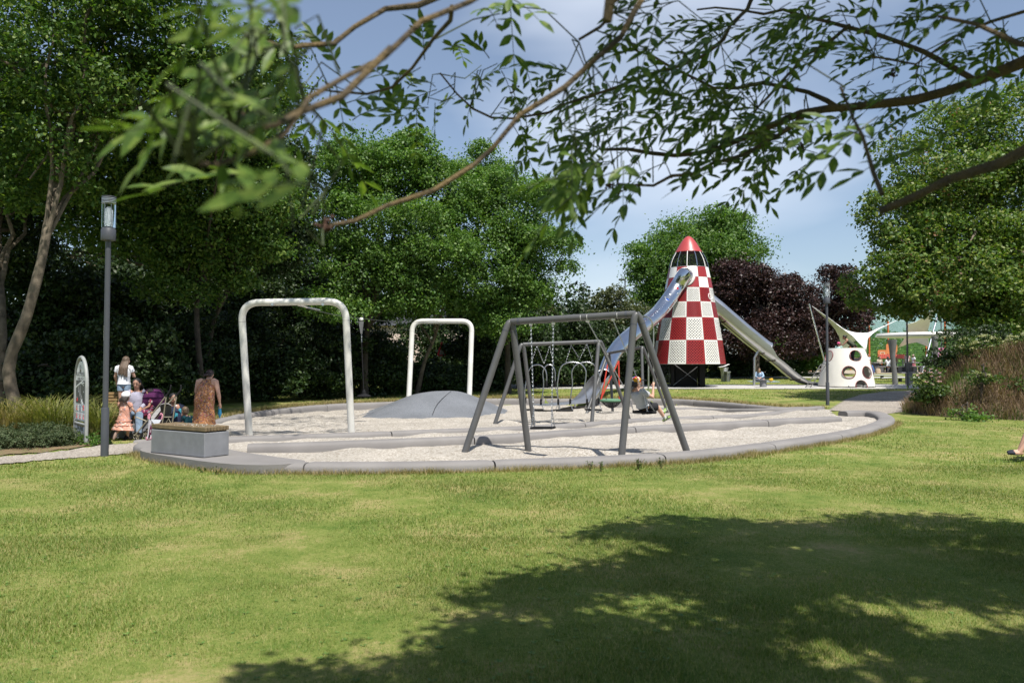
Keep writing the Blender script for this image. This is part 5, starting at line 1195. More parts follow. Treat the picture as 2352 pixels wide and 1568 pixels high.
# ------------------------------------------------------------------ white climbing dome with round holes
DC = P(1944, 886, RY); DC.z = T(0, RY); k = RK
dome = thing('climbing_dome', 'cream climbing cone with round red rimmed holes', 'play dome', DC)
zb_, zt_ = P(1944, 885.7, RY).z - DC.z + .0, P(1944, 799.6, RY).z - DC.z; rb_, rt_ = 61 * k, 38.5 * k
def drad(z): t = (z - zb_) / (zt_ - zb_); return rb_ + (rt_ - rb_) * t + .07 * math.sin(t * math.pi)
zs = [zb_ + (zt_ - zb_) * i / 14 for i in range(15)]
b = MB(); prof = [(drad(z), z) for z in zs] + [(drad(z) - .05, z) for z in zs[::-1]]; nd = 72
vs = []
for r_, z in prof:
    for j in range(nd): a = 2 * math.pi * j / nd; vs.append((r_ * math.cos(a), r_ * math.sin(a), z))
kk = len(prof); fs = [(i * nd + j, i * nd + (j + 1) % nd, ((i + 1) % kk) * nd + (j + 1) % nd, ((i + 1) % kk) * nd + j) for i in range(kk) for j in range(nd)]
b.add(vs, fs); shell = b.build('shell', pm('dome cream', (.74, .72, .66), .45, 0, .04, 2), dome, world=False)
cut = MB(); holes = []
for an, py, r_ in ((-53, 818, .31), (26, 817, .315), (6, 854.5, .335), (51, 854.5, .33), (31, 886, .33), (150, 810, .3), (100, 850, .32), (205, 855, .33), (172, 860, .32), (-95, 900, .0), (250, 850, .3)):
    if r_ <= 0: continue
    z = P(1944, py, RY - 1.25).z - DC.z; a = R(-90 - 22.8 + an); dr = Vector((math.cos(a), math.sin(a), .25)).normalized(); c = Vector((math.cos(a) * drad(z), math.sin(a) * drad(z), z)); holes.append((c, dr, r_))
    cut.lathe([(r_, -.35), (r_, .35)], c, 32, dr, cap=True)
co_ = cut.build('cutter', M_RED, None, smooth=False); co_.location = DC
md = shell.modifiers.new('holes', 'BOOLEAN'); md.object = co_; md.operation = 'DIFFERENCE'; md.solver = 'EXACT'; md.use_self = True
bpy.context.view_layer.update(); dg = bpy.context.evaluated_depsgraph_get(); nm = bpy.data.meshes.new_from_object(shell.evaluated_get(dg)); shell.modifiers.clear(); shell.data = nm; nm.name = 'shell'; bpy.data.objects.remove(co_)
nm.materials.clear(); nm.materials.append(MATS['dome cream']); nm.polygons.foreach_set('material_index', [0] * len(nm.polygons)); nm.polygons.foreach_set('use_smooth', [True] * len(nm.polygons)); nm.set_sharp_from_angle(angle=R(35))
for c, dr, r_ in holes:
    b = MB(); b.torus(c, r_, .018, dr, 32, 8); 
    b.build('hole_rim', pm('rim red', (.20, .02, .03), .5), dome, world=False)
for an in (-62, -18, 12, 60, 120, 200):
    a = R(-90 + an); b = MB(); b.tube([(math.cos(a) * (rb_ - .03), math.sin(a) * (rb_ - .03), zb_ + .05), (math.cos(a) * (rb_ + .0), math.sin(a) * (rb_ + .0), -.05)], .035, 6); b.build('foot', M_LAMP, dome, world=False)
zd = zt_ - .84; b = MB(); b.lathe([(.001, zd), (drad(zd) - .06, zd), (drad(zd) - .06, zd - .05), (.001, zd - .05)], n=40); b.build('deck', M_LAMP, dome, world=False)
ld = thing('ladder', 'thin grey steel ladder leaning on the cream climbing cone', 'ladder', G(1858, 889))
yl_ = RY - 1.3; rails = []
for f, tp in ((c5(175, 1115), c5(333, 886)), (c5(222, 1115), c5(388, 884))):
    a, e = P(*f, yl_), P(*tp, yl_ + .7); a.z = T(0, yl_); rails.append((a, e)); b = MB(); b.tube([a, e, e + Vector((.45, .35, .0)), e + Vector((.25, .3, -.55))] if tp[0] > c5(350, 0)[0] else [a, e, e + Vector((.9, .35, .0))], .024, 8); b.build('rail', M_GREYTUBE, ld)
for i in range(7):
    t = (i + .6) / 7; b = MB(); b.tube([rails[0][0].lerp(rails[0][1], t), rails[1][0].lerp(rails[1][1], t)], .018, 6); b.build('rung', M_GREYTUBE, ld)
# ------------------------------------------------------------------ people
def fabric(name, stops, scale=40, rough=.85):
    if name in MATS: return MATS[name]
    m = bpy.data.materials.new(name); m.use_nodes = True; t = m.node_tree; b = t.nodes['Principled BSDF']; b.inputs['Roughness'].default_value = rough; b.inputs['Specular IOR Level'].default_value = .2
    co = N(t, 'ShaderNodeTexCoord'); nz = N(t, 'ShaderNodeTexNoise'); nz.inputs['Scale'].default_value = scale * .6
    ad = N(t, 'ShaderNodeMixRGB'); ad.inputs['Fac'].default_value = .06
    t.links.new(co.outputs['Object'], ad.inputs['Color1']); t.links.new(co.outputs['Object'], nz.inputs['Vector']); t.links.new(nz.outputs['Color'], ad.inputs['Color2'])
    v = N(t, 'ShaderNodeTexVoronoi'); v.inputs['Scale'].default_value = scale; t.links.new(ad.outputs[0], v.inputs['Vector'])
    sp = N(t, 'ShaderNodeSeparateColor'); t.links.new(v.outputs['Color'], sp.inputs[0])
    r = N(t, 'ShaderNodeValToRGB'); r.color_ramp.interpolation = 'CONSTANT'; e = r.color_ramp.elements
    e[0].position = 0; e[0].color = (*stops[0][1], 1); e[1].position = stops[-1][0]; e[1].color = (*stops[-1][1], 1)
    for p, c in stops[1:-1]: k = e.new(p); k.color = (*c, 1)
    t.links.new(sp.outputs[0], r.inputs['Fac']); t.links.new(r.outputs['Color'], b.inputs['Base Color'])
    n2 = N(t, 'ShaderNodeTexNoise'); n2.inputs['Scale'].default_value = 9; bp = N(t, 'ShaderNodeBump'); bp.inputs['Strength'].default_value = .5; bp.inputs['Distance'].default_value = .03
    t.links.new(co.outputs['Object'], n2.inputs['Vector']); t.links.new(n2.outputs['Fac'], bp.inputs['Height']); t.links.new(bp.outputs[0], b.inputs['Normal'])
    MATS[name] = m; return m
def cloth(name, col, var=.10): return pm(name, col, .85, 0, var, 8, .5, 14, spec=.2)
BASE = dict(pelvis=(0, 0, .53), waist=(0, 0, .625), chest=(0, 0, .725), neck=(0, 0, .835), head=(0, .012, .93),
            hipL=(-.05, 0, .52), hipR=(.05, 0, .52), kneeL=(-.055, .01, .285), kneeR=(.055, .01, .285), ankL=(-.055, 0, .045), ankR=(.055, 0, .045),
            toeL=(-.06, .085, .018), toeR=(.06, .085, .018), shL=(-.105, 0, .805), shR=(.105, 0, .805), elL=(-.135, -.01, .645), elR=(.135, -.01, .645), wrL=(-.145, .03, .50), wrR=(.145, .03, .50))
class Person: pass
def remesh(o, vox, keep=None):
    md = o.modifiers.new('fuse', 'REMESH'); md.mode = 'VOXEL'; md.voxel_size = vox; md.use_smooth_shade = True
    sm = o.modifiers.new('soft', 'SMOOTH'); sm.factor = .5; sm.iterations = 3
    bpy.context.view_layer.update(); dg = bpy.context.evaluated_depsgraph_get(); nm = bpy.data.meshes.new_from_object(o.evaluated_get(dg)); o.modifiers.clear(); old = o.data; o.data = nm; nm.name = old.name; bpy.data.meshes.remove(old)
    nm.polygons.foreach_set('use_smooth', [True] * len(nm.polygons)); return nm
def person(label, loc, rz, H, pose=None, look=(0, 1, 0), hs=1.0, fat=1.0, skin=None, up=(0, 0, 1), fingers=True, name='person'):
    p = Person(); p.H = H; J = {k: Vector(v) * H for k, v in {**BASE, **(pose or {})}.items()}; p.J = J; skin = skin or M_SKIN
    p.root = thing(name, label, 'person', loc, rz)
    side = (J['shR'] - J['shL']).normalized(); hside = (J['hipR'] - J['hipL']).normalized(); p.side = side
    b = MB(); f = fat
    b.loft([J['pelvis'] + (J['pelvis'] - J['waist']) * .35, J['pelvis'], J['waist'], J['chest'], J['chest'].lerp(J['neck'], .62), J['neck']],
           [.06 * H * f, .09 * H * f, .075 * H * f, .09 * H * f, .095 * H * f, .035 * H], [.05 * H * f, .065 * H * f, .055 * H * f, .06 * H * f, .045 * H, .035 * H], side, 16, round_=True)
    look = Vector(look).normalized(); upv = Vector(up).normalized(); hside_ = look.cross(upv).normalized(); upv = hside_.cross(look).normalized(); p.look, p.hup, p.hs_ = look, upv, hside_
    rot = Matrix((hside_, look, upv)).transposed(); p.rot = rot; hc = J['head']; p.hr = hs * H
    h = H * hs
    b.tube([J['neck'] - (J['head'] - J['neck']) * .3, J['head'] - upv * .02 * h], [.034 * H, .03 * H], 12)
    b.sphere(hc + upv * .008 * h, (.047 * h, .058 * h, .063 * h), 18, rot); b.sphere(hc - upv * .03 * h + look * .014 * h, (.036 * h, .04 * h, .04 * h), 14, rot)
    b.tube([hc + look * .052 * h + upv * .008 * h, hc + look * .066 * h - upv * .016 * h], [.006 * h, .011 * h], 8, True, True)
    for s_ in (-1, 1): b.sphere(hc + hside_ * s_ * .047 * h, (.007 * h, .013 * h, .019 * h), 10, rot)
    for s_ in 'LR':
        b.tube([J['sh' + s_].lerp(J['neck'], .25), J['sh' + s_], J['sh' + s_].lerp(J['el' + s_], .5), J['el' + s_]], [.034 * H * f, .033 * H * f, .028 * H * f, .022 * H * f], 12, True, True)
        b.tube([J['el' + s_], J['el' + s_].lerp(J['wr' + s_], .3), J['wr' + s_]], [.022 * H * f, .023 * H * f, .015 * H], 12, True, True)
        b.tube([J['hip' + s_], J['hip' + s_].lerp(J['knee' + s_], .4), J['knee' + s_]], [.052 * H * f, .05 * H * f, .032 * H * f], 14, True, True)
        b.tube([J['knee' + s_], J['knee' + s_].lerp(J['ank' + s_], .3), J['ank' + s_]], [.032 * H * f, .034 * H * f, .02 * H], 14, True, True)
        fd = (J['toe' + s_] - J['ank' + s_]); b.tube([J['ank' + s_] - fd * .28 - Vector((0, 0, 0)), J['ank' + s_].lerp(J['toe' + s_], .5), J['toe' + s_]], [.02 * H, .021 * H, .014 * H], 10, True, True)
        # hand: palm, four fingers and a thumb
        d = (J['wr' + s_] - J['el' + s_]).normalized(); sx = d.cross(Vector((0, 0, 1))); sx = sx.normalized() if sx.length > .1 else Vector((1, 0, 0)); sy = d.cross(sx).normalized(); w = J['wr' + s_]
        b.tube([w - d * .004 * H, w + d * .03 * H, w + d * .05 * H], [.014 * H, .019 * H, .017 * H], 10, True, True)
        if fingers:
            for i, (ln, o_) in enumerate(((.036, -.015), (.042, -.005), (.039, .005), (.030, .015))):
                a0 = w + d * .05 * H + sx * o_ * H; b.tube([a0, a0 + (d * .8 + sy * .25).normalized() * ln * .55 * H, a0 + (d * .8 + sy * .25).normalized() * ln * .55 * H + (d * .4 + sy * .8).normalized() * ln * .45 * H], [.0058 * H, .0055 * H, .0045 * H], 6, True, True)
            a0 = w + d * .02 * H - sx * .016 * H; b.tube([a0, a0 + (d * .7 - sx * .6 + sy * .3).normalized() * .035 * H], [.007 * H, .0055 * H], 6, True, True)
    o = b.build('body', [skin, M_EYE, M_LIP], p.root, world=False); me = remesh(o, max(.0045, .0052 * H))
    if len(me.materials) < 3:
        me.materials.clear()
        for m in (skin, M_EYE, M_LIP): me.materials.append(m)
    cen = np.empty(len(me.polygons) * 3); me.polygons.foreach_get('center', cen); cen = cen.reshape(-1, 3); mi = np.zeros(len(cen), int)
    for s_ in (-1, 1):
        e = np.array(hc + look * .055 * h + hside_ * s_ * .019 * h + upv * .006 * h); d = cen - e; u_ = np.array(upv); v_ = d @ u_; d2 = d - v_[:, None] * u_; mi[(np.linalg.norm(d2, axis=1) < .0095 * h) & (np.abs(v_) < .0042 * h)] = 1
        mi[(np.linalg.norm(d2 - 0, axis=1) < .0135 * h) & (np.abs(v_ - .016 * h) < .0026 * h)] = 1
    e = np.array(hc + look * .053 * h - upv * .036 * h); d = cen - e; v_ = d @ np.array(upv); mi[(np.linalg.norm(d - v_[:, None] * np.array(upv), axis=1) < .016 * h) & (np.abs(v_) < .004 * h)] = 2
    me.polygons.foreach_set('material_index', mi); p.body = o
    return p
def hair(p, mat, length=0, width=.055, back=1.0, end=None, name='hair', bun=None, strands=14):
    h = p.hr; hc = p.J['head']; b = MB()
    b.sphere(hc + p.hup * .020 * h - p.look * .012 * h, (.0545 * h, .060 * h, .060 * h), 20, p.rot)
    b.sphere(hc - p.hup * .012 * h - p.look * .026 * h, (.050 * h, .040 * h, .052 * h), 16, p.rot)
    if length:
        rs_ = random.Random(int(length * 1000) + 3); dn = end or Vector((0, 0, -1))
        for i in range(strands):
            t = (i + .5) / strands * 2 - 1; s0 = hc + p.hs_ * t * .046 * h - p.look * .042 * h * math.sqrt(max(0, 1 - t * t * .8)) + p.hup * .0
            lh = Vector((p.look.x, p.look.y, 0)).normalized(); e0 = s0 - lh * .075 * p.H + dn * length * (.82 + .25 * rs_.random()) + p.hs_ * t * (width - .046) * p.H - p.look * (.006 + .02 * rs_.random()) * p.H
            m_ = s0.lerp(e0, .45) - lh * .035 * p.H + p.hs_ * rs_.uniform(-.01, .01)
            b.tube([s0 + p.hup * .03 * h + p.look * .01 * h, s0, m_, e0], [.012 * h, .016 * h, .015 * h, .004 * h], 7, True, True)
    if bun: b.sphere(hc + Vector(bun) * h, .024 * h, 12)
    o = b.build(name, mat, p.root, world=False); remesh(o, .008 * max(.8, p.H)); o.data.materials.clear(); o.data.materials.append(mat); return o
def shirt(p, mat, hem=-.2, sleeve=.5, f=1.0, name='shirt', low=None):
    J, H = p.J, p.H; b = MB(); g = f
    b.loft([low or (J['pelvis'].lerp(J['waist'], -hem)), J['pelvis'].lerp(J['waist'], .4), J['waist'], J['chest'], J['chest'].lerp(J['neck'], .60), J['neck'].lerp(J['chest'], .10)],
           [.104 * H * g, .094 * H * g, .089 * H * g, .102 * H * g, .104 * H * g, .046 * H], [.079 * H * g, .074 * H * g, .069 * H * g, .073 * H * g, .060 * H * g, .042 * H], p.side, 20)
    if sleeve:
        for s_ in 'LR':
            if sleeve <= 1: pts = [J['sh' + s_].lerp(J['neck'], .35), J['sh' + s_], J['sh' + s_].lerp(J['el' + s_], sleeve)]; rr_ = [.042 * H * g, .044 * H * g, .040 * H * g]
            else: pts = [J['sh' + s_].lerp(J['neck'], .35), J['sh' + s_], J['el' + s_], J['el' + s_].lerp(J['wr' + s_], sleeve - 1)]; rr_ = [.042 * H * g, .043 * H * g, .034 * H * g, .026 * H]
            b.tube(pts, rr_, 12)
    o = b.build(name, mat, p.root, world=False); return o
def trousers(p, mat, frac=.4, f=1.0, name='shorts'):
    J, H = p.J, p.H; b = MB(); side = (J['hipR'] - J['hipL']).normalized()
    b.loft([J['pelvis'] + (J['pelvis'] - J['waist']) * .42, J['pelvis'], J['pelvis'].lerp(J['waist'], .75)], [.085 * H * f, .101 * H * f, .090 * H * f], [.062 * H * f, .075 * H * f, .067 * H * f], side, 18)
    for s_ in 'LR':
        if frac <= 1: b.tube([J['hip' + s_], J['hip' + s_].lerp(J['knee' + s_], frac)], [.058 * H * f, .056 * H * f], 14)
        else: b.tube([J['hip' + s_], J['knee' + s_], J['knee' + s_].lerp(J['ank' + s_], frac - 1)], [.062 * H * f, .050 * H * f, .038 * H * f], 14)
    return b.build(name, mat, p.root, world=False)
def shoes(p, mat, sole=None):
    J, H = p.J, p.H
    for s_ in 'LR':
        a, t = J['ank' + s_], J['toe' + s_]; fd = t - a; dn = Vector((0, 0, -.012 * H)); b = MB()
        b.loft([a - fd * .40, a - fd * .1, a.lerp(t, .5), t, t + fd * .22], [.018 * H, .028 * H, .029 * H, .026 * H, .012 * H], [.018 * H, .027 * H, .026 * H, .020 * H, .010 * H], fd.cross(Vector((0, 0, 1))), 12, round_=True)
        o = b.build('shoe', mat, p.root, world=False)
        if sole:
            b = MB(); q = fd.normalized(); nrm = fd.cross(Vector((0, 0, 1))).normalized().cross(q); b.loft([a - fd * .42 + nrm * -.016 * H, a.lerp(t, .5) - nrm * .018 * H, t + fd * .24 - nrm * .010 * H], [.022 * H, .029 * H, .018 * H], [.008 * H] * 3, fd.cross(Vector((0, 0, 1))), 10, round_=True); b.build('sole', sole, o, world=False)
def dress(p, mat, pts, rx, ry, sleeves=0, name='dress', folds=10, amp=.06):
    b = MB(); n = 48; P_ = [Vector(q) for q in pts]; fine = catmull(P_, .03); k = len(fine); src = np.linspace(0, 1, len(P_)); tt = np.linspace(0, 1, k)
    RX, RY = np.interp(tt, src, rx), np.interp(tt, src, ry); vs = []
    for i, q in enumerate(fine):
        tn = (fine[min(i + 1, k - 1)] - fine[max(i - 1, 0)]).normalized(); a = (p.side - tn * tn.dot(p.side)).normalized(); c = tn.cross(a)
        for j in range(n):
            an = 2 * math.pi * j / n; w = 1 + amp * tt[i] ** 2 * (math.sin(an * folds) + .4 * math.sin(an * 5 + 1)); vs.append(q + a * math.cos(an) * RX[i] * w + c * math.sin(an) * RY[i] * w)
    b.add(vs, [(i * n + j, i * n + (j + 1) % n, (i + 1) * n + (j + 1) % n, (i + 1) * n + j) for i in range(k - 1) for j in range(n)] + [tuple(range(n))])
    if sleeves:
        J, H = p.J, p.H
        for s_ in 'LR': b.tube([J['sh' + s_].lerp(J['neck'], .3), J['sh' + s_], J['sh' + s_].lerp(J['el' + s_], sleeves)], [.042 * H, .046 * H, .044 * H], 12)
    return b.build(name, mat, p.root, world=False, ang=70)
def sitting(seat=.46, H=1.6, fwd=.27, lean=0.0):
    """pose fractions for a person sitting upright, feet on the ground"""
    k = seat / H + .045; d = k - .53
    q = {n: (v[0], v[1] - 0.0 + (lean * (v[2] - .53) if v[2] > .53 else 0), v[2] + d) for n, v in BASE.items() if n not in ('kneeL', 'kneeR', 'ankL', 'ankR', 'toeL', 'toeR')}
    for s_, sg in (('L', -1), ('R', 1)):
        q['knee' + s_] = (sg * .07, .235, k + .0); q['ank' + s_] = (sg * .07, .245, .045); q['toe' + s_] = (sg * .075, .33, .018)
        q['el' + s_] = (sg * .125, .05 + lean * .1, .665 + d); q['wr' + s_] = (sg * .07, .18, .60 + d)
    return q

# ---- on and round the shaded bench
M_WTEE = cloth('white cotton', (.72, .73, .76), .05); M_DENIM = cloth('pale denim', (.22, .30, .40), .2)
gp = c1(840, 905); gw = P(gp[0], gp[1], 16.95)
g1 = person('girl with very long brown hair and white top standing on the shaded bench', (gw.x, gw.y, .475), R(8), 1.24,
            dict(head=(.02, .035, .92), elL=(-.155, .03, .66), wrL=(-.155, .10, .57), elR=(.15, .05, .66), wrR=(.12, .16, .66)), (.15, 1, -.2), hs=1.12)
hair(g1, M_HAIRB, .34, .085); shirt(g1, M_WTEE, -.25 * -1 * 0 + .0, .42, 1.08, 'top'); trousers(g1, M_DENIM, .42, 1.05); shoes(g1, cloth('grey trainers', (.3, .3, .3)))
b = MB()
for s_ in (-1, 1):
    J = g1.J['shL' if s_ < 0 else 'shR']; b.loft([J + Vector((s_ * .0, 0, .03)), J + Vector((s_ * .035, 0, 0)), J + Vector((s_ * .055, 0, -.04))], [.04, .045, .05], [.010, .010, .006], (0, 1, 0), 10)
b.build('frill', M_WTEE, g1.root, world=False)
tp = c1(845, 1168); tw_ = G(*tp)
CORAL = fabric('coral floral cotton', [(0, (.56, .28, .21)), (.80, (.55, .40, .36)), (.87, (.75, .55, .45)), (.93, (.30, .24, .28)), (.97, (.70, .60, .55))], 34)
t1 = person('toddler in white cap and coral flowered dress walking towards the shaded bench', (tw_.x, tw_.y, 0), R(-12), .98,
            dict(neck=(0, .02, .79), head=(.01, .04, .905), ankL=(-.06, -.19, .14), kneeL=(-.055, -.02, .27), toeL=(-.06, -.235, .06), ankR=(.05, .05, .045), toeR=(.055, .14, .02), kneeR=(.055, .05, .27),
                 shL=(-.12, .01, .76), shR=(.12, .01, .76), elL=(-.16, .05, .66), wrL=(-.15, .14, .62), elR=(.18, .03, .64), wrR=(.16, .14, .57)), (-.1, 1, .05), hs=1.45)
H = t1.H; J = t1.J
dress(t1, CORAL, [J['neck'] + Vector((0, 0, -.005)), J['chest'] + Vector((0, 0, .03)), Vector((0, .005, .60)) * H, Vector((-.005, -.01, .42)) * H, Vector((-.01, -.03, .21)) * H], [.05 * H, .115 * H, .115 * H, .15 * H, .225 * H], [.05 * H, .085 * H, .09 * H, .13 * H, .18 * H], .45)
b = MB(); 
for q in (.42, .335): b.lathe([(.152 * H if q > .4 else .178 * H, 0), (.160 * H if q > .4 else .186 * H, -.012), (.156 * H if q > .4 else .184 * H, -.02)], (-.005, -.01, q * H), 30)
b.build('frill', CORAL, t1.root, world=False)
hair(t1, M_HAIRD, .10, .07); shoes(t1, cloth('taupe shoes', (.25, .18, .15)), pm('tan sole', (.22, .12, .06), .8))
b = MB(); h = t1.hr; hc = J['head']; b.sphere(hc + t1.hup * .026 * h - t1.look * .006 * h, (.063 * h, .070 * h, .058 * h), 22, t1.rot); b.v = [v for v in b.v]
b.loft([hc + t1.look * .05 * h + t1.hup * .02 * h, hc + t1.look * .115 * h + t1.hup * .012 * h], [.05 * h, .035 * h], [.006 * h, .004 * h], t1.hs_, 14, round_=True)
b.build('cap', cloth('white cap', (.74, .70, .71), .04), t1.root, world=False)
LILAC = cloth('lilac cardigan', (.33, .32, .40), .12)
wp = c1(930, 905); ww_ = P(*wp, 17.0)
w1 = person('woman with glasses in lilac cardigan and yellow top sitting on the shaded bench', (ww_.x + .16, 16.9, 0), R(195), 1.56, {**sitting(.46, 1.6, lean=.05)}, (.15, 1, -.15), skin=M_SKIND, fat=1.05)
hair(w1, M_HAIRK, .22, .06); shirt(w1, cloth('yellow top', (.50, .38, .14)), .0, 0, 1.0, 'top'); trousers(w1, M_DENIM, 1.85, 1.0, 'trousers')
o = shirt(w1, LILAC, .0, 1.85, 1.09, 'cardigan'); shoes(w1, M_BLACKRUB)
b = MB(); h = w1.hr; hc = w1.J['head']
for s_ in (-1, 1): b.torus(hc + w1.look * .064 * h + w1.hs_ * s_ * .02 * h + w1.hup * .004 * h, .015 * h, .002 * h, w1.look, 14, 5)
b.build('glasses', M_BLACK, w1.root, world=False)
FLOR = fabric('maroon flowered cotton', [(0, (.10, .02, .05)), (.5, (.28, .03, .06)), (.7, (.40, .34, .36)), (.85, (.12, .05, .12))], 40)
k1 = person('small dark haired child leaning against the woman on the shaded bench', (ww_.x + .50, 16.80, .06), R(120), .98, {**sitting(.44, .98)}, (0, 1, -.4), hs=1.35, skin=M_SKIND)
hair(k1, M_HAIRD, .12, .06); dress(k1, FLOR, [k1.J['neck'], k1.J['chest'], k1.J['waist'], k1.J['pelvis'] + Vector((0, .12, .0)), k1.J['kneeL'].lerp(k1.J['kneeR'], .5) + Vector((0, .02, -.03))], [.05, .11, .11, .14, .15], [.05, .08, .085, .10, .07], .4); shoes(k1, M_BLACKRUB)
# ---- woman in the patterned dress
ORNG = fabric('orange paisley cotton', [(0, (.36, .16, .06)), (.36, (.46, .23, .10)), (.56, (.22, .09, .05)), (.70, (.07, .06, .09)), (.82, (.52, .33, .22)), (.92, (.40, .14, .16))], 58)
ow = P(469, 1003, 17.2); ow.z = 0
w2 = person('woman in sleeveless orange patterned dress seen from behind beside the front bench', (ow.x, ow.y, 0), R(-4), 1.52,
            dict(chest=(0, .06, .715), neck=(0, .115, .80), head=(-.012, .19, .868), shL=(-.125, .08, .775), shR=(.125, .08, .775), elL=(-.165, .09, .63), wrL=(-.15, .18, .53), elR=(.175, .06, .61), wrR=(.178, .10, .47), waist=(0, .02, .62)), (-.05, .8, -.6), fat=1.25)
H = w2.H; J = w2.J
dress(w2, ORNG, [J['neck'] + Vector((0, -.01, .012)), J['chest'].lerp(J['neck'], .86), J['chest'].lerp(J['neck'], .55), J['chest'], J['waist'], J['pelvis'], Vector((0, -.005, .40)) * H, Vector((0, -.005, .12)) * H], [.060 * H, .122 * H, .138 * H, .146 * H, .138 * H, .152 * H, .155 * H, .168 * H], [.055 * H, .078 * H, .098 * H, .108 * H, .098 * H, .112 * H, .118 * H, .13 * H], 0, 'dress', 9, .055)
hair(w2, pm('dark auburn hair', (.028, .010, .008), .4, 0, .4, 60, .5, 120), .075, .06); shoes(w2, M_BLACKRUB)
tb = thing('toy_spade', 'small bright blue plastic toy hanging from the hand of the woman in the patterned dress', 'toy', (ow.x + w2.J['wrR'].x, ow.y + .16, .58))
b = MB(); b.loft([(0, 0, .12), (0, 0, .02), (0, 0, -.10), (0, 0, -.19)], [.008, .03, .045, .01], [.008, .02, .03, .008], (1, 0, 0), 12, round_=True); b.build('blade', pm('toy blue', (.03, .28, .50), .35), tb, world=False)
b = MB(); b.tube([(0, 0, .12), (0, -.03, .22)], .012, 8); b.build('handle', pm('toy blue', (.03, .28, .50), .35), tb, world=False)
# ---- seated in the shade behind the front bench
TEAL = cloth('teal jumper', (.02, .085, .10)); NAVY = cloth('navy cloth', (.02, .025, .05))
kp = P(*c1(1585, 1010), 18.0); k2 = person('small child in teal jumper sitting on the gravel beside the woman in the patterned dress', (kp.x, 18.0, -.01), R(70), 1.0,
    dict(pelvis=(0, -.02, .09), waist=(0, -.01, .18), chest=(0, .03, .285), neck=(0, .07, .385), head=(0, .12, .50), hipL=(-.07, .02, .085), hipR=(.07, .02, .085), kneeL=(-.13, .26, .13), kneeR=(.13, .26, .13), ankL=(-.02, .36, .05), ankR=(.04, .42, .05), toeL=(.03, .44, .05), toeR=(.0, .50, .06),
         shL=(-.115, .05, .36), shR=(.115, .05, .36), elL=(-.17, .16, .25), wrL=(-.12, .30, .15), elR=(.17, .16, .25), wrR=(.12, .30, .15)), (0, 1, -.12), hs=1.35)
hair(k2, pm('fair hair', (.22, .15, .09), .5, 0, .3, 50, .3, 90), 0); shirt(k2, TEAL, .0, 1.85, 1.08, 'jumper'); trousers(k2, NAVY, .7, 1.05); shoes(k2, NAVY)
ap = P(*c1(1400, 1010), 18.5); w3 = person('dark haired adult with bare leg stretched out, sitting on the kerb behind the buggy', (ap.x, 18.5, 0), R(205), 1.62,
    {**sitting(.04, 1.62, lean=.12), 'kneeR': (-.06 + .16, .22, .27), 'ankR': (.0 + .02, .40, .05), 'toeR': (.0, .47, .04), 'kneeL': (-.10, .26, .24), 'ankL': (-.14, .44, .05), 'toeL': (-.15, .51, .04)}, (-.3, 1, -.2), skin=M_SKIND)
hair(w3, M_HAIRK, .2, .06); shirt(w3, NAVY, 0, .6, 1.1); trousers(w3, M_DENIM, .5, 1.05); shoes(w3, M_BLACKRUB)

# ---- child on the swing
fl3 = Vector((FWD.x, FWD.y, 0)).normalized(); rzc = math.atan2(-fl3.x, fl3.y)
ch1 = person('child in colourful cap, grey T-shirt and black shorts leaning back on the moving swing', (CHS.x, CHS.y, CHS.z - .10), rzc, 1.22,
    dict(pelvis=(0, -.03, .175), waist=(0, -.070, .245), chest=(0, -.13, .322), neck=(0, -.165, .410), head=(0, -.150, .522), hipL=(-.055, 0, .165), hipR=(.055, 0, .165), kneeL=(-.06, .215, .17), kneeR=(.075, .20, .155),
         ankL=(-.055, .44, .06), ankR=(.09, .34, -.03), toeL=(-.055, .51, .115), toeR=(.10, .425, .01), shL=(-.11, -.13, .39), shR=(.11, -.13, .39), elL=(-.165, -.06, .30), wrL=(-.15, .03, .40), elR=(.15, .03, .31), wrR=(.12, .07, .46)), (.40, 1, .05), hs=1.22)
hair(ch1, M_HAIRD, .13, .075); shirt(ch1, cloth('grey marl cotton', (.40, .41, .43), .08), .0, .55, 1.15, 'T_shirt'); trousers(ch1, cloth('black cotton', (.025, .025, .028)), .85, 1.15)
J, H = ch1.J, ch1.H
SHM = fabric('green and grey trainers', [(0, (.06, .07, .05)), (.35, (.28, .42, .10)), (.75, (.35, .38, .30))], 30); shoes(ch1, SHM, pm('dark sole', (.05, .05, .05), .8))
for s_ in 'LR':
    b = MB(); a = J['ank' + s_]; kd = (J['knee' + s_] - a).normalized(); b.tube([a, a + kd * .07], [.03, .031], 12); b.build('sock', cloth('pale grey sock', (.5, .5, .48)), ch1.root, world=False)
h = ch1.hr; hc = J['head']; b = MB(); b.sphere(hc + ch1.hup * .030 * h - ch1.look * .008 * h, (.060 * h, .066 * h, .050 * h), 22, ch1.rot)
CAPM = fabric('cap patchwork', [(0, (.55, .30, .02)), (.4, (.50, .03, .03)), (.62, (.60, .55, .50)), (.78, (.03, .10, .28)), (.9, (.55, .30, .02))], 26)
cp_ = b.build('cap', CAPM, ch1.root, world=False)
b = MB(); b.loft([hc + ch1.look * .045 * h + ch1.hup * .030 * h, hc + ch1.look * .10 * h + ch1.hup * .030 * h, hc + ch1.look * .125 * h + ch1.hup * .022 * h], [.054 * h, .050 * h, .03 * h], [.007 * h, .006 * h, .004 * h], ch1.hs_, 16, round_=True); b.build('peak', M_BLACK, cp_, world=False)

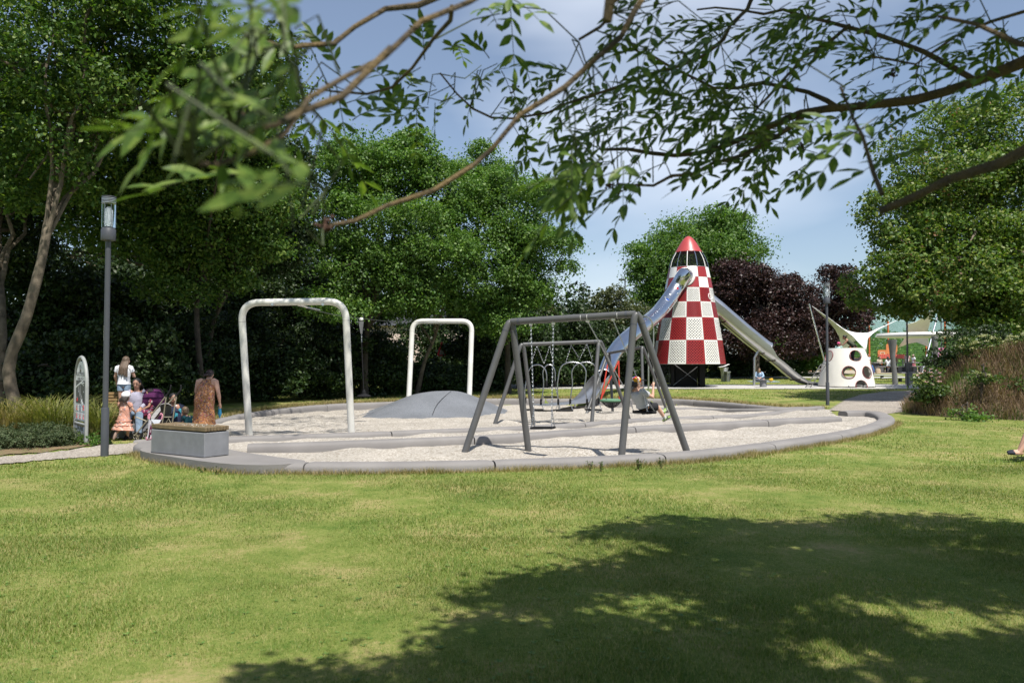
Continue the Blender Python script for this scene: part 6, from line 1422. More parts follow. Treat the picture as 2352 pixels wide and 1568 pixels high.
# ---- far figures
def facing(px): return 0
pl_ = P(1743.7, 874, 50.0); pl_.z = T(0, 50)
f9 = person('person in light blue shirt sitting on a blanket under the end of the open slide', (pl_.x, pl_.y, pl_.z), R(165), 1.66,
    dict(pelvis=(0, -.02, .07), waist=(0, -.01, .165), chest=(0, .03, .265), neck=(0, .07, .36), head=(0, .13, .44), hipL=(-.06, .02, .07), hipR=(.06, .02, .07), kneeL=(-.16, .22, .10), kneeR=(.16, .22, .10), ankL=(.0, .30, .04), ankR=(.06, .36, .04), toeL=(.05, .33, .04), toeR=(-.02, .40, .04),
         shL=(-.105, .045, .335), shR=(.105, .045, .335), elL=(-.15, .12, .21), wrL=(-.05, .25, .16), elR=(.15, .12, .21), wrR=(.05, .25, .16)), (0, .8, -.6))
hair(f9, pm('light brown hair', (.10, .06, .035), .5), .1); shirt(f9, cloth('light blue shirt', (.30, .42, .58)), 0, 1.8, 1.15); trousers(f9, cloth('grey trousers', (.12, .12, .14)), 1.8, 1.0, 'trousers'); shoes(f9, M_BLACK)
b = MB(); b.box((0, 0, .012), (1.7, 1.2, .02), bev=.008); bl_ = b.build('blanket', cloth('pale blue blanket', (.36, .45, .55))); bl_.location = (pl_.x + .25, pl_.y - .1, pl_.z + .005); tag(bl_, 'pale blue picnic blanket on the grass under the seated person', 'blanket')
b = MB(); b.sphere((0, 0, .10), (.15, .10, .11), 14); b.sphere((.07, .02, .14), (.08, .07, .09), 10); yb = b.build('bag', pm('yellow cloth', (.5, .30, .02), .8)); yb.location = (pl_.x + .62, pl_.y - .35, pl_.z + .02); tag(yb, 'soft yellow bag on the blue blanket', 'bag')
# woman and girl on the dome
dz = DC.z + zd
wd = P(c5(660, 0)[0], 840, RY); f10 = person('dark haired woman in olive crop top and black leggings bending over on the climbing cone', (DC.x + .42, DC.y + .1, dz), R(72), 1.70,
    dict(pelvis=(0, -.05, .55), waist=(0, .03, .625), chest=(0, .12, .70), neck=(0, .19, .78), head=(0, .25, .85), hipL=(-.05, -.04, .535), hipR=(.05, -.04, .535), shL=(-.105, .17, .75), shR=(.105, .17, .75), elL=(-.11, .27, .63), wrL=(-.08, .40, .56), elR=(.11, .28, .62), wrR=(.08, .42, .58)), (0, .9, -.45), skin=M_SKIND)
hair(f10, M_HAIRK, 0, bun=(.0, -.07, .045)); trousers(f10, cloth('black leggings', (.008, .008, .009)), 1.95, .98, 'leggings'); shoes(f10, M_BLACK)
o = shirt(f10, cloth('olive top', (.075, .085, .06)), -.0, 0, 1.0, 'crop_top', low=f10.J['waist'].lerp(f10.J['chest'], .25)); 
fg = person('girl in pink helmet and mint top peeping over the rim of the climbing cone', (DC.x - .36, DC.y + .1, dz), R(150), 1.30, None, (-.5, 1, -.1), hs=1.1)
fg.root.location.z = DC.z + zt_ + .30 - 1.30 * .98; hair(fg, M_HAIRD, .18); shirt(fg, cloth('mint top', (.40, .62, .58)), 0, .4, 1.05); trousers(fg, NAVY, 1.8, 1, 'trousers'); shoes(fg, M_BLACK)
b = MB(); h = fg.hr; hc = fg.J['head']; b.sphere(hc + fg.hup * .025 * h, (.066 * h, .078 * h, .058 * h), 18, fg.rot); b.build('helmet', fabric('pink helmet', [(0, (.62, .10, .22)), (.8, (.05, .03, .04)), (.9, (.7, .3, .4))], 12, .35), fg.root, world=False)
b = MB(); b.box((DC.x - .42, DC.y + .1, (dz + fg.root.location.z) / 2), (.5, .5, max(.02, fg.root.location.z - dz))); tag(b.build('step_block', M_LAMP), 'grey step inside the climbing cone under the girl', 'step')
# people at the picnic tables
def far_person(label, px, py, y, H, rz_, look, hairm, hl, top, bottom, seat=None, dressm=None, hat=None):
    w = P(px, py, y); w.z = T(0, y) + .02
    p = person(label, w, rz_, H, sitting(seat, H, lean=.08) if seat else None, look, hs=1.0 if H > 1.4 else 1.15, skin=M_SKIND, fingers=True)
    if hairm: hair(p, hairm, hl)
    if dressm: dress(p, dressm, [p.J['neck'], p.J['chest'], p.J['waist'], p.J['pelvis'], Vector((0, 0, .30)) * H], [.05 * H, .105 * H, .095 * H, .12 * H, .15 * H], [.045 * H, .075 * H, .075 * H, .09 * H, .12 * H])
    if top: shirt(p, top, 0, .5, 1.08)
    if bottom: trousers(p, bottom, 1.85, 1.0, 'trousers')
    shoes(p, M_BLACK)
    if hat: b = MB(); h = p.hr; b.lathe([(.09 * h, .02 * h), (.06 * h, .035 * h), (.055 * h, .07 * h), (.001, .085 * h)], p.J['head'], 18); b.build('hat', hat, p.root, world=False)
    return p
PRT = fabric('white printed shirt', [(0, (.68, .68, .70)), (.6, (.30, .10, .14)), (.72, (.10, .15, .35)), (.84, (.7, .7, .7))], 9)
far_person('person with curly black hair and white printed T-shirt standing left of the picnic tables', c5(803, 0)[0], 853, 64.5, 1.5, R(-160), (.2, 1, 0), M_HAIRK, .06, PRT, NAVY)
far_person('person in beige top sitting at the picnic table facing the camera', c5(912, 0)[0], 853, 65.6, 1.6, R(190), (0, 1, -.1), M_HAIRD, 0, cloth('beige top', (.45, .40, .30)), NAVY, .46)
far_person('black haired person in white T-shirt sitting back to camera at the picnic table', c5(1003, 0)[0], 853, 63.9, 1.6, R(10), (0, 1, 0), M_HAIRK, .16, M_WTEE, NAVY, .46)
far_person('woman with long hair and white dress standing behind the far lamp post', c5(1190, 0)[0], 853, 66.6, 1.55, R(160), (0, 1, 0), M_HAIRD, .25, cloth('pale pink top', (.55, .38, .36)), None, None, M_WTEE)
far_person('girl in pink dungaree dress and sun hat standing right of the far lamp post', c5(1253, 0)[0], 853, 66.2, 1.42, R(100), (0, 1, 0), M_HAIRD, .14, M_WTEE, None, None, cloth('dusty pink', (.48, .16, .19)), cloth('straw hat', (.45, .36, .28)))
# child by the far climbing frame
far_person('small child in red and white clothes by the blue climbing frame', c5(62, 0)[0], 860, 63, 1.15, R(120), (0, 1, 0), M_HAIRD, 0, fabric('red white print', [(0, (.65, .62, .62)), (.5, (.45, .03, .06)), (.8, (.04, .04, .10))], 12), cloth('red cloth', (.42, .04, .06)))
# person at the right picture edge: only the outstretched leg is in view
fp = P(2316, 1040, 13.0); 
pe = person('person sitting at the right edge, only a bare leg with dark ballet shoe in view', (fp.x + .86, 13.0, 0), R(90), 1.66,
    {**sitting(.46, 1.66), 'ankL': (-.04, .44, .085), 'ankR': (.085, .36, .085), 'toeL': (-.045, .53, .088), 'toeR': (.09, .45, .085), 'kneeL': (-.05, .28, .30), 'kneeR': (.085, .25, .30), 'wrL': (-.11, .26, .40), 'elL': (-.15, .10, .50)}, (0, 1, 0), skin=M_SKIN)
hair(pe, M_HAIRD, .2); dress(pe, NAVY, [pe.J['neck'], pe.J['chest'], pe.J['waist'], pe.J['pelvis'] + Vector((0, .15, .03)), pe.J['kneeL'].lerp(pe.J['kneeR'], .5) + Vector((0, -.1, 0))], [.06, .16, .15, .2, .2], [.06, .11, .12, .13, .1], .4)
J, H = pe.J, pe.H
for s_ in 'LR':
    a, t = J['ank' + s_], J['toe' + s_]; fd = t - a; b = MB(); b.loft([a.lerp(t, .55), a.lerp(t, .8), t, t + fd * .2], [.034, .042, .038, .018], [.030, .032, .026, .014], fd.cross(Vector((0, 0, 1))), 14, round_=True)
    b.loft([a - fd * .4, a.lerp(t, .3) - Vector((0, 0, .026)), t + fd * .2 - Vector((0, 0, .018))], [.026, .034, .02], [.010, .010, .010], fd.cross(Vector((0, 0, 1))), 12, round_=True); b.build('shoe', pm('navy suede', (.012, .014, .028), .8), pe.root, world=False)
st = thing('camp_chair', 'low folding camp chair just outside the right edge under the seated person', 'chair', (fp.x + .86, 13.0, 0))
b = MB(); b.box((0.02, 0, .43), (.5, .5, .025), bev=.01); b.build('seat', NAVY, st, world=False)
b = MB(); b.box((.27, 0, .70), (.03, .5, .40), bev=.012); b.build('backrest', NAVY, st, world=False)
for x, y in ((-.2, -.23), (-.2, .23), (.24, -.23), (.24, .23)): b = MB(); b.tube([(x, y, 0), (x + (.03 if x > 0 else 0), y, .9 if x > 0 else .43)], .012, 6); b.build('leg', M_STEEL, st, world=False)
# ------------------------------------------------------------------ buggies and bags
def wheel(parent, c, r, ax, mt, mh):
    b = MB(); b.torus(c, r * .86, r * .15, ax, 24, 8); o = b.build('wheel', mt, parent); b = MB(); d = Vector(ax).normalized(); x, y = frame_from(d)
    b.tube([c - d * .012, c + d * .012], r * .22, 10)
    for k in range(3): a = 2 * math.pi * k / 3 + .5; e = (x * math.cos(a) + y * math.sin(a)); b.tube([c, c + e * r * .8], [r * .16, r * .10], 6)
    b.torus(c, r * .72, r * .05, ax, 20, 6); b.build('rim', mh, o); return o
PLUM = cloth('plum canvas', (.085, .018, .075), .2); M_BEIGE = pm('champagne frame', (.30, .27, .20), .4, .4)
sy = 16.9
def S1(x, y, d=0): return P(*c1(x, y), sy + d)
pb = thing('pushchair', 'plum coloured pushchair with hood, seen from behind beside the shaded bench', 'pushchair', G(*c1(1180, 1150)))
b = MB(); nseg = 10; prof = []
rows_ = [(1175, 585, 70, .02), (1178, 620, 112, .16), (1178, 680, 126, .20), (1176, 745, 138, .17), (1176, 790, 140, .12)]
vs = []; m = 17
for (x, y, hw_, dep) in rows_:
    for j in range(m): a = math.pi * j / (m - 1); vs.append(S1(x - hw_ * math.cos(a), y + (1 - math.sin(a)) * 8, -dep * math.sin(a) * 1.2))
b.add(vs, [(i * m + j, i * m + j + 1, (i + 1) * m + j + 1, (i + 1) * m + j) for i in range(len(rows_) - 1) for j in range(m - 1)] + [tuple(range(m))]); b.build('hood', PLUM, pb, ang=80)
b = MB()
for (x, y, hw_, dep) in (rows_[1], rows_[2], rows_[4]): b.tube([S1(x - hw_ * 1.01 * math.cos(math.pi * j / 12), y + (1 - math.sin(math.pi * j / 12)) * 8, -dep * 1.22 * math.sin(math.pi * j / 12)) for j in range(13)], .008, 6)
b.build('hood_piping', cloth('dark plum', (.035, .008, .035)), pb)
b = MB(); b.loft([S1(1176, 790), S1(1176, 840), S1(1172, 905), S1(1165, 960)], [.27, .275, .25, .2], [.12, .13, .12, .10], (1, 0, 0), 20, round_=True); b.build('seat_back', cloth('dark plum canvas', (.05, .012, .05), .2), pb)
b = MB(); b.tube(bend([S1(1038, 900), S1(1040, 690), S1(1075, 590), S1(1180, 578), S1(1290, 592), S1(1322, 690), S1(1318, 900)], .12), .014, 8); b.build('push_bar', M_BLACK, pb)
for x, z0, x1 in ((1040, 900, 1010), (1318, 900, 1340)):
    b = MB(); b.tube([S1(x, z0), S1(x1, 1130)], .014, 8); b.build('frame_tube', M_BLACK, pb)
b = MB(); b.box(S1(1175, 1050), (.42, .30, .14), bev=.03); b.build('basket', M_BLACK, pb)
for x in (1020, 1332): wheel(pb, P(*c1(x, 1118), sy), .095, (1, .1, 0), M_BLACKRUB, M_LAMP)
for x in (1075, 1285): wheel(pb, P(*c1(x, 1100), sy + .5), .075, (1, .1, 0), M_BLACKRUB, M_LAMP)
sy2 = 16.2
def S2(x, y, d=0): return P(*c1(x, y), sy2 + d)
bg_ = thing('buggy', 'pale grey folding buggy with champagne frame and crook handles', 'pushchair', G(*c1(1150, 1168)))
for pts in ([(1325, 660), (1180, 850), (1120, 930), (965, 1118)], [(1440, 655, .35), (1350, 745, .35), (1250, 870, .35), (1075, 1110, .35)], [(1325, 665), (1300, 860), (1262, 1080)], [(1442, 660, .35), (1415, 830, .35), (1380, 1080, .35)]):
    b = MB(); b.tube([S2(*p) for p in pts], .0135, 8); b.build('frame_tube', M_BEIGE, bg_)
for pts in ([(1322, 668), (1352, 625), (1372, 590), (1378, 545)], [(1438, 660, .35), (1470, 625, .35), (1495, 590, .35), (1492, 545, .35)]):
    b = MB(); b.tube(catmull([S2(*p) for p in pts], .04), .017, 8, True, True); b.build('handle', M_BLACKRUB, bg_)
for p in ((1325, 665), (1440, 658, .35), (1192, 800), (1105, 925)): b = MB(); b.sphere(S2(*p), .024, 10); b.build('joint', M_BLACK, bg_)
PALE = cloth('pale grey canvas', (.46, .45, .44), .08)
b = MB(); b.add([S2(1255, 785), S2(1262, 830), S2(1180, 935), S2(1150, 920), S2(1160, 870), S2(1255, 785, .34), S2(1265, 830, .34), S2(1185, 935, .34), S2(1152, 920, .34), S2(1165, 870, .34)], [(0, 1, 2, 3, 4), (9, 8, 7, 6, 5), (0, 5, 6, 1), (1, 6, 7, 2), (2, 7, 8, 3), (3, 8, 9, 4), (4, 9, 5, 0)]); b.build('seat_sling', PALE, bg_, smooth=False)
b = MB(); hp = [(1250, 800), (1262, 765), (1300, 752), (1350, 755), (1385, 775), (1388, 850), (1370, 880)]; vs = []; 
for i, p in enumerate(hp):
    for j in range(7): a = j / 6; vs.append(S2(p[0], p[1] - 6 * math.sin(a * math.pi), .36 * a))
b.add(vs, [(i * 7 + j, i * 7 + j + 1, (i + 1) * 7 + j + 1, (i + 1) * 7 + j) for i in range(len(hp) - 1) for j in range(6)])
b.add([S2(*p, .355) for p in hp] + [S2(1300, 900, .355)], [tuple(range(len(hp) + 1))]); b.build('hood', PALE, bg_, ang=60)
b = MB(); b.add([S2(1265, 880, .02), S2(1385, 855, .02), S2(1385, 985, .02), S2(1290, 990, .02), S2(1265, 880, .3), S2(1385, 855, .3), S2(1385, 985, .3), S2(1290, 990, .3)], [(0, 1, 2, 3), (7, 6, 5, 4), (0, 4, 5, 1), (1, 5, 6, 2), (2, 6, 7, 3), (3, 7, 4, 0)]); b.build('seat_back', M_BLACK, bg_, smooth=False)
b = MB(); b.tube([S2(1300, 905), S2(1385, 905)], .012, 6); b.build('cross_bar', M_BEIGE, bg_); b = MB(); b.tube([S2(1320, 985), S2(1350, 920), S2(1385, 985)], .009, 6); b.build('brace', M_BEIGE, bg_); b = MB(); b.tube([S2(985, 905), S2(1110, 955)], .012, 6); b.build('footrest', M_BEIGE, bg_)
for p in ((1005, 1125), (978, 1122, .08), (1090, 1108, .35), (1110, 1104, .42), (1262, 1120), (1380, 1118, .35)): wheel(bg_, S2(*p), .088, (.35, 1, 0), M_BLACKRUB, M_BEIGE)
sy3 = 15.7
def S3(x, y, d=0): return P(*c1(x, y), sy3 + d)
db = thing('doll_pushchair', 'toy doll pushchair with pink handles and white sling beside the front bench', 'toy', G(*c1(1130, 1178)))
M_PINK = pm('pink foam', (.62, .26, .34), .7); M_WPL = pm('white plastic', (.66, .64, .68), .4)
for pts in ([(1120, 920), (1122, 880), (1132, 866), (1140, 890), (1132, 930)], [(1258, 880, .0), (1265, 862), (1280, 872), (1280, 905), (1270, 930)]): b = MB(); b.tube(catmull([S3(*p) for p in pts], .02), .013, 8); b.build('handle', M_PINK, db)
for pts in ([(1132, 930), (1128, 1040), (1112, 1150)], [(1270, 930), (1190, 1060), (1140, 1150)], [(1150, 940), (1140, 1060), (1155, 1150)]): b = MB(); b.tube([S3(*p) for p in pts], .009, 6); b.build('frame_tube', M_WPL, db)
b = MB(); b.add([S3(1150, 930), S3(1268, 935), S3(1235, 985), S3(1190, 988), S3(1150, 930, .14), S3(1268, 935, .14), S3(1235, 985, .14), S3(1190, 988, .14)], [(0, 1, 2, 3), (7, 6, 5, 4), (0, 3, 7, 4), (1, 5, 6, 2), (3, 2, 6, 7)]); b.build('sling', cloth('white sling', (.60, .62, .68), .05), db, smooth=False)
b = MB(); b.loft([S3(1165, 985), S3(1150, 1060), S3(1140, 1110)], [.03, .03, .02], [.03] * 3, (1, 0, 0), 8); b.build('seat_cloth', FLOR, db)
for p in ((1100, 1150), (1118, 1160, .05), (1140, 1152, .1), (1155, 1148)): wheel(db, S3(*p), .035, (1, .2, 0), M_PINK, M_PINK)
bk = thing('backpack', 'navy and turquoise backpack hanging on the far side of the buggy', 'bag', S2(1420, 985, .6))
TURQ = pm('turquoise strap', (.04, .26, .34), .7)
b = MB(); b.loft([S2(1432, 985, .6), S2(1428, 930, .6), S2(1420, 870, .6), S2(1408, 815, .6)], [.10, .13, .13, .07], [.08, .10, .10, .05], (1, 0, 0), 18, round_=True); b.build('sack', NAVY, bk)
b = MB(); b.tube(catmull([S2(1396, 980, .48), S2(1398, 930, .45), S2(1425, 905, .45), S2(1430, 860, .47), S2(1405, 825, .5)], .03), .010, 6); b.tube([S2(1400, 975, .45), S2(1430, 985, .42), S2(1462, 970, .45)], .010, 6); b.build('strap', TURQ, bk)
b = MB(); b.box(S2(1430, 880, .47), (.10, .03, .07), bev=.01); b.build('pocket', TURQ, bk)
dl = thing('toy_doll', 'small toy figure with brown head on a turquoise pouch beside the backpack', 'toy', S2(1455, 900, .7))
b = MB(); b.box(S2(1462, 860, .7), (.13, .05, .20), bev=.02); b.build('pouch', TURQ, dl)
b = MB(); b.sphere(S2(1450, 795, .7), (.06, .05, .07), 12); b.build('head', M_SKIND, dl)
b = MB(); b.sphere(S2(1440, 780, .68), .03, 10); b.build('bow', M_WPL, dl)

# ------------------------------------------------------------------ things on the far lawn
def Yt(px, py, y): q = P(px, py, y); q.z = T(0, y); return q
q = Yt(1663, 876, 50); fo = thing('litter_bin', 'tall grey litter bin with tilted white lid behind the rocket', 'bin', q)
b = MB(); b.lathe([(.19, 0), (.18, .3), (.19, .6), (.27, .86), (.29, .9), (.001, .9)], n=20); b.build('body', pm('zinc grey', (.34, .35, .36), .45, .5), fo, world=False)
b = MB(); b.loft([(-.33, 0, .92), (0, 0, .97), (.30, 0, 1.10)], [.22] * 3, [.02] * 3, (0, 1, 0), 14); b.build('lid', M_WHITE, fo, world=False)
q = Yt(1671, 876, 49.7); fo = thing('litter_bin', 'short slatted steel litter bin just right of the tall one', 'bin', q); b = MB(); b.lathe([(.15, 0), (.15, .58), (.20, .60), (.20, .66), (.001, .66)], n=18); b.build('body', M_STEEL, fo, world=False)
b = MB()
for k in range(10): a = 2 * math.pi * k / 10; b.box((math.cos(a) * .155, math.sin(a) * .155, .3), (.03, .03, .5), Matrix.Rotation(a, 3, 'Z'))
b.build('slats', M_LAMP, fo, world=False)
q = Yt(1753, 889, 43.4); so = thing('stool_table', 'square topped dark pedestal stool on the pavement by the slide support', 'stool', q); b = MB(); b.lathe([(.18, 0), (.18, .36)], n=18); b.build('pedestal', M_CONC, so, world=False); b = MB(); b.box((-.03, 0, .39), (.60, .5, .05), bev=.01); b.build('top', M_LAMP, so, world=False)
# low rocking plates under the ring
for (x, y, wx, dep, lab) in ((940, 1028, 1.35, 54.0, 'low flat grey balance plate on the lawn left of the leaning post'), (1120, 1048, 1.2, 50.0, 'low flat grey balance plate right of the leaning post')):
    q = Yt(*c5(x, y), dep); t = thing('balance_plate', lab, 'play plate', q, 0, 'low balance plates on the lawn'); b = MB(); b.loft([(-wx, 0, .22), (-wx * .4, 0, .27), (wx * .5, 0, .24), (wx, 0, .22)], [.15, .45, .45, .15], [.03, .05, .05, .03], (0, 1, 0), 16); b.build('plate', pm('plate grey', (.36, .36, .35), .5), t, world=False); b = MB(); b.lathe([(.12, -.05), (.10, .22)], n=12); b.build('foot', M_LAMP, t, world=False)
q = Yt(*c5(1200, 1118), 46.4); t = thing('stool_table', 'square topped dark pedestal stool behind the far lamp post', 'stool', q); b = MB(); b.box((.05, 0, .33), (.3, .3, .66)); b.build('pedestal', M_CONC, t, world=False); b = MB(); b.box((0, 0, .69), (1.0, .5, .06), bev=.01); b.build('top', M_CONC, t, world=False)
# ring canopy on two leaning posts
rc = P(2128, 770, 47.5); ring = thing('ring_canopy', 'flat white ring on two dark leaning posts by the right hand maple', 'play ring', (rc.x, rc.y, T(0, 47.5)))
b = MB(); zr = rc.z - T(0, 47.5); b.lathe([(2.75, zr - .10), (2.78, zr), (2.70, zr + .12), (2.35, zr + .14), (2.2, zr + .05), (2.35, zr - .06), (2.75, zr - .10)], n=64); b.build('ring', M_WHITE, ring, world=False)
for pts, rr_ in (([c5(1073, 1117), c5(1062, 960), c5(1045, 800), c5(1045, 700), c5(1040, 640)], [.16, .15, .13, .15, .26]), ([c5(1480, 930), c5(1470, 800), c5(1466, 700), c5(1464, 605)], [.13, .13, .14, .2])):
    yy = 46.2 if pts[0][0] < 2100 else 49.0; b = MB(); pp = [P(*p, yy) for p in pts]; pp[0].z = T(0, yy) - .05; b.tube(catmull(pp, .2), np.interp(np.linspace(0, 1, len(catmull(pp, .2))), np.linspace(0, 1, len(rr_)), rr_).tolist(), 14); b.build('post', pm('post grey', (.15, .15, .145), .5), ring)
b = MB()
for x in (1030, 1467): c = P(*c5(x + 8, 655), 47); b.sphere(c, .07, 8)
b.build('post_fitting', M_STEEL, ring)
# sails and masts
def sail(label, c, sag, mat, n=18):
    """four cornered membrane with hollow edges"""
    c = [Vector(p) for p in c]; cen = sum(c, Vector()) / 4; vs = []
    for i in range(n + 1):
        for j in range(n + 1):
            u_, v_ = i / n, j / n; uu = u_ + 0; p = c[0] * (1 - u_) * (1 - v_) + c[1] * u_ * (1 - v_) + c[2] * u_ * v_ + c[3] * (1 - u_) * v_
            e = max(abs(2 * u_ - 1), abs(2 * v_ - 1)); k = 4 * (u_ * (1 - u_) * (abs(2 * v_ - 1)) ** 2 + v_ * (1 - v_) * (abs(2 * u_ - 1)) ** 2); vs.append(p.lerp(cen, sag * min(1, k) * e ** 1.5))
    b = MB(); m = n + 1; b.add(vs, [(i * m + j, i * m + j + 1, (i + 1) * m + j + 1, (i + 1) * m + j) for i in range(n) for j in range(n)]); o = b.build('sail_canopy', mat, ang=80)
    sd = o.modifiers.new('thickness', 'SOLIDIFY'); sd.thickness = .02; tag(o, label, 'shade sail'); return o
M_SAIL = bpy.data.materials.new('sail membrane'); M_SAIL.use_nodes = True; _t = M_SAIL.node_tree; _p = _t.nodes['Principled BSDF']; _p.inputs['Base Color'].default_value = (.82, .82, .82, 1); _p.inputs['Roughness'].default_value = .6
_nz = N(_t, 'ShaderNodeTexNoise'); _nz.inputs['Scale'].default_value = 3; _rp = N(_t, 'ShaderNodeValToRGB'); _rp.color_ramp.elements[0].color = (.76, .76, .75, 1); _rp.color_ramp.elements[1].color = (.84, .84, .84, 1); _t.links.new(_nz.outputs['Fac'], _rp.inputs['Fac']); _t.links.new(_rp.outputs[0], _p.inputs['Base Color'])
SA, SB_, SC_, SD_ = P(1865, 703, 51), P(1989, 804, 50.5), P(2062, 735, 53), P(1930, 812, 56)
sail('big white shade sail rising to a high point behind the spotted cone', [SA, SB_, SC_, SD_], .42, M_SAIL)
sail('greyish shade sail behind the ring, half hidden by the maple leaves', [P(2160, 690, 60), P(2080, 745, 62), P(2060, 800, 72), P(2134, 797, 63)], .35, M_SAIL)
def mast(label, a, e, r=.05, gz=True):
    t = MB(); a = Vector(a); 
    if gz: a.z = T(0, a.y) - .05
    t.tube([a, e], r, 10); o = t.build('sail_mast', M_STEEL); tag(o, label, 'mast', 'leaning steel sail masts'); return o
mast('steel mast leaning left to the high point of the big sail', P(*c5(420, 1000), 51.5), P(*c5(212, 285), 51), .055)
mast('long steel mast leaning right across the ring canopy', P(*c5(1325, 962), 58), P(*c5(1520, 300), 60), .06)
mast('short steel mast leaning right behind the ring post, near the pink poster', P(*c5(1400, 955), 60), P(*c5(1447, 740), 62), .05)
mast('thin steel mast holding the low front corner of the big sail', P(*c5(770, 1000), 50.5), SB_, .045)
# sports fence
fb = Yt(1866.5, 854, 71); FX0, FX1 = fb.x, P(2215, 850, 71).x; FH = 4.35; gz_ = T(0, 71)
fe = thing('sports_fence', 'tall green wire mesh sports fence with orange posts behind the picnic place', 'fence', (FX0, 71, gz_))
M_FGREEN = pm('fence green', (.10, .24, .06), .5, 0, .1, 5)
for i in range(9):
    x = i * (FX1 - FX0) / 8; b = MB(); b.tube([(x, 0, -.05), (x, 0, FH)], .075, 10); b.build('post', M_ORANGE, fe, world=False)
for i in range(8):
    x0, x1 = i * (FX1 - FX0) / 8 + .08, (i + 1) * (FX1 - FX0) / 8 - .08; b = MB(); h0 = 2.9
    for k in range(15): z = .1 + k * (h0 - .1) / 14; b.box(((x0 + x1) / 2, 0, z), (x1 - x0, .012, .034 if k % 2 == 0 else .02))
    for k in range(24): x = x0 + (x1 - x0) * k / 23; b.box((x, .008, h0 / 2), (.014, .012, h0))
    b.build('mesh_panel', M_FGREEN, fe, world=False, smooth=False)
    b = MB()
    for k in range(16): z = h0 + .05 + k * (FH - h0 - .1) / 15; b.box(((x0 + x1) / 2, 0, z), (x1 - x0, .008, .012))
    for k in range(30): x = x0 + (x1 - x0) * k / 29; b.box((x, .006, (h0 + FH) / 2), (.009, .008, FH - h0))
    b.build('ball_net', pm('net teal', (.04, .13, .10), .7), fe, world=False, smooth=False)
b = MB(); b.tube([(0, 0, FH), (0, 6, FH)], .03, 6)
for k in range(12): b.box((0, 3, .1 + k * .25), (.012, 6, .025))
for k in range(20): b.box((0, .3 * k + .1, 1.5), (.012, .014, 3.0))
b.build('side_panel', M_FGREEN, fe, world=False, smooth=False)
hb = thing('sports_hall', 'pale teal hall wall showing through the top of the sports fence', 'building', (FX0 + 20, 102, T(0, 102)))
b = MB(); b.box((0, 0, 3.6), (30, 5, 7.2)); b.build('wall', pm('pale teal cladding', (.34, .50, .50), .6, 0, .06, 1), hb, world=False, smooth=False); b = MB(); b.box((0, 0, 7.25), (30.4, 5.4, .12)); b.build('roof', M_LAMP, hb, world=False, smooth=False)
def hoop_board(label, px, py, y, w, h, mat, bracket=True):
    q = P(px, py, y); t = thing('basketball_board', label, 'basketball board', (q.x, q.y, T(0, y))); z = q.z - T(0, y); b = MB(); pts = []
    for sx, sz in ((1, 1), (-1, 1), (-1, -1), (1, -1)):
        for k in range(6): a = math.pi / 2 * k / 5 + {(1, 1): 0, (-1, 1): math.pi / 2, (-1, -1): math.pi, (1, -1): 1.5 * math.pi}[(sx, sz)]; pts.append((sx * (w / 2 - .16) + .16 * math.cos(a), sz * (h / 2 - .16) + .16 * math.sin(a)))
    n = len(pts); b.add([(x, -.03, z + k) for x, k in pts] + [(x, .03, z + k) for x, k in pts], [tuple(range(n)), tuple(range(2 * n - 1, n - 1, -1))] + [(i, (i + 1) % n, n + (i + 1) % n, n + i) for i in range(n)]); bd_ = b.build('board', mat, t, world=False, smooth=False)
    b = MB(); b.box((0, -.045, z - .1), (w * .45, .02, .04)); b.box((0, -.045, z + h * .22), (w * .45, .02, .04)); b.box((-w * .22, -.045, z + h * .06), (.04, .02, h * .3)); b.box((w * .22, -.045, z + h * .06), (.04, .02, h * .3)); b.build('target_mark', pm('mark white', (.7, .65, .5), .5), bd_, world=False, smooth=False)
    b = MB(); b.torus((0, -.32, z - h * .3), .24, .015, (0, 0, 1), 22, 6); b.build('hoop', M_STEEL, t, world=False); b = MB(); b.tube([(0, .12, -.05), (0, .12, z)], .07, 8); b.build('post', M_ORANGE, t, world=False); return t
OB = pm('board orange', (.58, .20, .07), .5)
hoop_board('lower orange basketball board with white outline', c5(943, 770)[0], c5(943, 785)[1], 69.2, .80, .72, OB)
hoop_board('higher orange basketball board behind the leaning post', c5(1035, 730)[0], c5(1035, 733)[1], 70.2, .98, .86, OB)
q = Yt(*c5(1035, 850), 68); cb = thing('coral_wall_bench', 'long coral slatted panel under the basketball boards', 'bench', q); zc_ = P(*c5(1035, 808), 68).z - q.z
for i in range(14):
    b = MB(); b.box((-1.12 + 2.24 * (i + .5) / 14, 0, zc_), (.145, .06, .36), bev=.012); b.build('slat', pm('coral paint', (.58, .12, .09), .5), cb, world=False, smooth=False)
b = MB(); b.box((0, .1, zc_ + .12), (2.2, .06, .05)); b.box((0, .1, zc_ - .12), (2.2, .06, .05)); b.build('rail', M_LAMP, cb, world=False)
for x in (-1, 1): b = MB(); b.box((x, .1, (zc_ - .1) / 2), (.06, .08, zc_ - .1)); b.build('leg', M_LAMP, cb, world=False)
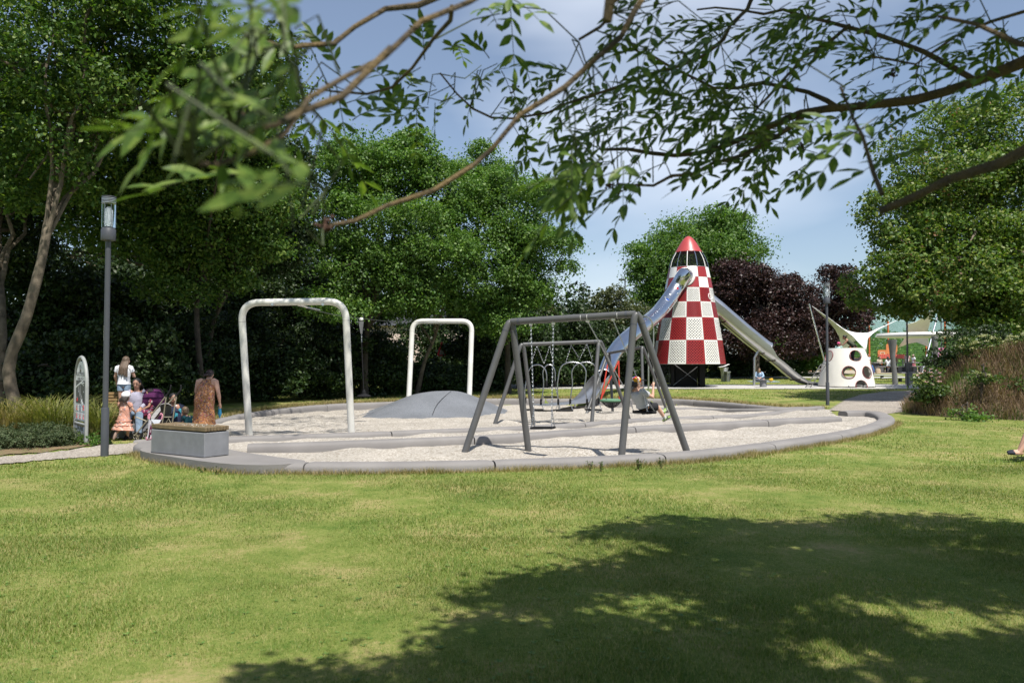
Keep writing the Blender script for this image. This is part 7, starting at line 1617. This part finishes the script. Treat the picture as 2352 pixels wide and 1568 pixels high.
# picnic tables
def picnic(label, x0, x1, y, flip=0):
    a, e = Yt(*c5(x0, 965), y), Yt(*c5(x1, 965), y); w = e.x - a.x; t = thing('picnic_table', label, 'picnic table', (a.x + w / 2, y, T(0, y) + .02)); M_PT = pm('grey table timber', (.22, .215, .21), .7, 0, .12, 5)
    b = MB(); b.box((0, 0, .77), (w, .8, .07), bev=.01); b.build('table_top', M_PT, t, world=False, smooth=False)
    for x in (-w * .36, w * .36): b = MB(); b.box((x, 0, .37), (.35, .55, .73), bev=.01); b.build('pedestal', pm('dark concrete', (.09, .09, .095), .8), t, world=False, smooth=False)
    for sd in (-1, 1):
        b = MB(); b.box((0, sd * .95, .46), (w, .36, .06), bev=.01); b.build('bench_seat', M_PT, t, world=False, smooth=False)
        for x in (-w * .36, w * .36): b = MB(); b.box((x, sd * .95, .21), (.3, .3, .42)); b.build('bench_foot', pm('dark concrete', (.09, .09, .095), .8), t, world=False, smooth=False)
picnic('long grey picnic table with the people sitting at it', 840, 1090, 65.0)
picnic('long grey picnic table right of the far lamp post', 1170, 1420, 65.2)
for (x, y, dep, nm, lab, m, sz) in ((830, 945, 62.9, 'backpack', 'blue backpack on the ground left of the picnic table', pm('bag blue', (.02, .12, .30), .7), (.25, .2, .34)), (900, 945, 63.0, 'paper_bag', 'beige bag standing on the ground by the picnic table', pm('kraft beige', (.42, .32, .22), .8), (.2, .14, .24)), (1078, 880, 65.0, 'paper_bag', 'brown paper bag standing on the picnic table', pm('kraft brown', (.20, .13, .08), .8), (.17, .12, .22))):
    q = Yt(*c5(x, y), dep); q.z = T(0, dep) + (.83 if y < 900 else .02); b = MB(); b.loft([(0, 0, .0), (0, 0, sz[2] * .9), (0, 0, sz[2] * 1.6)], [sz[0], sz[0] * 1.05, sz[0] * .7], [sz[1], sz[1], sz[1] * .6], (1, 0, 0), 16, round_=nm == 'backpack'); t = thing(nm, lab, 'bag', q); b.build('sack', m, t, world=False); b = MB(); b.tube([(-.08, 0, sz[2] * 1.55), (-.05, 0, sz[2] * 1.85), (.05, 0, sz[2] * 1.85), (.08, 0, sz[2] * 1.55)], .012, 6); b.build('handle', m, t, world=False)
# poster
q = P(*c5(1542, 776), 55); po = thing('poster_banner', 'pink and white poster with two generic faces hung beside the ring post', 'poster', (q.x, q.y, T(0, 55))); z = q.z - T(0, 55); wv, hv = 92 / 2.486 * .5742 * 55 / F, 108 / 2.486 * .5742 * 55 / F
b = MB(); b.box((0, 0, z), (wv, .02, hv)); pn = b.build('sheet', fabric('poster pink', [(0, (.55, .28, .50)), (.5, (.62, .18, .40)), (.8, (.70, .55, .68))], 3, .5), po, world=False, smooth=False)
for x, zz, r_ in ((.10 * wv, .12 * hv, .17 * wv), (-.18 * wv, -.10 * hv, .15 * wv)):
    b = MB(); b.sphere((x, -.014, z + zz), (r_ * 1.4, .003, r_ * 1.7), 14); o = b.build('printed_hair', pm('print cream', (.68, .58, .50), .6), pn, world=False); b = MB(); b.sphere((x, -.019, z + zz), (r_, .003, r_ * 1.2), 14); b.build('printed_face', pm('print skin', (.55, .30, .24), .6), o, world=False)
b = MB(); b.sphere((-.22 * wv, -.014, z + .33 * hv), (.26 * wv, .003, .12 * hv), 12); b.build('printed_bubble', pm('print pink', (.62, .06, .25), .6), pn, world=False)
for i in range(12): 
    b = MB(); b.sphere((random.uniform(-.42, .42) * wv, -.014, z - random.uniform(.30, .46) * hv), (.07 * wv, .003, .05 * hv), 8); b.build('printed_patch', pm('print dark', (.06, .04, .08), .6) if i % 2 else M_WPL, pn, world=False)
for x in (-wv / 2, wv / 2): b = MB(); b.tube([(x, .04, -.05), (x, .04, z + hv * .55)], .025, 6); b.build('post', M_LAMP, po, world=False)
# orange tube stand and blue climbing frame at the left end of the fence
q = Yt(*c5(160, 985), 68); ob = thing('tube_stand', 'bent orange tubes standing at the left corner of the sports fence', 'play frame', q)
for k in range(5):
    b = MB(); b.tube(bend([P(*c5(160 + 14 * k, 988), 68), P(*c5(200 + 13 * k, 828 + 9 * k), 68), P(*c5(252, 824 + 9 * k), 68)], .4), .11, 8); b.build('bent_tube', M_ORANGE, ob)
q = Yt(*c5(95, 985), 66); cf = thing('climber', 'blue grey bent tube climbing frame under the purple trees', 'play frame', q); M_BLUEG = pm('blue grey tube', (.20, .26, .32), .4, .3)
for pts in ([(152, 985), (150, 900), (128, 846), (60, 843), (42, 880), (45, 960)], [(130, 950), (128, 880), (70, 850)], [(80, 985), (75, 870)]): b = MB(); b.tube(bend([P(*c5(*p), 66) for p in pts], .3), .05, 8); b.build('bent_tube', M_BLUEG, cf)
for y in (880, 910): b = MB(); b.tube([P(*c5(45, y), 66), P(*c5(150, y), 66)], .035, 6); b.build('rung', M_BLUEG, cf)
q = Yt(*c5(133, 988), 65); nb = thing('notice_board', 'small white notice board on the grass by the orange tubes', 'sign', q); b = MB(); b.box((0, 0, .66), (.62, .04, 1.1), bev=.01); b.build('panel', M_WPL, nb, world=False, smooth=False); b = MB(); b.box((.08, -.03, .42), (.18, .02, .3)); b.box((-.06, -.03, .35), (.14, .02, .16)); b.build('printed_mark', NAVY, nb, world=False, smooth=False)
for x in (-.2, .2): b = MB(); b.box((x, .0, .06), (.05, .05, .16)); b.build('foot', M_LAMP, nb, world=False)
# behind the trees
hs_ = thing('house', 'pinkish house wall glimpsed through the trees behind the far white frame', 'building', (-7.4, 62, .5)); b = MB(); b.box((0, 3, 1.9), (7.5, 6, 3.8)); b.build('wall', pm('pink render', (.62, .50, .44), .8, 0, .06, 1), hs_, world=False, smooth=False)
b = MB(); b.add([(-4, -.3, 3.8), (4, -.3, 3.8), (4, 6.3, 3.8), (-4, 6.3, 3.8), (-4, 3, 5.0), (4, 3, 5.0)], [(0, 1, 5, 4), (2, 3, 4, 5), (0, 4, 3), (1, 2, 5), (3, 2, 1, 0)]); b.build('roof', pm('roof slate', (.035, .037, .042), .8), hs_, world=False, smooth=False)
for x in (-1.8, 1.6): b = MB(); b.box((x, -.02, 1.9), (1.0, .08, 1.2)); b.build('window', pm('window dark', (.05, .06, .07), .1), hs_, world=False, smooth=False)
q = P(1014, 803, 41.5); rsn = thing('road_sign', 'red rimmed triangular road sign half hidden in the dark shrubs', 'sign', (q.x, q.y, T(0, 41.5)), R(62)); z = q.z - T(0, 41.5); b = MB(); tri = [(-.40, -.33), (.40, -.33), (0, .42)]
b.add([(x, -.01, z + k) for x, k in tri] + [(x, .01, z + k) for x, k in tri], [(0, 1, 2), (5, 4, 3), (0, 3, 4, 1), (1, 4, 5, 2), (2, 5, 3, 0)]); pl2 = b.build('plate', M_SIGNW, rsn, world=False, smooth=False)
b = MB()
for i in range(3): a, e = tri[i], tri[(i + 1) % 3]; b.tube([(a[0] * .9, -.014, z + a[1] * .9), (e[0] * .9, -.014, z + e[1] * .9)], .05, 6)
b.build('rim', M_SRED, pl2, world=False); b = MB(); b.tube([(0, .04, -.1), (0, .04, z)], .03, 8); b.build('post', M_STEEL, rsn, world=False)
q = P(1427, 642, 95); fm = thing('floodlight_mast', 'distant floodlight mast left of the rocket against the sky', 'mast', (q.x + .3, q.y, 1)); b = MB(); b.box((-.2, 0, q.z - 1), (.8, .4, .22), bev=.05); b.build('lamp_head', M_LAMP, fm, world=False); b = MB(); b.tube([(.15, 0, 0), (.15, 0, q.z - 1)], .08, 8); b.build('pole', M_LAMP, fm, world=False)

# ------------------------------------------------------------------ bank on the right and low planting
rs = np.random.default_rng(314)
BX, BY, BH = 16.5, 24.3, 2.1
def bankz(x, y):
    u_ = (x - BX) / 4.3; v_ = (y - BY) / 3.2; r2 = u_ * u_ + v_ * v_; return BH * max(0, 1 - r2) ** 1.1 * (1 + .12 * math.sin(x * 2.1) * math.sin(y * 1.7)) + .08 * math.sin(x * 5) * math.sin(y * 4.4) * (r2 < 1)
b = MB(); n = 60; vs = []
for i in range(n + 1):
    for j in range(n + 1): x = BX - 5 + 10 * i / n; y = BY - 4 + 8 * j / n; vs.append((x, y, bankz(x, y) - .03))
m = n + 1; b.add(vs, [(i * m + j, (i + 1) * m + j, (i + 1) * m + j + 1, i * m + j + 1) for i in range(n) for j in range(n)]); tag(b.build('hill', pm('bank soil', (.10, .085, .045), .95, 0, .4, 4, .6, 20, col2=(.16, .11, .07))), 'overgrown earth bank at the right', kind='structure')
def stalks(n, xr, yr, h, w, lean, hm, seed, zf):
    r = np.random.default_rng(seed); x = xr[0] + (xr[1] - xr[0]) * r.random(n); y = yr[0] + (yr[1] - yr[0]) * r.random(n); z = np.array([zf(a, c) for a, c in zip(x, y)]); k = z > -.5
    x, y, z = x[k], y[k], z[k]; n = len(x); hh = h * (.5 + r.random(n)); a = r.random(n) * 2 * np.pi; ld = hh * lean * (.4 + 1.2 * r.random(n)); b_ = r.random(n) * 2 * np.pi
    dx = np.cos(b_) * ld + hm[0] * hh; dy = np.sin(b_) * ld + hm[1] * hh
    p0 = np.stack([x - np.cos(a) * w / 2, y - np.sin(a) * w / 2, z - .02], -1); p1 = np.stack([x + np.cos(a) * w / 2, y + np.sin(a) * w / 2, z - .02], -1)
    m1 = np.stack([x + dx * .35 - np.cos(a) * w * .35, y + dy * .35 - np.sin(a) * w * .35, z + hh * .65], -1); m2 = np.stack([x + dx * .35 + np.cos(a) * w * .35, y + dy * .35 + np.sin(a) * w * .35, z + hh * .65], -1); tp = np.stack([x + dx, y + dy, z + hh * (1 - lean * .4)], -1)
    return np.concatenate([np.stack([p0, p1, m2], 1).reshape(-1, 3), np.stack([p0, m2, m1], 1).reshape(-1, 3), np.stack([m1, m2, tp], 1).reshape(-1, 3)])
M_STRAW = leafmat('dead stalks', (.15, .095, .06), (.28, .19, .125), (.42, .32, .21), .2, .8)
M_WEED = leafmat('bank weeds', (.05, .095, .018), (.09, .145, .028), (.18, .19, .06), .3, .6)
bf = lambda x, y: bankz(x, y) if ((x - BX) / 4.35) ** 2 + ((y - BY) / 3.25) ** 2 < 1 else -9
pat = lambda x, y: math.sin(x * 1.9 + 1) * math.sin(y * 2.3) + .5 * math.sin(x * 4.1)
s_a = stalks(30000, (12, 21), (20.8, 26), .40, .013, .85, (-.1, -.35), 1, lambda x, y: bf(x, y) if pat(x, y) > -.55 else -9)
o = bpy.data.objects.new('dry_stalks', np_mesh('dry_stalks', s_a, 3, M_STRAW)); C.objects.link(o); tag(o, 'dead brown stalks lying over the bank', 'dry grass', kind='stuff')
s_b = stalks(15000, (12, 21), (20.8, 26), .24, .02, .6, (0, -.1), 2, lambda x, y: bf(x, y) if pat(x, y) < .35 or y < 21.8 else -9)
o = bpy.data.objects.new('weeds', np_mesh('weeds', s_b, 3, M_WEED)); C.objects.link(o); tag(o, 'green weeds on the bank', 'weeds', kind='stuff')
def flowering(label, px, py, y, rx, rz, n, m, fl, seed, cat='shrub', nm='elder_shrub', fr=.05, nf=24):
    c = P(px, py, y); base = Vector((c.x, y, max(0, bankz(c.x, y)) if abs(c.x - BX) < 5 else 0)); k = y / F
    t = tree(nm, label, cat, base, [(c.x, c.y, c.z, rx * k, max(.5, rx * k * .8), rz * k), (c.x + .3, c.y + .2, c.z - rz * k * .5, rx * k, .7, rz * k * .7)], n, .085, m, seed, .035, None, M_BARKD, .2, None, .3, minz=base.z)
    if fl:
        r = np.random.default_rng(seed); ps = []
        for _ in range(nf):
            d = r.normal(size=3); d /= np.linalg.norm(d); d[1] = -abs(d[1]); d[2] = abs(d[2]) * .9 + .05; q_ = np.array(c) + d * np.array([rx * k, rx * k * .8, rz * k]) * 1.02; ps.append(q_ + r.normal(0, fr, (30, 3)) * np.array([1, 1, .35]))
        ps = np.concatenate(ps); o = bpy.data.objects.new('blossom', np_mesh('blossom', leaves(ps - np.array(base), np.zeros_like(ps), .035, r, up=1.2), 4, fl)); C.objects.link(o); o.parent = t
    return t
LF_ELD = leafmat('elder leaves', (.030, .06, .012), (.055, .10, .018), (.10, .14, .03), .3)
F_CREAM = leafmat('cream blossom', (.42, .42, .22), (.52, .52, .30), (.62, .60, .42), .2); F_PINK = leafmat('pink rose petals', (.62, .32, .36), (.70, .45, .48), (.75, .60, .60), .2)
flowering('elder bush with flat cream flowers on top of the bank', 2250, 802, 24.8, 55, 34, 3600, LF_ELD, F_CREAM, 201)
flowering('second elder bush with cream flowers at the right end of the bank', 2345, 800, 24.6, 42, 36, 3200, LF_ELD, F_CREAM, 202)
flowering('small elder shoot with cream flowers half way down the bank', 2252, 865, 22.6, 20, 13, 450, LF_ELD, F_CREAM, 203, nf=7)
flowering('wild rose bush with pale pink flowers at the left end of the bank', 2136, 884, 23.6, 34, 38, 2800, LF_ELD, F_PINK, 204, nm='rose_bush', fr=.022, nf=13)
flowering('dark low shrub between the rose bush and the elder', 2165, 826, 25.8, 48, 28, 3200, LF_DARK, None, 205, nm='shrub')
flowering('leafy shrub in shade behind the bank', 2240, 790, 27.0, 110, 40, 5200, LF_DARK, None, 206, nm='shrub')
flowering('leafy bramble on the right face of the bank', 2344, 890, 22.4, 20, 26, 700, LF_ELD, None, 207, nm='bramble')
flowering('patch of bright nettles at the foot of the bank', 2215, 954, 21.5, 22, 14, 800, LF_LIME, None, 208, nm='nettle_patch')
# left bed
gb = lambda x, y: 0.0
def tuft(label, px, py, y, n, h, spread, mat, seed, lean=1.0, w=.013, nm='grass_clump', cat='ornamental grass'):
    c = P(px, py, y); r = np.random.default_rng(seed); k = np.abs(r.normal(0, 1, n)); a = r.random(n) * 2 * np.pi; x = c.x + np.cos(a) * spread * r.random(n); yy = y + np.sin(a) * spread * .6 * r.random(n); hh = h * (.6 + .6 * r.random(n)); out = lean * hh * (.3 + .9 * r.random(n)); b_ = a + r.normal(0, .4, n)
    tri = []; pw_ = w
    def pt(t): return np.stack([x + np.cos(b_) * out * t ** 2, yy + np.sin(b_) * out * t ** 2, hh * (t * 1.45 - .62 * t ** 2.4)], -1)
    sd = np.stack([-np.sin(b_ + .6), np.cos(b_ + .6), np.zeros(n)], -1)
    ts = [0, .35, .65, .85, 1.0]; ws = [1, .9, .7, .4, .0]
    for i in range(4):
        A, B_2 = pt(ts[i]), pt(ts[i + 1]); a0, a1 = A - sd * pw_ * ws[i] / 2, A + sd * pw_ * ws[i] / 2; b0, b1 = B_2 - sd * pw_ * ws[i + 1] / 2, B_2 + sd * pw_ * ws[i + 1] / 2
        tri += [np.stack([a0, a1, b1], 1).reshape(-1, 3), np.stack([a0, b1, b0], 1).reshape(-1, 3)]
    o = bpy.data.objects.new(nm, np_mesh(nm, np.concatenate(tri), 3, mat)); C.objects.link(o); tag(o, label, cat); return o
M_TALL = leafmat('ornamental grass', (.085, .12, .025), (.16, .18, .045), (.30, .28, .11), .35, .55)
tuft('arching pale green ornamental grass left of the sign', 120, 985, 16.9, 620, .95, .7, M_TALL, 1)
tuft('arching pale green ornamental grass between the sign and the lamp', 226, 985, 16.5, 420, .85, .22, M_TALL, 2)
tuft('straw coloured ornamental grass at the far left', 25, 990, 16.8, 620, .85, .7, leafmat('straw grass', (.14, .14, .04), (.26, .22, .09), (.38, .30, .15), .3, .6), 3)
M_LAV = leafmat('lavender leaves', (.045, .075, .030), (.075, .105, .045), (.11, .13, .065), .2, .7)
for px, py, y, r_, lab in ((30, 1030, 14.9, .55, 'low rounded grey green lavender bush at the left edge'), (85, 1024, 15.2, .5, 'low rounded grey green lavender bush in the middle of the bed'), (128, 1020, 15.4, .38, 'low rounded grey green lavender bush nearest the sign'), (-20, 1035, 14.6, .5, 'low rounded lavender bush cut by the left edge')):
    c = P(px, py, y); tree('lavender_bush', lab, 'bush', (c.x, c.y, 0), [(c.x, c.y, .16, r_, r_ * .8, .22)], 5200, .05, M_LAV, int(px) + 300, .02, [Vector((c.x, c.y, -.05)), Vector((c.x, c.y, .08)), Vector((c.x, c.y, .15))], M_BARKD, .09, 'lavender bushes in the left bed', .5, aspect=.3, minz=.0)
for px, py, lab in ((178, 1018, 'bright green ground plant at the foot of the sign'), (222, 1022, 'bright green ground plant between the sign and the lamp')):
    c = G(px, py); tree('ground_plant', lab, 'plant', (c.x, c.y, 0), [(c.x, c.y, .06, .24, .2, .1)], 900, .05, LF_LIME, int(px), .01, [Vector((c.x, c.y, -.02)), Vector((c.x, c.y, .03)), Vector((c.x, c.y, .06))], M_BARKD, .06, None, .3, minz=0)
bedp = [G(*p) for p in [(-160, 1062), (0, 1048), (60, 1043), (150, 1033), (245, 1020), (250, 985), (100, 960), (-160, 970)]]
sheet('planting_bed', [(p.x, p.y) for p in bedp], lambda x, y: T(x, y) + .02, M_DIRT, .2, .01, label='dry soil of the planting bed at the left')
# weeds at the kerb
def weed(label, px, py, h, n, seed):
    c = G(px, py); r = np.random.default_rng(seed); t = thing('weed', label, 'weed', c, 0, 'weeds growing along the front kerb'); b = MB(); ps = []
    for i in range(n):
        h_ = h * .72; e = Vector((r.normal(0, .04), r.normal(0, .03), h_ * (.6 + .5 * r.random()))); m_ = e * .5 + Vector((r.normal(0, .015), 0, .02)); b.tube([(0, 0, 0), m_, e], [.004, .003, .002], 5)
        for k in range(9): ps.append(np.array(Vector((0, 0, 0)).lerp(e, .25 + .75 * r.random())) + r.normal(0, .012, 3))
    b.build('stems', M_TWIG, t, world=False); ps = np.array(ps); o = bpy.data.objects.new('leaves', np_mesh('leaves', leaves(ps, np.zeros_like(ps), .034, r), 4, LF_ELD)); C.objects.link(o); o.parent = t
weed('tallest green weed leaning on the front kerb', 1356, 1081, .30, 3, 1); weed('short green weed just right of the tallest one', 1381, 1083, .20, 3, 2); weed('broad weed before the right legs of the nearest swing frame', 1466, 1079, .24, 5, 3); weed('dry weed on the front kerb right of the swing legs', 1518, 1075, .2, 5, 4); weed('little weed at the kerb corner under the front bench', 463, 1086, .16, 3, 5); weed('little weed at the kerb below the bench front', 498, 1090, .14, 3, 6)
